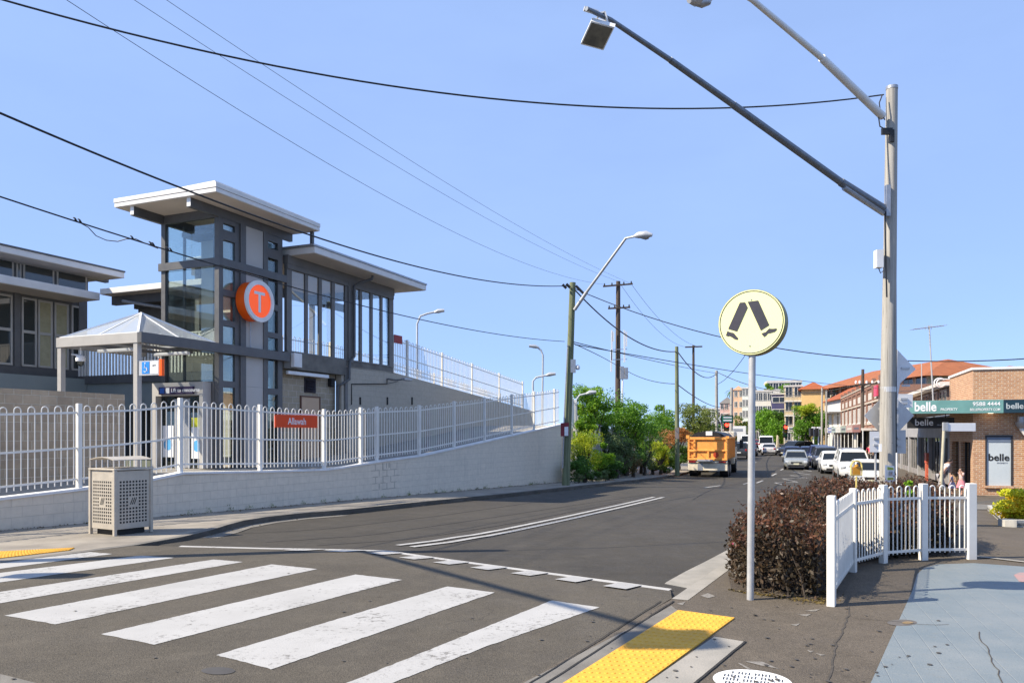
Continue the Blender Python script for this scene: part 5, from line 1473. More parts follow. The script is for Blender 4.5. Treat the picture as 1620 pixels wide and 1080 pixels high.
for k in range(520):
    while True:
        x = random.uniform(2.4, 9); y = random.uniform(8.1, 16)
        if in_poly((x, y), HP): break
    d = edge_dist((x, y), HP); h = hedge_h(x, y, d); zb = gz(x, y)
    a = random.uniform(0, 6.28); l = random.uniform(.1, .32)
    lean = random.uniform(.1, .5)
    p0 = Vector((x, y, zb + h * .85)); p1 = p0 + Vector((math.cos(a) * lean * l * 2, math.sin(a) * lean * l * 2, l))
    twigs.tube([p0, (p0 + p1) / 2 + Vector((0, 0, .02)), p1], [.004, .003, .0015], 4, False)
    for j in range(9): sp_.append(p0 + (p1 - p0) * random.uniform(.1, 1.05) + Vector((random.gauss(0, .018), random.gauss(0, .018), random.gauss(0, .018))))
V, Fc = leaf_quads(np.array([tuple(p) for p in sp_]), .045, aspect=.45); mesh_np('new_shoots', V, Fc, LG['hedgetop'], e)
for k in range(420):
    while True:
        x = random.uniform(2.4, 9); y = random.uniform(8.1, 17)
        if in_poly((x, y), HP): break
    d = edge_dist((x, y), HP); h = hedge_h(x, y, d); zb = gz(x, y); a = random.uniform(0, 6.28)
    twigs.tube([(x, y, zb), (x + .06 * math.cos(a), y + .06 * math.sin(a), zb + h * .4), (x + .2 * math.cos(a), y + .2 * math.sin(a), zb + h * .85)], [.011, .007, .003], 5, False)
twigs.build('twigs', m_bark, e)
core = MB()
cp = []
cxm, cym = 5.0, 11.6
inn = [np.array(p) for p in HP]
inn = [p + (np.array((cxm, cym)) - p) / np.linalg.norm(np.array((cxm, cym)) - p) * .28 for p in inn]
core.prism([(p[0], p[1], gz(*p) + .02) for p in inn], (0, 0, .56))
core.build('inner_dark_core', pm('hedge_core_dark', (.02, .014, .011), (.035, .025, .018), 14, .9, 0, .05, 18), e)  # solid block added to stop light and darken the gaps between leaves
fl_ = []
for k in range(34):
    p = random.choice(side); fl_.append(p)
V, Fc = leaf_quads(np.array(fl_) + rng_np.normal(0, .02, (34, 3)), .035, aspect=.9); mesh_np('flowers', V, Fc, pm('magenta_flower', (.5, .03, .15), None, 3, .5), e)
mb = MB(); mb.v += [(p[0], p[1], gz(*p) + .006) for p in [(2.45, 8.75), (3.2, 8.05)] + HP[2:]]; mb.f.append(tuple(range(len(HP))))
tag(mb.build('planting_bed_soil', pm('dry_mulch', (.06, .045, .033), (.1, .08, .06), 18, .95, 0, .02, 60)), kind='structure')
lit = rng_np.random((700, 3))
pts = []
for k in range(420):
    t = random.random(); i = random.randrange(0, 2); a = np.array(((2.5, 8.75), (3.2, 8.1), (3.5, 8.75))[i]); b = np.array(((3.2, 8.1), (3.5, 8.75))[i])
    p = a + (b - a) * t; pts.append((p[0] + random.gauss(0, .06), p[1] + random.gauss(-.03, .05), gz(*p) + .012))
V, Fc = leaf_quads(np.array(pts), .035, tilt=.12, aspect=.5)
tag(mesh_np('fallen_leaves', V, Fc, LG['brown']), kind='stuff')
# green weeds at the pole foot
p = P(1407, 770, 12); tree('weed_tuft', 'light green weed tuft behind the low white fence at the pole foot', (p.x, 12, gz(p.x, 12)), (p.x, 11.4, .95), (.14, .12, .13), LG['light'], 6, 260, .06, cat='plant', tr=.01)
# ---- lime and gold shrub in the white kerbed planter
pk = [G(u, v) for u, v in ((1562, 806), (1590, 833), (1700, 835), (1700, 800), (1600, 796))]
e = empty('kerbed_planter', pk[1], 'white concrete kerbed planter at the right edge holding the lime shrub', 'planter')
mb = MB()
for a, b in ((pk[0], pk[1]), (pk[1], pk[2])):
    dd = (b - a).normalized(); s_ = Vector((-dd.y, dd.x, 0)) * .2
    mb.prism([a, b, b + s_, a + s_], (0, 0, .14))
mb.build('kerb', m_kerbw, e)
MB().prism([p + Vector((0, 0, .02)) for p in pk], (0, 0, .06)).build('soil', m_earth, e)
e = empty('lime_shrub', P(1620, 830, 16), 'rounded lime green and gold shrub in the planter at the right edge', 'shrub')
cz = .28
P_, cl = crown_pts((X(1630, 16.2), 16.4, cz + .02), (.86, .7, .42), 26, 11000, .34, .6, .9)
P_ = P_[P_[:, 2] > -.2]
V, Fc = leaf_quads(P_, .06, aspect=.6); mesh_np('foliage', V, Fc, LG['lime'], e)
MB().tube([(X(1630, 16.2), 16.4, -.25), (X(1630, 16.2), 16.4, .3)], .05, 6).build('stem', m_bark, e)
# ---- bank of trees and shrubs on the left beyond the wall
ptree('street_tree', 'light green feathery tree rising right of the leaning green pole', 902, 966, 608, 690, 42, LG['light'], nclump=30, n=7000, leaf=.13, clump=.33)
ptree('street_tree', 'dense mid green tree under the telecom pole', 948, 1034, 614, 706, 47, LG['mid'], nclump=40, n=11000, leaf=.14, clump=.33, tr=.16)
ptree('shrub', 'yellow green shrub glowing at the wall end by the leaning pole', 897, 955, 676, 742, 38, LG['yellow'], cat='shrub', nclump=22, n=5200, leaf=.1)
ptree('shrub', 'bright green low shrub right of the yellow green shrub', 925, 972, 700, 752, 39, LG['light'], cat='shrub', nclump=18, n=4200, leaf=.1)
ptree('shrub', 'dark shaded shrub at the foot of the bank', 898, 950, 716, 764, 36.5, LG['dark'], cat='shrub', nclump=18, n=4500, leaf=.1)
ptree('shrub', 'grey green shrub in the middle of the bank', 948, 1004, 684, 748, 42, LG['grey'], cat='shrub', nclump=24, n=5600, leaf=.1)
ptree('shrub', 'dark green shrub above the bench', 930, 985, 660, 720, 43.5, LG['dark'], cat='shrub', nclump=22, n=5200, leaf=.11)
ptree('shrub', 'small brownish shrub between bench and bus stop', 985, 1018, 712, 754, 44, LG['brown'], cat='shrub', nclump=14, n=2600, leaf=.08)
ptree('shrub', 'round yellow green shrub right of the bus stop sign', 1030, 1060, 690, 742, 50, LG['yellow'], cat='shrub', nclump=16, n=3400, leaf=.1)
ptree('shrub', 'low golden shrub at the foot of the bus stop', 1010, 1054, 722, 750, 49.5, LG['olive'], cat='shrub', nclump=12, n=2400, leaf=.09)
ptree('shrub', 'thin grey twiggy shrub behind the bus stop post', 1005, 1034, 696, 748, 48, LG['grey'], cat='shrub', nclump=12, n=1500, leaf=.08)
ptree('shrub', 'rusty orange bush left of the orange truck', 1050, 1092, 676, 712, 56, LG['autumn'], cat='shrub', nclump=18, n=3600, leaf=.12)
ptree('shrub', 'dark bush beneath the rusty orange bush', 1054, 1094, 700, 744, 56, LG['dark'], cat='shrub', nclump=18, n=4200, leaf=.13)
ptree('street_tree', 'olive green spreading tree left of the orange truck', 1022, 1078, 640, 706, 72, LG['light'], nclump=26, n=6000, leaf=.2)
ptree('street_tree', 'larger olive and brown tree above the orange truck', 1058, 1130, 632, 706, 78, LG['olive'], nclump=34, n=8000, leaf=.2, clump=.3)
ptree('shrub', 'dark shrub left of the slim green pole', 1022, 1066, 690, 728, 66, LG['dark'], cat='shrub', nclump=16, n=3000, leaf=.16)
for lab, u0, u1, v0, v1, y, k, n in (('deep green shrub filling the gap under the light feathery tree', 905, 950, 650, 712, 44.5, 'mid', 6000), ('shadowy shrub behind the bench', 968, 1012, 690, 748, 46, 'dark', 5000), ('dark undergrowth clump in front of the bench', 940, 982, 722, 758, 39.5, 'dark', 4200),
        ('leafy shrub between the dense tree and the bus stop', 996, 1032, 664, 724, 51, 'mid', 5000), ('bright shrub tip above the yellow green shrub', 912, 944, 652, 694, 40, 'light', 3600), ('low dark shrub near the slim green pole', 1036, 1066, 712, 748, 52.5, 'dark', 3600), ('tall hedge shrub far behind the bus stop', 1000, 1056, 648, 700, 64, 'mid', 6000), ('dull olive shrub beside the truck', 1076, 1104, 690, 742, 60, 'grey', 4000)):
    ptree('shrub', lab, u0, u1, v0, v1, y, LG[k], cat='shrub', nclump=20, n=n, leaf=.11)
# pale lily tufts at the wall end
for k, u in enumerate((915, 938, 958)):
    b = gp(u, 35.5 + k)
    tree('grey_tuft', ('grey strappy tuft nearest the leaning pole', 'grey strappy tuft in the middle of the bank foot', 'grey strappy tuft left of the bench')[k], b, (b[0], b[1], b[2] + .28), (.42, .3, .26), LG['grey'], 8, 520, .16, cat='plant', tr=.02, aspect=.15)
# white sheet fence running behind the shrubs
a = P(930, 690, 40); b = P(1024, 700, 60)
e = empty('sheet_fence', (a.x, a.y, gz(a.x, a.y)), 'cream sheet metal fence sloping away behind the left shrubs', 'fence')
za, zb = P(0, 668, 40).z, P(0, 697, 60).z
MB().prism([(a.x, a.y, gz(a.x, a.y) - .1), (b.x, b.y, gz(b.x, b.y) - .1), (b.x, b.y, zb), (a.x, a.y, za)], (.03, -.02, 0)).build('sheet', pm('cream_sheet', (.6, .57, .5), (.52, .5, .44), 2, .5), e)
mb = MB()
for k in range(9):
    t = k / 8; p = a + (b - a) * t; zt_ = za + (zb - za) * t
    mb.bar((p.x + .05, p.y - .03, gz(p.x, p.y)), (p.x + .05, p.y - .03, zt_ + .05), .06, .06)
mb.bar((a.x + .05, a.y - .03, za), (b.x + .05, b.y - .03, zb), .07, .07)
mb.build('post_and_cap', m_whitepaint, e)
a = P(903, 690, 37.6); b = P(914, 690, 44)
mb = MB()
hoop_fence('white hoop fence end section behind the leaning pole', Fr((a.x, a.y, 0), math.atan2(b.y - a.y, b.x - a.x)), 0, (b - a).length, lambda x: 2.1 - .06 * x, 1.55, [0, 3, 6], y=0)
# junction and hillside trees
ptree('street_tree', 'olive tree below the peach apartment block', 1160, 1196, 652, 694, 135, LG['olive'], nclump=22, n=3600, leaf=.3)
ptree('street_tree', 'bright green willow before the white apartment block', 1192, 1226, 648, 702, 130, LG['willow'], nclump=30, n=7000, leaf=.32, flat=1.2)
ptree('street_tree', 'second bright willow left of the traffic light', 1212, 1242, 664, 704, 126, LG['willow'], nclump=22, n=5000, leaf=.3, flat=1.2)
ptree('street_tree', 'dark green tree below the navy apartment wall', 1206, 1246, 642, 694, 138, LG['dark'], nclump=26, n=6000, leaf=.35)
ptree('street_tree', 'leafy green street tree left of the white shop house', 1258, 1306, 634, 704, 106, LG['mid'], nclump=40, n=10000, leaf=.26)
ptree('street_tree', 'golden tipped tree against the yellow apartment wall', 1258, 1290, 634, 664, 105, LG['yellow'], nclump=14, n=2200, leaf=.25)
ptree('street_tree', 'dark clipped tree at the junction behind the traffic signals', 1282, 1300, 676, 706, 104, LG['dark'], nclump=12, n=2200, leaf=.22)
ptree('street_tree', 'small tree left of the pale timber pole', 1118, 1148, 668, 694, 120, LG['dark'], nclump=14, n=2400, leaf=.28)
# hillside palm
b = Vector(gp(1160, 165)); t = P(1160, 619, 165)
e = empty('palm_tree', b, 'small dark palm beside the peach apartment block', 'palm')
MB().tube([b, t], [.35, .25], 8).build('trunk', m_bark, e)
mb = MB()
for k in range(15):
    a = k * 2.4; l = 1.9; dz = .9 - .12 * (k % 8)
    q = [t + Vector((math.cos(a) * l * f, math.sin(a) * l * f, dz * f * 2 - 2.0 * f * f)) for f in (0, .35, .7, 1)]
    s_ = Vector((-math.sin(a), math.cos(a), 0)) * .3
    for i in range(3): mb.quad(q[i] - s_ * (1 - i * .3), q[i] + s_ * (1 - i * .3), q[i + 1] + s_ * (.7 - i * .3), q[i + 1] - s_ * (.7 - i * .3))
mb.build('fronds', LG['dark'], e)

# leaf litter and grit along the foot of the wall and in the gutters
pts = []
for k in range(900):
    x = random.uniform(-6, 25); p = W(x, 0, 0); q = -abs(random.gauss(0, .16)) - .03
    p = W(x, q, 0); pts.append((p.x, p.y, gz(p.x, p.y) + .01))
kl = resample(KL[2:14], .05)
for k in range(500):
    i = random.randrange(1, len(kl) - 1); t = kl[i + 1] - kl[i - 1]; t /= np.linalg.norm(t)
    p = kl[i] + np.array((t[1], -t[0])) * abs(random.gauss(.05, .1)); pts.append((p[0], p[1], gz(*p) + RK(*p) + .014))
V, Fc = leaf_quads(np.array(pts), .04, tilt=.12, aspect=.55)
tag(mesh_np('leaf_litter', V, Fc, LG['brown']), kind='stuff')
pts = []
for k in range(46):
    x = random.uniform(-5, 25); p = W(x, -.04, 0)
    for j in range(26): pts.append((p.x + random.gauss(0, .06), p.y + random.gauss(0, .03), gz(p.x, p.y) + abs(random.gauss(0, .05))))
V, Fc = leaf_quads(np.array(pts), .07, tilt=2.5, aspect=.14)
tag(mesh_np('wall_foot_weeds', V, Fc, LG['olive']), kind='stuff')
# chewing-gum spots on the footpath and crossing
mb = MB()
for k in range(110):
    p = G(random.uniform(900, 1500), random.uniform(955, 1080)) if k % 4 else G(random.uniform(0, 900), random.uniform(880, 1080))
    r = random.uniform(.008, .022); n = 7; z = gz(p.x, p.y) + .0105
    mb.add([(p.x + r * math.cos(a) * random.uniform(.8, 1.1), p.y + r * math.sin(a), z) for a in np.linspace(0, 6.28, n + 1)[:-1]], [tuple(range(n))])
tag(mb.build('gum_spots', pm('old_gum', (.05, .045, .04), (.09, .08, .07), 3, .8)), kind='stuff')

# ================================================================== VEHICLES
m_tyre = pm('tyre_rubber', (.018, .018, .019), (.028, .027, .026), 9, .8)
m_rim = pm('alloy_rim', (.42, .43, .45), (.34, .35, .36), 6, .35, .7)
def _cg():
    t = NT('car_glass'); return t.set((.012, .015, .018), .06, 0, .3)
m_carglass = _cg()
m_head = pm('headlamp_lens', (.72, .74, .74), (.5, .52, .54), 9, .12, .2)
m_tail = pm('tail_lamp_lens', (.35, .02, .02), (.22, .015, .015), 9, .2)
m_plate = pm('number_plate', (.7, .68, .5), (.62, .6, .45), 5, .4)
m_platew = pm('white_number_plate', (.7, .7, .68), (.62, .62, .6), 5, .4)
m_trim = pm('black_trim', (.02, .02, .021), (.03, .03, .031), 6, .5)
def loft(mb, sections):
    """closed rings of equal size along the length, capped at both ends"""
    n = len(sections[0]); o = len(mb.v)
    for s in sections: mb.v += [tuple(p) for p in s]
    for i in range(len(sections) - 1):
        for k in range(n): mb.f.append((o + i * n + k, o + i * n + (k + 1) % n, o + (i + 1) * n + (k + 1) % n, o + (i + 1) * n + k))
    mb.f.append(tuple(o + k for k in reversed(range(n)))); mb.f.append(tuple(o + (len(sections) - 1) * n + k for k in range(n)))
KINDS_ = {
    # length, width, height, stations of the lower body (x from front, beltline z, half-width factor), cabin (front base, front roof, rear roof, rear base)
    'sedan': (4.6, 1.78, 1.44, ((0, .58, .80), (.06, .66, .90), (.35, .76, .97), (1.15, .88, 1), (1.5, .92, 1), (3.6, .97, 1), (4.1, .98, .97), (4.5, .92, .9), (4.6, .8, .82)), (1.15, 1.95, 3.05, 3.85)),
    'hatch': (4.05, 1.74, 1.5, ((0, .6, .80), (.06, .7, .9), (.3, .8, .97), (1.0, .93, 1), (1.4, .97, 1), (3.4, 1.02, 1), (3.85, 1.02, .96), (4.0, .95, .9), (4.05, .85, .86)), (.95, 1.7, 3.3, 3.95)),
    'suv': (4.6, 1.86, 1.72, ((0, .7, .82), (.06, .84, .92), (.3, .96, .98), (1.2, 1.06, 1), (1.5, 1.08, 1), (4.0, 1.12, 1), (4.4, 1.12, .96), (4.55, 1.05, .92), (4.6, .95, .88)), (1.15, 1.8, 4.0, 4.5)),
    'wagon': (5.0, 1.88, 1.86, ((0, .72, .84), (.06, .9, .94), (.3, 1.04, .99), (1.3, 1.12, 1), (1.6, 1.14, 1), (4.6, 1.16, 1), (4.85, 1.14, .97), (4.96, 1.08, .95), (5.0, 1.0, .93)), (1.3, 1.9, 4.65, 4.93)),
    'van': (5.0, 1.95, 2.2, ((0, .75, .84), (.06, .95, .94), (.3, 1.12, .99), (.8, 1.2, 1), (1.2, 1.22, 1), (4.6, 1.22, 1), (4.9, 1.22, .98), (4.97, 1.2, .97), (5.0, 1.1, .95)), (.55, 1.35, 4.8, 4.96)),
    'mover': (4.8, 1.9, 1.78, ((0, .68, .82), (.06, .84, .92), (.3, .98, .98), (.9, 1.06, 1), (1.3, 1.08, 1), (4.3, 1.1, 1), (4.6, 1.1, .97), (4.75, 1.04, .94), (4.8, .95, .9)), (.75, 1.7, 4.2, 4.72)),
}
def make_car(kind, label, paint, x, y, heading, rack=False, dark_plate=None, z=None, cat='car', group=None, name='car'):
    """front points along local +x; heading is the world angle of the direction the car faces"""
    L, Wd, Hh, st, (fb, fr_, rr, rb) = KINDS_[kind]
    e = empty(name, (x, y, (gz(x, y) - KERB) if z is None else z), label, cat, group, heading)
    hw = Wd / 2; zl = .22 if kind not in ('suv', 'wagon') else .28
    tx = lambda s: L / 2 - s
    belt = lambda s: _lerp(s, [(a, b) for a, b, c in st])
    mb = MB(); secs = []
    for s, zb, f in st:
        w = hw * f; lo = zl + (.06 if s < .1 or s > L - .1 else 0)
        half = [(w * .86, lo), (w * .97, lo + .1), (w, lo + (zb - lo) * .5), (w * .985, zb - .12), (w * .93, zb - .03), (w * .80, zb + .012), (w * .4, zb + .03)]
        secs.append([(tx(s), a, b) for a, b in half] + [(tx(s), -a, b) for a, b in reversed(half)])
    loft(mb, secs)
    mb.build('body', paint, e, 35, local=True)
    # cabin: glass core, then roof and pillars in body colour
    wb, wr = hw * .90, hw * .70 if kind != 'van' else hw * .82
    rz0 = Hh - .07
    q = [(fb, belt(fb) + .0, wb), (fr_, rz0, wr), ((fr_ + rr) / 2, rz0 + .03, wr * 1.02), (rr, rz0, wr), (rb, belt(rb), wb)]
    mb = MB(); secs = []
    for s, zt_, w in q:
        zb = belt(s) - .08; 
        if s in (fb, rb): secs.append([(tx(s), wb, zb), (tx(s), wb * .98, zt_ + .02), (tx(s), -wb * .98, zt_ + .02), (tx(s), -wb, zb)])
        else: secs.append([(tx(s), wb, zb), (tx(s), w, zt_), (tx(s), -w, zt_), (tx(s), -wb, zb)])
    loft(mb, secs)
    mb.build('windows', m_carglass, e, local=True)
    mb = MB(); secs = []
    for s, dz, f in ((fr_ - .12, -.05, .96), (fr_ + .05, .02, 1.02), ((fr_ + rr) / 2, .07, 1.05), (rr - .05, .03, 1.03), (rr + .12, -.05, .97)):
        w = wr * f + .02; z_ = rz0 + dz
        secs.append([(tx(s), w, z_ - .05), (tx(s), w * .93, z_ + .01), (tx(s), w * .5, z_ + .03), (tx(s), -w * .5, z_ + .03), (tx(s), -w * .93, z_ + .01), (tx(s), -w, z_ - .05)])
    loft(mb, secs)
    for sg_ in (1, -1):
        for (s0, s1) in ((fb, fr_), (rb, rr)):
            mb.bar((tx(s0), sg_ * wb * .985, belt(s0) - .01), (tx(s1), sg_ * wr * 1.01, rz0 - .01), .07, .06)
        sm = (fr_ + rr) / 2 - .1
        mb.bar((tx(sm), sg_ * wb * 1.0, belt(sm) - .05), (tx(sm), sg_ * (wr * 1.03), rz0), .09, .05)
        if kind in ('van',):
            mb.add([(tx(fr_ + .9), sg_ * (wb + .01), belt(2) - .05), (tx(rb - .05), sg_ * (wb + .01), belt(4.5) - .05), (tx(rr), sg_ * (wr + .01), rz0), (tx(fr_ + .9), sg_ * (wr + .02), rz0 + .02)], [(0, 1, 2, 3)])
    mb.build('roof', paint, e, 30, local=True)
    wr_ = .31 if kind in ('sedan', 'hatch') else .35
    for s in (.82 if kind != 'van' else .9, L - .85):
        for sg_ in (1, -1):
            c = Vector((tx(s), sg_ * (hw - .1), wr_))
            prof = []
            mbt = MB().disc(c + Vector((0, -.11, 0)), (0, 1, 0), wr_, .22, 24)
            t = mbt.build('wheel', m_tyre, e, 40, local=True)
            MB().disc(c + Vector((0, sg_ * .105, 0)), (0, sg_, 0), wr_ * .66, .015, 16).build('rim', m_rim, t, local=True)
            MB().disc(c + Vector((0, sg_ * .03, .02)), (0, sg_, 0), wr_ + .05, .068, 24).build('wheel_arch', m_trim, t, local=True)
    zf = st[1][1]; wf = hw * st[0][2]
    for sg_ in (1, -1):
        MB().bbox(tx(.26), tx(-.01), sg_ * (wf - .06) - .14, sg_ * (wf - .06) + .14, zf - .16, zf + .01, .035).build('headlight', m_head, e, 40, local=True)
        wq = hw * st[-1][2]
        MB().bbox(tx(L + .01), tx(L - .2), sg_ * (wq - .1) - .1, sg_ * (wq - .1) + .1, st[-1][1] - .12, st[-1][1] + .1, .03).build('tail_light', m_tail, e, 40, local=True)
        MB().bbox(tx(fb + .42), tx(fb + .28), sg_ * (hw + .08) - .09, sg_ * (hw + .08) + .09, belt(fb) + .0, belt(fb) + .14, .03).build('mirror', paint, e, 40, local=True)
    MB().bbox(tx(.05), tx(-.015), -wf * .55, wf * .55, zf - .2, zf - .06, .02).build('grille', m_trim, e, local=True)
    MB().bbox(tx(.12), tx(-.02), -wf * .8, wf * .8, zl + .03, zl + .16, .02).build('air_intake', m_trim, e, local=True)
    MB().box(tx(-.018), tx(-.03), -.2, .2, zl + .17, zl + .28).build('number_plate', dark_plate or m_plate, e, local=True)
    MB().box(tx(L + .018), tx(L + .03), -.22, .22, .62 if kind != 'van' else .5, .74 if kind != 'van' else .62).build('number_plate', dark_plate or m_platew, e, local=True)
    MB().bbox(tx(L - .08), tx(L + .02), -hw * .8, hw * .8, zl + .02, zl + .2, .03).build('rear_bumper', m_trim, e, local=True)
    if rack:
        mb = MB()
        for sg_ in (1, -1): mb.bar((tx(fr_ + .2), sg_ * wr * .9, Hh + .07), (tx(rr - .1), sg_ * wr * .9, Hh + .07), .05, .04)
        for k in range(5):
            s = fr_ + .3 + (rr - fr_ - .6) * k / 4
            mb.bar((tx(s), -wr * .9, Hh + .06), (tx(s), wr * .9, Hh + .06), .05, .03)
        mb.build('roof_rack', m_rim, e, local=True)
    return e
road_h = lambda deg: R(90 - deg)                     # heading away along a street that bends deg to the right
C_ = dict(silver=car_paint('paint_silver_gold', (.42, .42, .36), .5), navy=car_paint('paint_navy', (.02, .025, .07)), black=car_paint('paint_black', (.01, .01, .012)), blue=car_paint('paint_dark_blue', (.025, .03, .09)),
          white=car_paint('paint_white', (.72, .72, .7), 0), grey=car_paint('paint_dark_grey', (.045, .048, .052), .4), pearl=car_paint('paint_pearl', (.6, .57, .54), .2), slate=car_paint('paint_slate', (.07, .075, .09), .4))
TO = lambda d: road_h(d) + math.pi
gp_ = 'cars parked along the right kerb'
make_car('sedan', 'silver gold sedan driving towards the crossing over the zigzag lines', C_['silver'], X(1259, 61), 61, TO(19))
make_car('sedan', 'dark blue sedan following close behind the silver gold sedan', C_['navy'], X(1253.5, 76), 76, TO(19))
make_car('mover', 'black people mover turning at the junction behind the dark blue sedan', C_['black'], X(1260, 92), 92, TO(60))
make_car('hatch', 'white hatchback parked nearest the crossing behind the yellow marker', C_['white'], 19.6, 43.2, TO(17.8), group=gp_)
make_car('wagon', 'white four wheel drive with roof rack parked behind the white hatchback', C_['white'], 21.2, 48.9, TO(17.8), rack=True, group=gp_)
make_car('hatch', 'small white crossover parked between the four wheel drive and dark wagon', C_['white'], 22.5, 55, TO(17.8), group=gp_)
make_car('suv', 'dark slate wagon parked third from the far end of the kerb row', C_['slate'], 24.4, 61, TO(17.8), group=gp_)
make_car('suv', 'dark blue tall car parked second from the far end of the kerb row', C_['blue'], 26.3, 67, TO(17.8), group=gp_)
make_car('hatch', 'navy hatchback parked at the far end of the kerb row', C_['navy'], 27.6, 73, TO(17.8), group=gp_)
make_car('suv', 'dark grey hatch waiting behind the junction queue beside the orange truck', C_['grey'], X(1170.5, 84), 84, road_h(19))
make_car('sedan', 'grey sedan ahead in the left queue, half behind the sign pole', C_['slate'], X(1186, 93), 93, road_h(19))
make_car('sedan', 'pearl white sedan queued in the right lane before the white van', C_['pearl'], X(1217, 97), 97, road_h(19))
make_car('van', 'white high roof van queued ahead of the pearl sedan', C_['white'], X(1212.5, 106), 106, road_h(19), cat='van', name='van')
make_car('van', 'white van in the left queue just left of the sign pole', C_['white'], X(1184, 112), 112, road_h(19), cat='van', name='van')
make_car('sedan', 'dark red car seen between the two white vans', car_paint('paint_red', (.2, .015, .015)), X(1197, 116), 116, road_h(19))
# white delivery truck far ahead
y = 124; x = X(1169, y)
e = empty('delivery_truck', (x, y, gz(x, y) - KERB), 'white box truck far ahead at the head of the left queue', 'truck', None, road_h(19))
MB().bbox(-3, 1.6, -1.2, 1.2, .9, 3.3, .04).build('cargo_box', C_['white'], e, local=True)
MB().bbox(1.7, 3.4, -1.1, 1.1, .5, 2.5, .15).build('cab', C_['white'], e, 40, local=True)
MB().bbox(3.0, 3.42, -1.0, 1.0, 1.5, 2.3, .05).build('windscreen', m_carglass, e, local=True)
MB().box(-3.02, 1.6, -1.1, 1.1, .55, .88).build('chassis', m_trim, e, local=True)
MB().box(-3.03, -3.0, -.7, .7, 2.5, 2.9).build('rear_panel_print', m_steelg, e, local=True)
for s in (-2, 2.4):
    for sg_ in (1, -1): MB().disc((s, sg_ * 1.0 - .12, .45), (0, 1, 0), .45, .24, 20).build('wheel', m_tyre, e, 40, local=True)
for sg_ in (1, -1): MB().bbox(-3.06, -3.0, sg_ * 1.0 - .12, sg_ * 1.0 + .12, .62, .8, .01).build('tail_light', m_tail, e, local=True)
# orange tipper
def o_mat(name, c1, c2):
    t = NT(name); c = t.mix(t.ramp(t.noise(3, 7, .7), .35, .7), lin(c1), lin(c2)); c = t.mix(t.ramp(t.noise(9, 8, .8), .58, .7, 0, .6), c, lin('7A4A22'))
    return t.set(c, .5, 0, .4)
m_tip = o_mat('tipper_orange', 'F4AA58', 'E69A46'); m_dirtyw = o_mat('dirty_white_panel', 'E6DCC6', 'C8BCA4')
y = 49.5; x = X(1119.5, y)
e = empty('tipper_truck', (x, y, gz(x, y) - KERB), 'orange tipper truck seen from behind, standing at the left kerb', 'truck', None, road_h(20.5))
TW = 1.22
def zz(v): return H + (V0 - v) / F * 49.5 - e.location.z
zt_, zb_, zk0, zk1 = zz(692), zz(727), zz(744.5), zz(728)
b = MB().box(0.06, 5.6, -TW, TW, zb_ + .1, zt_).build('tipping_body', m_tip, e, local=True)
mb = MB()
for k in range(7): mb.box(.5 + k * .75, .6 + k * .75, -TW - .05, TW + .05, zb_ + .05, zt_ - .05)
mb.box(0.06, 5.6, -TW - .06, TW + .06, zt_ - .06, zt_ + .03)
mb.build('body_rib', m_tip, b, local=True)
g = MB().bbox(-.04, .05, -TW, TW, zb_, zt_, .02).build('tailgate', m_tip, e, local=True)
mb = MB(); zm = zb_ + (zt_ - zb_) * .42
for z0, z1 in ((zt_ - .14, zt_ + .02), (zm - .05, zm + .05), (zb_ - .03, zb_ + .1)): mb.bbox(-.13, -.03, -TW, TW, z0, z1, .02)
for yy in (-TW + .06, TW - .06, TW - .42, -.05): mb.bbox(-.12, -.03, yy - .06, yy + .06, zb_, zm if yy == -.05 else zt_, .02)
mb.box(-.15, -.05, TW - .1, TW + .1, zt_ - .05, zt_ + .16).box(-.15, -.05, -TW - .1, -TW + .1, zt_ - .05, zt_ + .1)
for k in range(4): mb.box(-.16, -.12, TW - .4, TW - .1, zb_ + .2 + k * .3, zb_ + .24 + k * .3)
mb.build('tailgate_frame', m_tip, g, local=True)
MB().disc((-.06, -.52, zb_ + .32), (-1, 0, 0), .17, .02, 16).build('red_reflector', pm('red_disc', (.5, .06, .02), None, 3, .4), g, local=True)
MB().bbox(-.3, .0, -.35, .6, zb_ - .12, zb_ + .02, .03).build('chute', m_steelg, e, local=True)
mb = MB(); n = 14; arc = [(TW * .84 * math.cos(math.pi * k / n), zt_ + .03 + .38 * math.sin(math.pi * k / n)) for k in range(n + 1)]
mb.prism([(.1, a, b_) for a, b_ in arc], (5.3, 0, 0))
mb.build('tarpaulin', m_blackp, e, 40, local=True)
MB().box(.06, .095, -.28, .12, zt_ + .14, zt_ + .4).build('white_notice', m_signw, e, local=True)
MB().bbox(-.02, .12, -TW, TW, zk0 + .02, zk1 - .18, .02).build('rear_panel', m_dirtyw, e, local=True)
MB().bbox(-.06, .1, -TW, TW, zk1 - .16, zk1, .02).build('rear_beam', m_dirtyw, e, local=True)
for yy in (.95, -.9): MB().bbox(-.09, -.05, yy - .22, yy + .22, zk1 - .13, zk1 - .03, .01).build('tail_light', m_tail, e, local=True)
MB().box(-.026, -.02, .3, .62, zk0 + .02, zk1 - .18).build('mudflap_stain', m_steelg, e, local=True)
MB().box(.2, 8, -.5, .5, .55, 1.0).build('chassis', m_trim, e, local=True)
for s in (.9, 2.2, 6.9):
    for sg_ in (1, -1):
        w = MB().disc((s, sg_ * .95 - .25, .5), (0, 1, 0), .5, .5, 22).build('wheel', m_tyre, e, 40, local=True)
        MB().disc((s, sg_ * 1.2, .5), (0, sg_, 0), .26, .02, 16).build('rim', m_rim, w, local=True)
MB().bbox(5.9, 8.2, -1.15, 1.15, .6, 2.9, .12).build('cab', m_dirtyw, e, 40, local=True)
MB().bbox(6.4, 8.22, -1.16, 1.16, 1.8, 2.6, .04).build('cab_window', m_carglass, e, local=True)
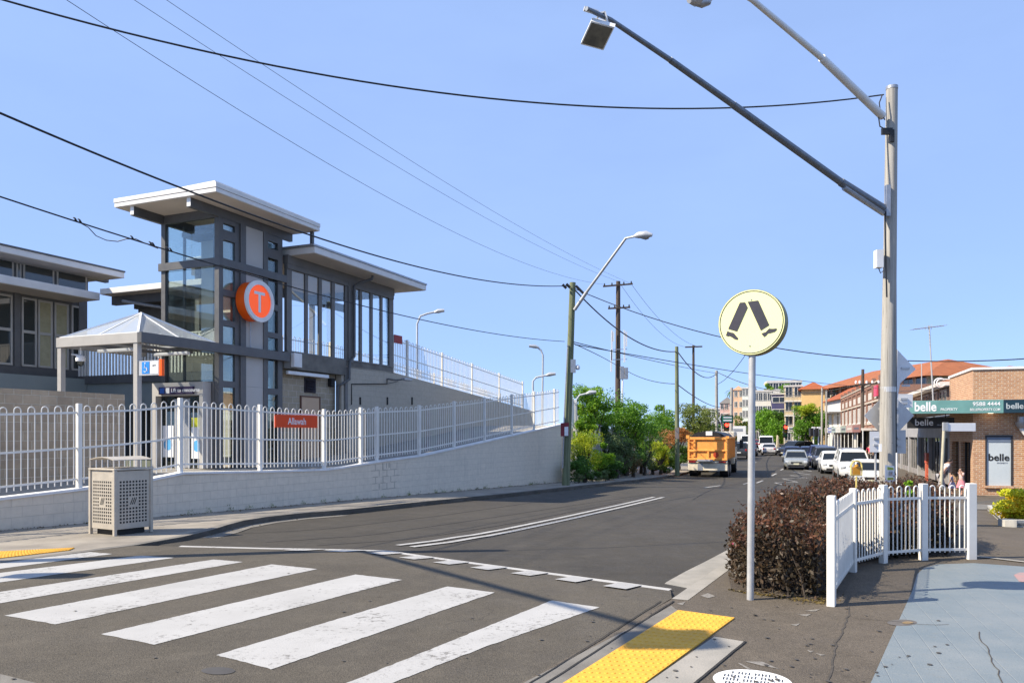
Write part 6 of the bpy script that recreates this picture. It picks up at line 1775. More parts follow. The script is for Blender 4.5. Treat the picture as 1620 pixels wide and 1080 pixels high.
MB().tube([(7.9, -1.2, 1.6), (7.9, -1.45, 1.7), (7.9, -1.45, 2.4)], .03, 6).bbox(7.85, 7.95, -1.6, -1.35, 1.7, 2.3, .03).build('mirror', m_trim, e, local=True)

# ================================================================== SHOPS AND BUILDINGS ON THE RIGHT
K = Fr((20, 34, gz(19, 34)), R(70))                 # x along the street, away; y towards the street
KZ = K.o.z
kz = lambda v, y: H + (V0 - v) / F * y - KZ         # height above the shop floor of photo row v at depth y
m_brick = brick_mat('tan_brick', (.42, .2, .1), (.55, .32, .17), (.58, .48, .37), .24, .086, .014, .85, .008, .22)
m_teal = pm('teal_fascia', '6F9C97', '648F8B', 1.2, .45)
m_navy = pm('navy_fascia', '1B3644', '16303C', 1.2, .45)
m_win_frost = pm('frosted_window', (.50, .55, .57), (.44, .49, .52), .8, .25)
e = empty('corner_shop', K(4, -4, 0), 'tan brick corner shop with teal fascia awning and frosted window, right edge', 'shop')
zt1 = kz(585, 34)
wall = MB()
wy0, wy1, wz0, wz1 = -1.42, -.52, kz(768, 33.7), kz(688, 33.7)
for y0, y1, z0, z1 in ((-.52, 0, -.2, zt1), (-9, -1.42, -.2, zt1), (-1.42, -.52, -.2, wz0), (-1.42, -.52, wz1, zt1)): wall.box(0, .25, y0, y1, z0, z1)
SX = 5.6
for x0, x1, z0, z1 in ((.25, .55, -.2, zt1), (.55, 2.6, 2.25, zt1), (2.6, 3.2, -.2, zt1), (3.2, 5.0, 2.25, zt1), (5.0, SX, -.2, zt1)): wall.box(x0, x1, -.25, 0, z0, z1)
wall.box(.25, SX, -9, -.25, zt1 - .3, zt1 - .25)
wall.build('brick_wall', m_brick, e, frame=K)
MB().box(-.06, .28, -9, .06, zt1 + .002, zt1 + .1).box(.28, SX, -.28, .06, zt1 + .002, zt1 + .1).build('parapet_capping', m_whitepaint, e, frame=K)
mb = MB()
for k in range(26):
    a = -1.5 + k * .041; mb.box(-.012, -.002, a, a + .032, wz1 + .03, wz1 + .25)
mb.build('soldier_course', m_brick, e, frame=K)
w = MB().box(-.03, .1, wy0 - .06, wy0, wz0, wz1).box(-.03, .1, wy1, wy1 + .06, wz0, wz1).box(-.03, .1, wy0, wy1, wz1 - .08, wz1).build('window', pm('dark_window_frame', (.03, .03, .035), None, 3, .5), e, frame=K)
MB().box(.02, .05, wy0, wy1, wz0, wz1 - .08).build('pane', m_win_frost, w, frame=K)
MB().box(.0, .018, wy0, wy1, wz1 - .3, wz1 - .08).build('shade_band', pm('blue_grey_band', (.16, .2, .27), None, 2, .4), w, frame=K)
MB().box(-.1, .1, wy0 - .1, wy1 + .1, wz0 - .1, wz0 - .002).build('sill', m_brick, w, frame=K)
text('lettering', 'belle', .42, m_black, K(.012, -.97, wz0 + (wz1 - wz0) * .555), -K.uy, (0, 0, 1), w, .02, 'CENTER', .003)
text('lettering', 'PROPERTY', .085, m_steelg, K(.012, -1.1, wz0 + (wz1 - wz0) * .45), -K.uy, (0, 0, 1), w, .004, 'CENTER', .003)
# rainhead and downpipe
dp = -1.75
MB().lathe((-.16, dp, kz(677, 33.5)), [(.06, -.04), (.2, .12), (.22, .26)], 16).tube([(-.16, dp, kz(668, 33.5)), (-.16, dp, kz(659, 33.5))], .15, 14).build('rainhead', m_steelg, e, 40, frame=K)
MB().tube([(-.16, dp, kz(677, 33.5)), (-.16, dp - .05, kz(681, 33.5)), (-.1, dp - .22, kz(689, 33.5)), (-.1, dp - .24, .0)], .085, 10).build('downpipe', m_fascia, e, 50, frame=K)
d = MB().box(.7, .76, -.22, -.14, 0, 2.25).box(1.6, 1.66, -.22, -.14, 0, 2.25).box(2.5, 2.56, -.22, -.14, 0, 2.25).box(3.3, 3.36, -.22, -.14, 0, 2.25).box(4.1, 4.16, -.22, -.14, 0, 2.25).build('door_frame', m_trim, e, frame=K)
MB().box(.55, 2.6, -.2, -.18, 0, 2.25).box(3.2, 5.0, -.2, -.18, 0, 2.25).build('door_glass', m_glassd, e, frame=K)
MB().box(.3, SX, -3.2, -3.1, 0, 3).build('interior_wall', m_dark2, e, frame=K)
mb = MB()
for x, z, s in ((1.2, 1.2, .3), (1.9, .9, .25), (2.3, 1.4, .2), (3.7, 1.1, .3), (4.4, 1.3, .25)): mb.box(x, x + s, -1.2, -1.1, z, z + .8)
mb.build('interior_display', m_signw, e, frame=K)
# awning
az0, az1 = kz(653.5, 33.4), kz(632.5, 33.4)
a = MB().box(-.62, 16, .0, 2.5, az0 + .1, az1 - .12).box(-.62, -.002, -9, .0, az0 + .1, az1 - .12).build('awning', pm('awning_soffit', (.3, .24, .2), (.26, .21, .17), 1, .7), e, frame=K)
MB().bbox(-.7, -.63, -1.0, 2.55, az0, az1, .01).build('fascia', m_teal, a, frame=K)
MB().bbox(-.7, -.63, -9, -1.01, az0, az1, .01).build('fascia', m_navy, a, frame=K)
MB().bbox(-.7, 16, 2.56, 2.63, az0, az1, .01).build('side_fascia', pm('pale_fascia', (.5, .52, .52), (.44, .46, .46), 1, .5), a, frame=K)
text('lettering', 'belle', .56, m_signw, K(-.705, 2.38, (az0 + az1) / 2 + .0), -K.uy, (0, 0, 1), a, .022, 'LEFT', .004, .82)
text('lettering', 'PROPERTY', .16, m_signw, K(-.705, 1.36, az0 + .17), -K.uy, (0, 0, 1), a, .006, 'LEFT', .004, .85)
text('lettering', '9588 4444', .24, m_signw, K(-.705, -.88, az1 - .18), -K.uy, (0, 0, 1), a, .008, 'RIGHT', .004)
text('lettering', 'BELLEPROPERTY.COM', .155, m_signw, K(-.705, -.88, az0 + .15), -K.uy, (0, 0, 1), a, .004, 'RIGHT', .004, .74)
text('lettering', 'belle', .34, pm('pale_letter', (.45, .5, .52), None, 3, .5), K(-.705, -1.08, (az0 + az1) / 2), -K.uy, (0, 0, 1), a, .015, 'LEFT', .004)
text('lettering', 'PROPERTY', .09, m_steelg, K(-.705, -1.95, az0 + .2), -K.uy, (0, 0, 1), a, .003, 'LEFT', .004)
MB().lathe(K(-.35, -.6, az0 + .0), [(.1, .0), (.1, .1)], 14).build('downlight', emit('warm_downlight', 'FFE8C8', 4), a)
hs = empty('hanging_sign', K(1.0, 1.5, az0 - .6), 'black sign with pale lettering hanging under the corner shop awning', 'sign')
MB().bbox(.96, 1.08, .55, 2.45, az0 - .62, az0 - .14, .01).build('board', m_blackp, hs, frame=K)
text('lettering', 'belle', .4, m_signw, K(.955, 2.15, az0 - .37), -K.uy, (0, 0, 1), hs, .015, 'LEFT', .004)
text('lettering', 'PROPERTY', .08, m_steelg, K(.955, 1.25, az0 - .48), -K.uy, (0, 0, 1), hs, .003, 'LEFT', .004)
MB().tube([K(1.02, .9, az0 - .14), K(1.02, .9, az0 + .1)], .02, 6).tube([K(1.02, 2.1, az0 - .14), K(1.02, 2.1, az0 + .1)], .02, 6).build('hanger', m_trim, hs)
# next shops under the same awning
e = empty('shop_row', K(22, -4, 0), 'low grey shops with dark glass fronts receding behind the corner shop', 'shops')
mb = MB().box(SX, 38, -9, -.3, 2.6, 3.6).box(SX, SX + .5, -.3, -.02, 0, 3.4)
for x in (8.2, 12.4, 16.6, 21, 25.5, 30, 34.5): mb.box(x, x + .45, -.3, -.02, 0, 2.62)
mb.box(SX, 38, -.3, -.02, 2.4, 3.5)
mb.build('wall', pm('grey_render', (.34, .33, .33), (.28, .275, .27), 1.5, .8), e, frame=K)
x = SX + .5
for x1 in (8.2, 12.4, 16.6, 21, 25.5, 30, 34.5):
    s = MB().box(x, x1, -.25, -.2, .35, 2.4).build('shopfront', m_glassd, e, frame=K)
    mb = MB()
    for k in range(5): mb.box(x + (x1 - x) * k / 4 - .035, x + (x1 - x) * k / 4 + .035, -.27, -.16, 0, 2.4)
    mb.box(x, x1, -.26, -.17, 0, .35)
    mb.build('frame', pm('shopfront_frame', (.3, .28, .27), (.24, .22, .21), 3, .5), s, frame=K)
    x = x1 + .45
MB().box(SX + .3, 38, -2.6, -2.5, 0, 2.6).build('interior_wall', m_black, e, frame=K)
mb = MB()
for k in range(36): mb.bar(K(SX + .1 + k * .45, -.4, 3.62), K(SX + .1 + k * .45, -6, 4.6), .07, .05)
mb.add([K(SX, -.3, 3.6), K(SX + 17, -.3, 3.6), K(SX + 17, -6, 4.6), K(SX, -6, 4.6)], [(0, 1, 2, 3)])
mb.build('corrugated_roof', m_steelg, e)
q = tag(MB().box(10.2, 10.7, .3, .4, 0, 1.5).box(10.15, 10.75, .28, .42, 1.0, 1.55).build('red_board', pm('red_poster', (.5, .05, .03), (.6, .2, .1), 9, .5), frame=K), 'small red advertising board standing before the dark shopfronts', 'sign')
tag(MB().box(5.8, 8.4, .4, 2.0, .03, .045).build('door_mat', m_black, frame=K), 'dark mat on the footpath before the dark shopfronts', 'mat')
# brown two-storey building with terracotta roof behind the low shops
def hip_roof(mb, fr, x0, x1, y0, y1, z0, h, ov=.5):
    x0 -= ov; x1 += ov; y0 -= ov; y1 += ov; d = min(x1 - x0, y1 - y0) / 2
    if x1 - x0 >= y1 - y0: a, b = (x0 + d, (y0 + y1) / 2), (x1 - d, (y0 + y1) / 2)
    else: a, b = ((x0 + x1) / 2, y0 + d), ((x0 + x1) / 2, y1 - d)
    v = [(x0, y0, z0), (x1, y0, z0), (x1, y1, z0), (x0, y1, z0), (*a, z0 + h), (*b, z0 + h)]
    if x1 - x0 >= y1 - y0: f = [(0, 1, 5, 4), (1, 2, 5), (2, 3, 4, 5), (3, 0, 4)]
    else: f = [(0, 1, 4), (1, 2, 5, 4), (2, 3, 5), (3, 0, 4, 5)]
    mb.add(v, f + [(3, 2, 1, 0)])
def tile_mat(name, c1, c2):
    t = NT(name); mp = t.n('Mapping'); mp.inputs['Scale'].default_value = (3, 3, 6); t.l(t.tc.outputs['Object'], mp.inputs[0])
    wv = t.n('TexWave'); wv.inputs['Scale'].default_value = 1.2; wv.inputs['Distortion'].default_value = .6; wv.bands_direction = 'Z'; t.l(mp.outputs[0], wv.inputs['Vector'])
    c = t.mix(t.ramp(t.noise(1.2, 6), .35, .65), lin(c1), lin(c2)); c = t.mix(t.ramp(wv.outputs['Fac'], .0, .5, .35, 0), c, tuple(x * .6 for x in lin(c1)))
    t.bump(wv.outputs['Fac'], .03); return t.set(c, .8, 0, .25)
m_terra = tile_mat('terracotta_tiles', 'A86844', '945A3A')
m_terra2 = tile_mat('orange_tiles', 'B06440', '9E5636')
m_brownb = brick_mat('brown_brick', (.16, .085, .06), (.2, .11, .075), (.2, .16, .13), .23, .08, .01, .9, .005, .2)
m_redb = brick_mat('red_brown_brick', (.24, .12, .085), (.28, .145, .1), (.26, .2, .17), .23, .08, .01, .9, .005, .25)
m_darkwin = NT('dark_building_window'); m_darkwin = m_darkwin.set((.015, .017, .02), .08, 0, .7)
m_frw = pm('white_window_frame', (.66, .65, .62), None, 3, .5)
def facade_windows(e, fr, xs, zs, w, h, y, frame_m=m_frw, sill=True, axis='x'):
    """windows on the face y (axis x) or on the face x=y (axis y); each window is a part with its pane under it"""
    for z in zs:
        for x in xs:
            if axis == 'x':
                B_ = lambda a0, a1, d0, d1, z0, z1: (a0, a1, y + d0, y + d1, z0, z1)
            else:
                B_ = lambda a0, a1, d0, d1, z0, z1: (y + d0, y + d1, a0, a1, z0, z1)
            s = 1 if (axis == 'x' and y >= 0) else -1
            sg_ = fr['sgn']
            f = lambda a0, a1, d0, d1, z0, z1: B_(a0, a1, *(sorted((sg_ * d0, sg_ * d1))), z0, z1)
            t = .07 if w < 2 else .1
            mb = MB().box(*f(x - w / 2 - t, x + w / 2 + t, -.02, .06, z - t, z + .0)).box(*f(x - w / 2 - t, x + w / 2 + t, -.02, .06, z + h, z + h + t)).box(*f(x - w / 2 - t, x - w / 2, -.02, .06, z, z + h)).box(*f(x + w / 2, x + w / 2 + t, -.02, .06, z, z + h)).box(*f(x - .03, x + .03, -.02, .05, z, z + h))
            if sill: mb.box(*f(x - w / 2 - .15, x + w / 2 + .15, -.02, .16, z - t - .1, z - t - .003))
            o = mb.build('window', frame_m, e, frame=fr['f'])
            MB().box(*f(x - w / 2, x + w / 2, -.02, .02, z, z + h)).build('pane', m_darkwin, o, frame=fr['f'])
BB = Fr((X(1500, 52), 52, -.8), R(70))
e = empty('brown_building', BB(6, -4, 0), 'brown brick upper storey with terracotta roof and dark windows behind the corner shop', 'building')
bt = H + (686 - 604) / F * 52 + .8
MB().box(0, 18, -9, -.1, 0, bt).build('wall', m_brownb, e, frame=BB)
mb = MB(); hip_roof(mb, BB, 0, 18, -9, 0, bt, 1.3, .6); mb.build('roof', m_terra, e, frame=BB)
MB().box(-.62, 18.6, -9.6, .58, bt - .25, bt - .003).build('eave', m_soffit, e, frame=BB)
facade_windows(e, {'f': BB, 'sgn': 1}, (2.2, 6, 10, 14), (bt - 2.0,), 2.6, 1.5, -.1, pm('brown_win_frame', (.3, .22, .18), None, 3, .6))
MB().box(-.1, 18, -.08, .05, bt - 2.6, bt - 2.5).build('balcony_rail', m_frw, e, frame=BB)
facade_windows(e, {'f': BB, 'sgn': -1}, (-1.6, -4.6), (bt - 2.0,), 2.0, 1.5, 0, pm('brown_win_frame2', (.3, .22, .18), None, 3, .6), axis='y')
# TV antennas
for u, v0, v1, y, lab in ((1470, 515, 642, 40, 'tall leaning TV antenna mast above the corner shop sign'), (1458, 575, 615, 56, 'short thin aerial on the terracotta roof')):
    b = P(u + (8 if v0 < 550 else 0), v1, y); t = P(u, v0, y)
    q = empty('antenna', b, lab, 'antenna')
    MB().tube([b - Vector((0, 0, .8)), t], .035, 6).build('mast', m_pole, q)
    if v0 < 550:
        mb = MB(); c = P(1470, 518, y); l = P(1444, 521, y); r = P(1493, 515, y); mb.tube([l, r], .02, 6)
        for k in range(11):
            p = l + (r - l) * k / 10; mb.tube([p + Vector((0, -.3, .0)), p + Vector((0, .3, 0))], .012, 4)
            if 3 < k < 7: mb.tube([p + Vector((0, 0, -.12)), p + Vector((0, 0, .12))], .012, 4)
        mb.build('yagi_elements', m_steelg, q)
q = tag(MB().tube([P(1487 + 9 * math.cos(a), 605 + 7 * math.sin(a), 39) for a in np.linspace(.6, 5.4, 16)] + [P(1503, 600, 39)], .03, 6).tube([P(1489 + 7 * math.cos(a), 605 + 5.5 * math.sin(a), 38.8) for a in np.linspace(.6, 5.4, 16)], .025, 6).build('dish_ring', m_signw), 'white looped pipe on the roof edge beside the brick parapet', 'pipe')
# ---- brick shop row further along the street
SF = Fr((30, 60, -.72), R(72))                      # x along the street; street side is +y
e = empty('brick_shop_row', SF(35, -5, 0), 'two storey red brown brick shop row with white windows and street awning', 'shops')
RH = 7.0
X0, X1 = 13, 52
MB().box(X0, X1, -6, 0, 2.8, RH).box(X0, X1, -6, -1, 0, 2.8).build('wall', m_redb, e, frame=SF)
mb = MB()
for k in range(9):
    x = X0 + (X1 - X0) * k / 8; mb.box(x - .35, x + .35, -.2, .14, 2.8, RH + .9)
mb.box(X0, X1, -.3, .1, RH + .002, RH + .35)
mb.build('parapet_pier', m_redb, e, frame=SF)
mb = MB(); mb.box(X0, X1, -.35, .18, RH + .352, RH + .46).box(X0, X1, .0, .16, 5.55, 5.7).box(X0, X1, .0, .12, 3.4, 3.55); mb.build('rendered_band', pm('cream_band', (.5, .44, .36), (.42, .37, .3), 2, .8), e, frame=SF)
st_ = (X1 - X0) / 8
facade_windows(e, {'f': SF, 'sgn': 1}, [X0 + st_ * (k + .3) for k in range(8)] + [X0 + st_ * (k + .7) for k in range(8)], (3.75,), 1.0, 1.5, .0)
mb = MB()
for k in range(8): mb.box(X0 + st_ * (k + .2), X0 + st_ * (k + .8), .0, .05, 5.9, 6.6)
mb.build('cream_panel', pm('cream_panel', (.55, .5, .44), None, 2, .7), e, frame=SF)
a = MB().box(4, 58, .0, 2.6, 2.75, 2.95).build('awning', m_soffit, e, frame=SF)
cols_ = [(.28, .12, .09), (.45, .3, .25), (.3, .34, .28), (.6, .58, .52), (.36, .42, .38), (.2, .22, .4), (.62, .6, .56), (.55, .5, .42), (.7, .68, .62)]
for k in range(9):
    x = 4 + 6 * k
    f = MB().bbox(x, x + 5.95, 2.61, 2.68, 2.6, 3.25, .01).build('fascia', pm('shop_fascia_%d' % k, cols_[k % 9], None, 2, .5), a, frame=SF)
    MB().box(x + .8, x + 4.6, 2.682, 2.69, 2.85, 3.02).build('sign_strip', pm('sign_strip_%d' % k, (.6, .58, .5) if k % 2 else (.1, .1, .12), None, 3, .5), f, frame=SF)
mb = MB()
for k in range(14): mb.tube([SF(4 + 4 * k, 2.45, 0), SF(4 + 4 * k, 2.45, 2.75)], .05, 8)
mb.build('awning_posts', m_frw, e)
for k in range(9):
    x = 4 + 6 * k
    s = MB().box(x + .3, x + 5.7, -.3, -.25, .4, 2.7).build('shopfront', m_glassd, e, frame=SF)
    MB().box(x - .3, x + .3, -.4, -.02, 0, 2.74).box(x + .3, x + 5.7, -.32, -.2, 0, .4).box(x + 2.9, x + 3.0, -.32, -.2, .4, 2.7).build('frame', pm('dark_shopfront', (.06, .06, .065), (.1, .09, .09), 3, .5), s, frame=SF)
MB().box(4, 13, -10, 0, 2.75, 4.4).build('low_shop', m_paintwall, e, frame=SF)
tag(MB().box(13.2, 15.4, .16, .3, 6.0, 7.0).build('pink_banner', pm('pink_red_banner', (.6, .06, .12), None, 2, .5), frame=SF), 'pink red banner high on the near end of the brick shop row', 'banner')
q = tag(MB().bbox(13.3, 15.2, 2.0, 2.06, -.02, 3.3, .01).build('cream_board', pm('cream_board', (.6, .57, .5), None, 2, .6), frame=SF), 'tall cream board at the near end of the brick shop row', 'sign')
# white house and orange roof beyond the brick row
WH = Fr((SF(52.3, 0, 0).x, SF(52.3, 0, 0).y, -.6), R(78))
e = empty('shop_house', WH(6, -5, 0), 'white two storey shop house with orange tiled roof beyond the brick row', 'house')
wt_ = H + (686 - 634) / F * 116 + .6
MB().box(.1, 13, -6, 0, 0, wt_).build('wall', pm('white_render', (.62, .61, .58), (.52, .51, .48), 1.2, .8), e, frame=WH)
mb = MB(); hip_roof(mb, WH, .1, 13, -6, 0, wt_, 2.0, .5); mb.build('roof', m_terra2, e, frame=WH)
facade_windows(e, {'f': WH, 'sgn': 1}, (2.5, 6.5, 10.5), (3.6,), 1.3, 1.8, 0)
facade_windows(e, {'f': WH, 'sgn': -1}, (-2, -4.3), (3.6,), 1.0, 1.8, .1, axis='y')
MB().box(0, 13, 0, 1.6, wt_ - 1.9, wt_ - 1.75).build('balcony_roof', m_dark2, e, frame=WH)
# ---- long apartment block with terracotta roof above the shops
def block(name, label, fr, Lx, Dy, Hz, wall_m, floors, nx, ny, roof=None, roof_m=None, win=(1.5, 1.5), base=0, balc=None, parapet=None, cat='apartment block', ov=.6):
    """a box building in its own frame: x along the face that looks to -y, y to the back; windows on -y and -x faces"""
    e = empty(name, fr(Lx / 2, Dy / 2, 0), label, cat)
    MB().box(0, Lx, 0, Dy, -6, Hz).build('wall', wall_m, e, frame=fr)
    fh = (Hz - base) / floors
    zs = [base + fh * k + .8 for k in range(floors)]
    facade_windows(e, {'f': fr, 'sgn': -1}, [Lx * (k + .5) / nx for k in range(nx)], zs, win[0], win[1], 0, sill=False)
    if ny: facade_windows(e, {'f': fr, 'sgn': -1}, [Dy * (k + .5) / ny for k in range(ny)], zs, win[0], win[1], 0, sill=False, axis='y')
    if balc:
        for k in balc[0]:
            for z in zs:
                x = Lx * (k + .5) / nx
                b = MB().box(x - balc[1], x + balc[1], -1.4, -.003, z - .95, z - .78).build('balcony', m_frw, e, frame=fr)
                mb = MB().box(x - balc[1], x + balc[1], -1.4, -1.35, z + .12, z + .2)
                n = int(balc[1] * 2 / .22)
                for j in range(n + 1): mb.box(x - balc[1] + j * .22, x - balc[1] + j * .22 + .05, -1.39, -1.36, z - .78, z + .12)
                mb.build('railing', m_dark2, b, frame=fr)
    if roof == 'hip':
        mb = MB(); hip_roof(mb, fr, 0, Lx, 0, Dy, Hz, roof_m[1], ov); mb.build('roof', roof_m[0], e, frame=fr)
    else:
        MB().box(-.15, Lx + .15, -.15, Dy + .15, Hz + .002, Hz + (parapet or .4)).build('parapet', pm('parapet_' + name, (.58, .56, .53), None, 2, .8), e, frame=fr)
    return e
def bfr(u, y, v_base, deg):
    """frame whose origin is the left front corner at photo column u, depth y"""
    return Fr((X(u, y), y, 0), R(deg))
ht = lambda v, y: H + (V0 - v) / F * y
cream = pm('cream_render', (.56, .46, .3), (.5, .41, .27), 1, .8)
yellow = pm('yellow_render', (.66, .43, .18), (.6, .39, .165), 1, .8)
peach = pm('peach_render', (.6, .4, .28), (.54, .36, .25), 1, .8)
pink = pm('pink_render', (.55, .38, .35), (.5, .35, .32), 1, .8)
mint = pm('mint_render', (.56, .6, .55), (.6, .62, .58), 1, .8)
white_r = pm('white_apartment', (.66, .62, .55), (.6, .57, .52), 1, .8)
navy = pm('navy_panel', (.06, .06, .15), (.05, .05, .12), 1, .6)

def bl(name, label, u0, u1, v, y, m, floors, nx, ny=0, deg=-19, **k):
    """apartment block whose front spans photo columns u0..u1 with its top at row v"""
    f = bfr(u0, y, 0, deg); ux = f.ux; k1 = (u1 - U0) / F
    L = (k1 * f.o.y - f.o.x) / (ux.x - k1 * ux.y)
    return block(name, label, f, L, k.pop('Dy', 9), ht(v, y), m, floors, nx, ny, **k)
f = Fr((55, 142, 0), R(-88))
e = block('long_apartment_block', 'long apartment block with broad terracotta roof above the brick shops', f, 36, 14, ht(617, 140), cream, 4, 11, 0, 'hip', (m_terra, 3.0), (2.4, 1.7), ov=1.2)
bl('yellow_apartment_block', 'sunlit yellow apartment block with orange eave left of the shop house', 1268, 1305, 616, 128, yellow, 4, 0, 2, roof='hip', roof_m=(m_terra2, 1.3), win=(.5, .9), ov=.6, deg=-22)
bl('balcony_apartment_block', 'cream apartment block with stacked balconies left of the yellow block', 1241, 1269, 612, 133, cream, 4, 2, 0, win=(1.0, 1.7), balc=((0, 1), .75), parapet=.3)
bl('navy_apartment_wing', 'navy blue panelled apartment wing with roof terrace plants', 1220, 1246, 624, 140, navy, 4, 1, 0, win=(2.2, .9), parapet=.25)
bl('terrace_apartment_top', 'pale set back top storey with brown roof behind the roof terrace plants', 1214, 1268, 606, 156, white_r, 6, 6, 0, win=(.9, 1.2), parapet=.5)
bl('white_apartment_block', 'white apartment block with dark windows right behind the crossing sign pole', 1193, 1221, 620, 141, white_r, 4, 4, 0, win=(.55, 1.3), parapet=.35)
bl('mint_apartment_wing', 'pale mint apartment wing with narrow windows left of the crossing sign pole', 1174, 1194, 615, 145, mint, 5, 4, 0, win=(.36, 1.2), parapet=.3)
bl('peach_apartment_block', 'peach apartment block with pitched top left of the mint wing', 1160, 1176, 617, 150, peach, 5, 2, 0, roof='hip', roof_m=(pm('peach_roof', (.5, .3, .18), None, 2, .8), .9), win=(.45, 1.0), ov=.2)
bl('pink_apartment_block', 'pink apartment block with grey hipped roof beside the green direction sign', 1139, 1160, 638, 156, pink, 4, 3, 0, roof='hip', roof_m=(m_dark2, 1.3), win=(.5, 1.1), balc=((1,), .5), ov=.2)
bl('grey_apartment_block', 'low pale grey apartment block far left beyond the olive trees', 1110, 1140, 648, 185, pm('pale_grey_render', (.5, .52, .54), None, 1, .8), 3, 4, 0, win=(.8, 1.0), parapet=.4)
block('cream_garden_house', 'cream low house behind the black people mover', bfr(1240, 119, 0, -19), 3.4, 6, ht(684, 119), cream, 1, 3, 0, None, None, (.8, 1.0), base=0, parapet=.2, cat='house')
mb = MB()
# roof terrace plants
ptree('roof_plant', 'round green plant on the roof terrace above the white apartment block', 1210, 1224, 605, 622, 147, LG['light'], nclump=10, n=1400, leaf=.22, cat='plant', tr=.05, stems=2)
ptree('roof_plant', 'larger green plant on the roof terrace above the navy wing', 1234, 1252, 604, 624, 147, LG['willow'], nclump=12, n=1600, leaf=.22, cat='plant', tr=.05, stems=2)
# arched parapet above the white apartment block
q = tag(MB().prism([P(1213 + 6 * math.cos(a) + 5, 608 - 6 * math.sin(a), 157.5) for a in np.linspace(0, math.pi, 12)], (0, 1.5, 0)).build('arched_gable', peach), 'small peach arched gable on the skyline above the white apartment block', 'roof gable')
# plain garden walls near the junction
tag(MB().bbox(X(1274, 98), X(1279, 98), 98, 98.4, -.9, P(0, 697, 98).z, .03).build('white_pillar', m_whitepaint), 'short white pillar beside the black people mover', 'pillar')
tag(MB().prism([(X(1229, 112), 112, -.8), (X(1233, 112), 112, -.8), (X(1232, 112), 112, P(0, 690, 112).z), (X(1230.5, 112), 112, P(0, 688, 112).z)], (0, .5, 0)).build('stone_pier', pm('sand_stone', (.5, .42, .3), None, 3, .8)), 'small sandstone pier under the willow by the traffic light', 'pier')

# ================================================================== PEOPLE
m_skin = pm('skin', (.42, .25, .18), (.38, .22, .155), 6, .55)
m_hair = pm('dark_hair', (.02, .014, .01), (.035, .024, .017), 20, .6)
def skin_mesh(name, verts, edges, radii, m, parent, root=0, sub=1):
    me = bpy.data.meshes.new(name)
    bm = bmesh.new(); lay = bm.verts.layers.skin.verify()
    vs = []
    for v, r in zip(verts, radii):
        x = bm.verts.new(v); x[lay].radius = (r, r) if not isinstance(r, tuple) else r; vs.append(x)
    vs[root][lay].use_root = True
    for a, b in edges: bm.edges.new((vs[a], vs[b]))
    bm.to_mesh(me); bm.free()
    o = bpy.data.objects.new(name, me); col.objects.link(o)
    s = o.modifiers.new('skin', 'SKIN'); s.use_smooth_shade = True
    u = o.modifiers.new('sub', 'SUBSURF'); u.levels = sub; u.render_levels = sub
    me2 = bpy.data.meshes.new_from_object(o.evaluated_get(bpy.context.evaluated_depsgraph_get()))
    bpy.data.objects.remove(o)
    me2.materials.clear(); me2.name = name
    return link(name, me2, m, parent, 0, local=True)
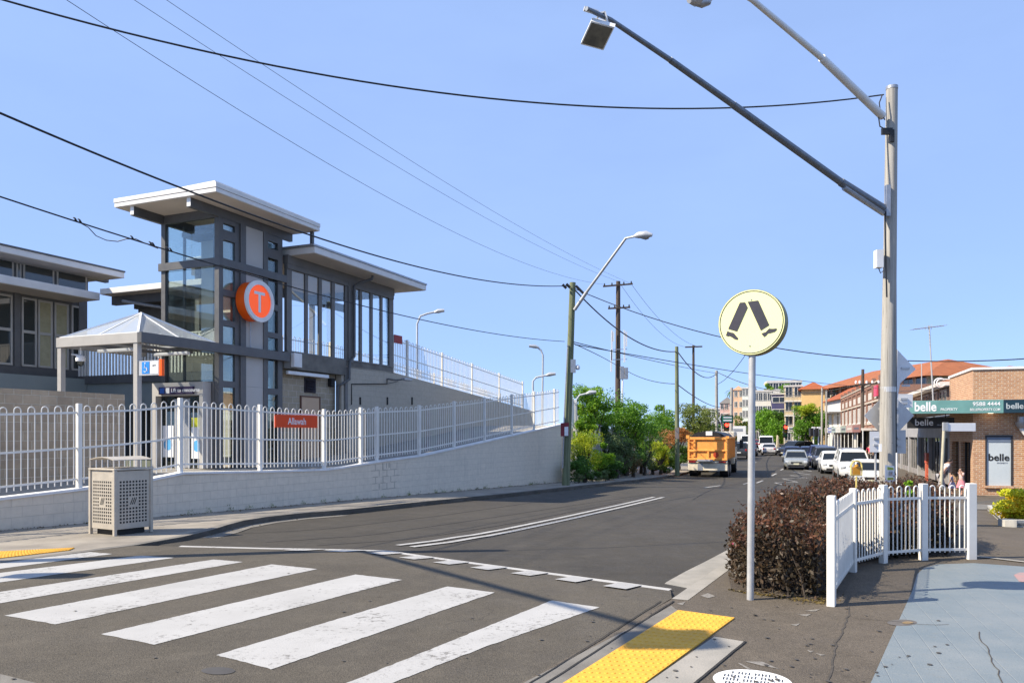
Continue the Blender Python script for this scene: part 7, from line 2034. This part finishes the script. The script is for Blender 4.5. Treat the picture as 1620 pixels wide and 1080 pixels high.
def person(label, x, y, heading, h, bend=0.0, top_m=None, low_m=None, skirt=None, hair_len=.12, stride=.12, arm=.2, hand_up=False, group=None, cat='person', hat=None):
    e = empty('person', (x, y, gz(x, y)), label, cat, group, heading)
    s = h / 1.7
    sb, cb = math.sin(bend), math.cos(bend)
    hip = Vector((0, 0, .92))
    def T(f, l, u): return hip + Vector((f * cb + u * sb, l, u * cb - f * sb))       # torso space: forward, left, up from the hip
    V = [hip, T(0, 0, .2), T(0, 0, .40), T(.0, 0, .52), T(.02, 0, .6), T(.045, 0, .68), T(.04, 0, .76)]
    Rr = [(.15, .12), (.135, .105), (.155, .11), (.10, .08), .055, (.085, .095), (.07, .08)]
    E_ = [(0, 1), (1, 2), (2, 3), (3, 4), (4, 5), (5, 6)]
    def add(p, r, a):
        V.append(Vector(p)); Rr.append(r); E_.append((a, len(V) - 1)); return len(V) - 1
    tips = []
    for sg_ in (1, -1):
        a = add(T(0, sg_ * .17, .48), .062, 3)
        if hand_up and sg_ == 1:
            el = add(T(.16, sg_ * .24, .30), .045, a); wr = add(T(.22, sg_ * .12, .52), .034, el); hd = add(T(.21, sg_ * .08, .58), .036, wr)
        else:
            el = add(T(arm * .5 * sg_, sg_ * .23, .22), .047, a); wr = add(T(arm * sg_ + .06, sg_ * .22, -.02), .034, el); hd = add(T(arm * sg_ + .08, sg_ * .21, -.09), .036, wr)
        for k in range(4):
            d = V[hd] - V[wr]; d.normalize()
            side = Vector((0.018, 0, 0)) * (k - 1.5)
            f1 = add(V[hd] + d * .05 + side, .011, hd); add(V[f1] + d * (.045 + .006 * (1 if k in (1, 2) else 0)) + Vector((0, -sg_ * .012, 0)), .009, f1)
        add(V[hd] + Vector((.035, -sg_ * .02, -.01)), .012, hd)
        f = stride * sg_
        th = add((0, sg_ * .09, .84), .092, 0); kn = add((f * .55 + .02, sg_ * .095, .48), .06, th); an = add((f - .03, sg_ * .095, .09), .042, kn); ft = add((f + .11, sg_ * .1, .04), .038, an); add((f + .17, sg_ * .1, .03), .03, ft)
    V = [v * s for v in V]; Rr = [tuple(q * s for q in r) if isinstance(r, tuple) else r * s for r in Rr]
    skin_mesh('body', V, E_, Rr, m_skin, e)
    # clothes follow the torso and limbs
    tv = [0, 1, 2, 3]; ev = [(0, 1), (1, 2), (2, 3)]
    pts = [V[0] + (V[1] - V[0]) * -.1, V[1], V[2], V[3] * .75 + V[2] * .25]
    rr = [(.165 * s, .135 * s), (.15 * s, .12 * s), (.17 * s, .125 * s), (.115 * s, .09 * s)]
    n_arm = [i for i, (a, b) in enumerate(E_) if a == 3 and b != 4]
    for i in n_arm:
        sh = E_[i][1]; el = sh + 1
        pts += [V[sh], V[sh] * .35 + V[el] * .65]; rr += [.075 * s, .066 * s]; ev += [(3, len(pts) - 2), (len(pts) - 2, len(pts) - 1)]
    skin_mesh('top', pts, ev, rr, top_m, e)
    if skirt:
        MB().lathe((0, 0, 0), [(.14 * s, .98 * s), (.19 * s, .86 * s), (.27 * s, .62 * s), (.30 * s, .5 * s), (.28 * s, .5 * s), (.2 * s, .8 * s)], 20).build('skirt', low_m, e, 50, local=True)
    else:
        pts = [V[0]]; rr = [(.16 * s, .13 * s)]; ev = []
        legs = [E_[i][1] for i, (a, b) in enumerate(E_) if a == 0 and b != 1]
        for th in legs:
            o = len(pts); pts += [V[th], V[th + 1], V[th + 2] + Vector((0, 0, .05 * s))]; rr += [.105 * s, .075 * s, .062 * s]; ev += [(0, o), (o, o + 1), (o + 1, o + 2)]
        skin_mesh('trousers', pts, ev, rr, low_m, e)
    hp = V[5]; up = (V[6] - V[4]).normalized(); fw = Vector((cb, 0, -sb))
    bm_ = MB()
    hv = MB()
    for ring, (dz, r) in enumerate(((-.06, .088), (.0, .105), (.06, .1), (.1, .07), (.125, .02))): pass
    pts = [hp + up * (.1 * s) - fw * .02 * s, hp + up * .05 * s - fw * .045 * s, hp - up * (.02) * s - fw * .06 * s, hp - up * hair_len * s - fw * .05 * s]
    skin_mesh('hair', pts, [(0, 1), (1, 2), (2, 3)], [.07 * s, .1 * s, .09 * s, .04 * s], m_hair, e)
    mb = MB()
    for sg_ in (1, -1): mb.disc(hp + fw * .088 * s + Vector((0, sg_ * .033 * s, 0)) + up * .01 * s, fw, .011 * s, .006 * s, 8)
    mb.bar(hp + fw * .09 * s - up * .045 * s + Vector((0, -.02 * s, 0)), hp + fw * .09 * s - up * .045 * s + Vector((0, .02 * s, 0)), .008 * s, .008 * s)
    mb.build('eyes_and_mouth', m_black, e, local=True)
    MB().tube([hp + fw * .085 * s + up * .012 * s, hp + fw * .108 * s - up * .018 * s], [.008 * s, .014 * s], 6).build('nose', m_skin, e, local=True)
    mb = MB()
    for sg_ in (1, -1): mb.tube([V[i] + Vector((-.06 * s, 0, -.03 * s)) for i in (0,)] , .01, 3) if False else None
    return e
wht = pm('white_cotton', (.62, .58, .55), (.55, .52, .5), 6, .8)
y = 33.2; p = (X(1489, y), y)
person('person in a white shirt and grey trousers bending forward beside the cream street sign post', p[0], p[1], R(-10), 1.62, .55, wht, pm('grey_cotton', (.34, .33, .34), None, 6, .8), arm=.1, stride=.2)
p = (X(1521, 33.0), 33.0)
person('child in pink skirt and pale top with a hand raised to the face', p[0], p[1], R(200), 1.15, .05, pm('pale_pink_cotton', (.6, .45, .42), None, 6, .8), pm('pink_cotton', (.6, .16, .2), (.62, .25, .27), 9, .8), skirt=True, hair_len=.22, hand_up=True, stride=.08)
p = (X(1506.5, 33.6), 33.6)
person('small child in a pale lilac dress between the bending adult and the pink skirt', p[0], p[1], R(160), .95, .1, pm('lilac_cotton', (.36, .34, .46), None, 6, .8), pm('lilac_cotton_skirt', (.38, .36, .48), None, 6, .8), skirt=True, hair_len=.15, stride=.06)
p = SF(7, 1.6, 0)
person('person in a bright pink top on the far footpath behind the parked cars', p.x, p.y, R(-100), 1.65, 0, pm('bright_pink_cotton', (.7, .05, .12), None, 6, .8), m_dark2, stride=.15)
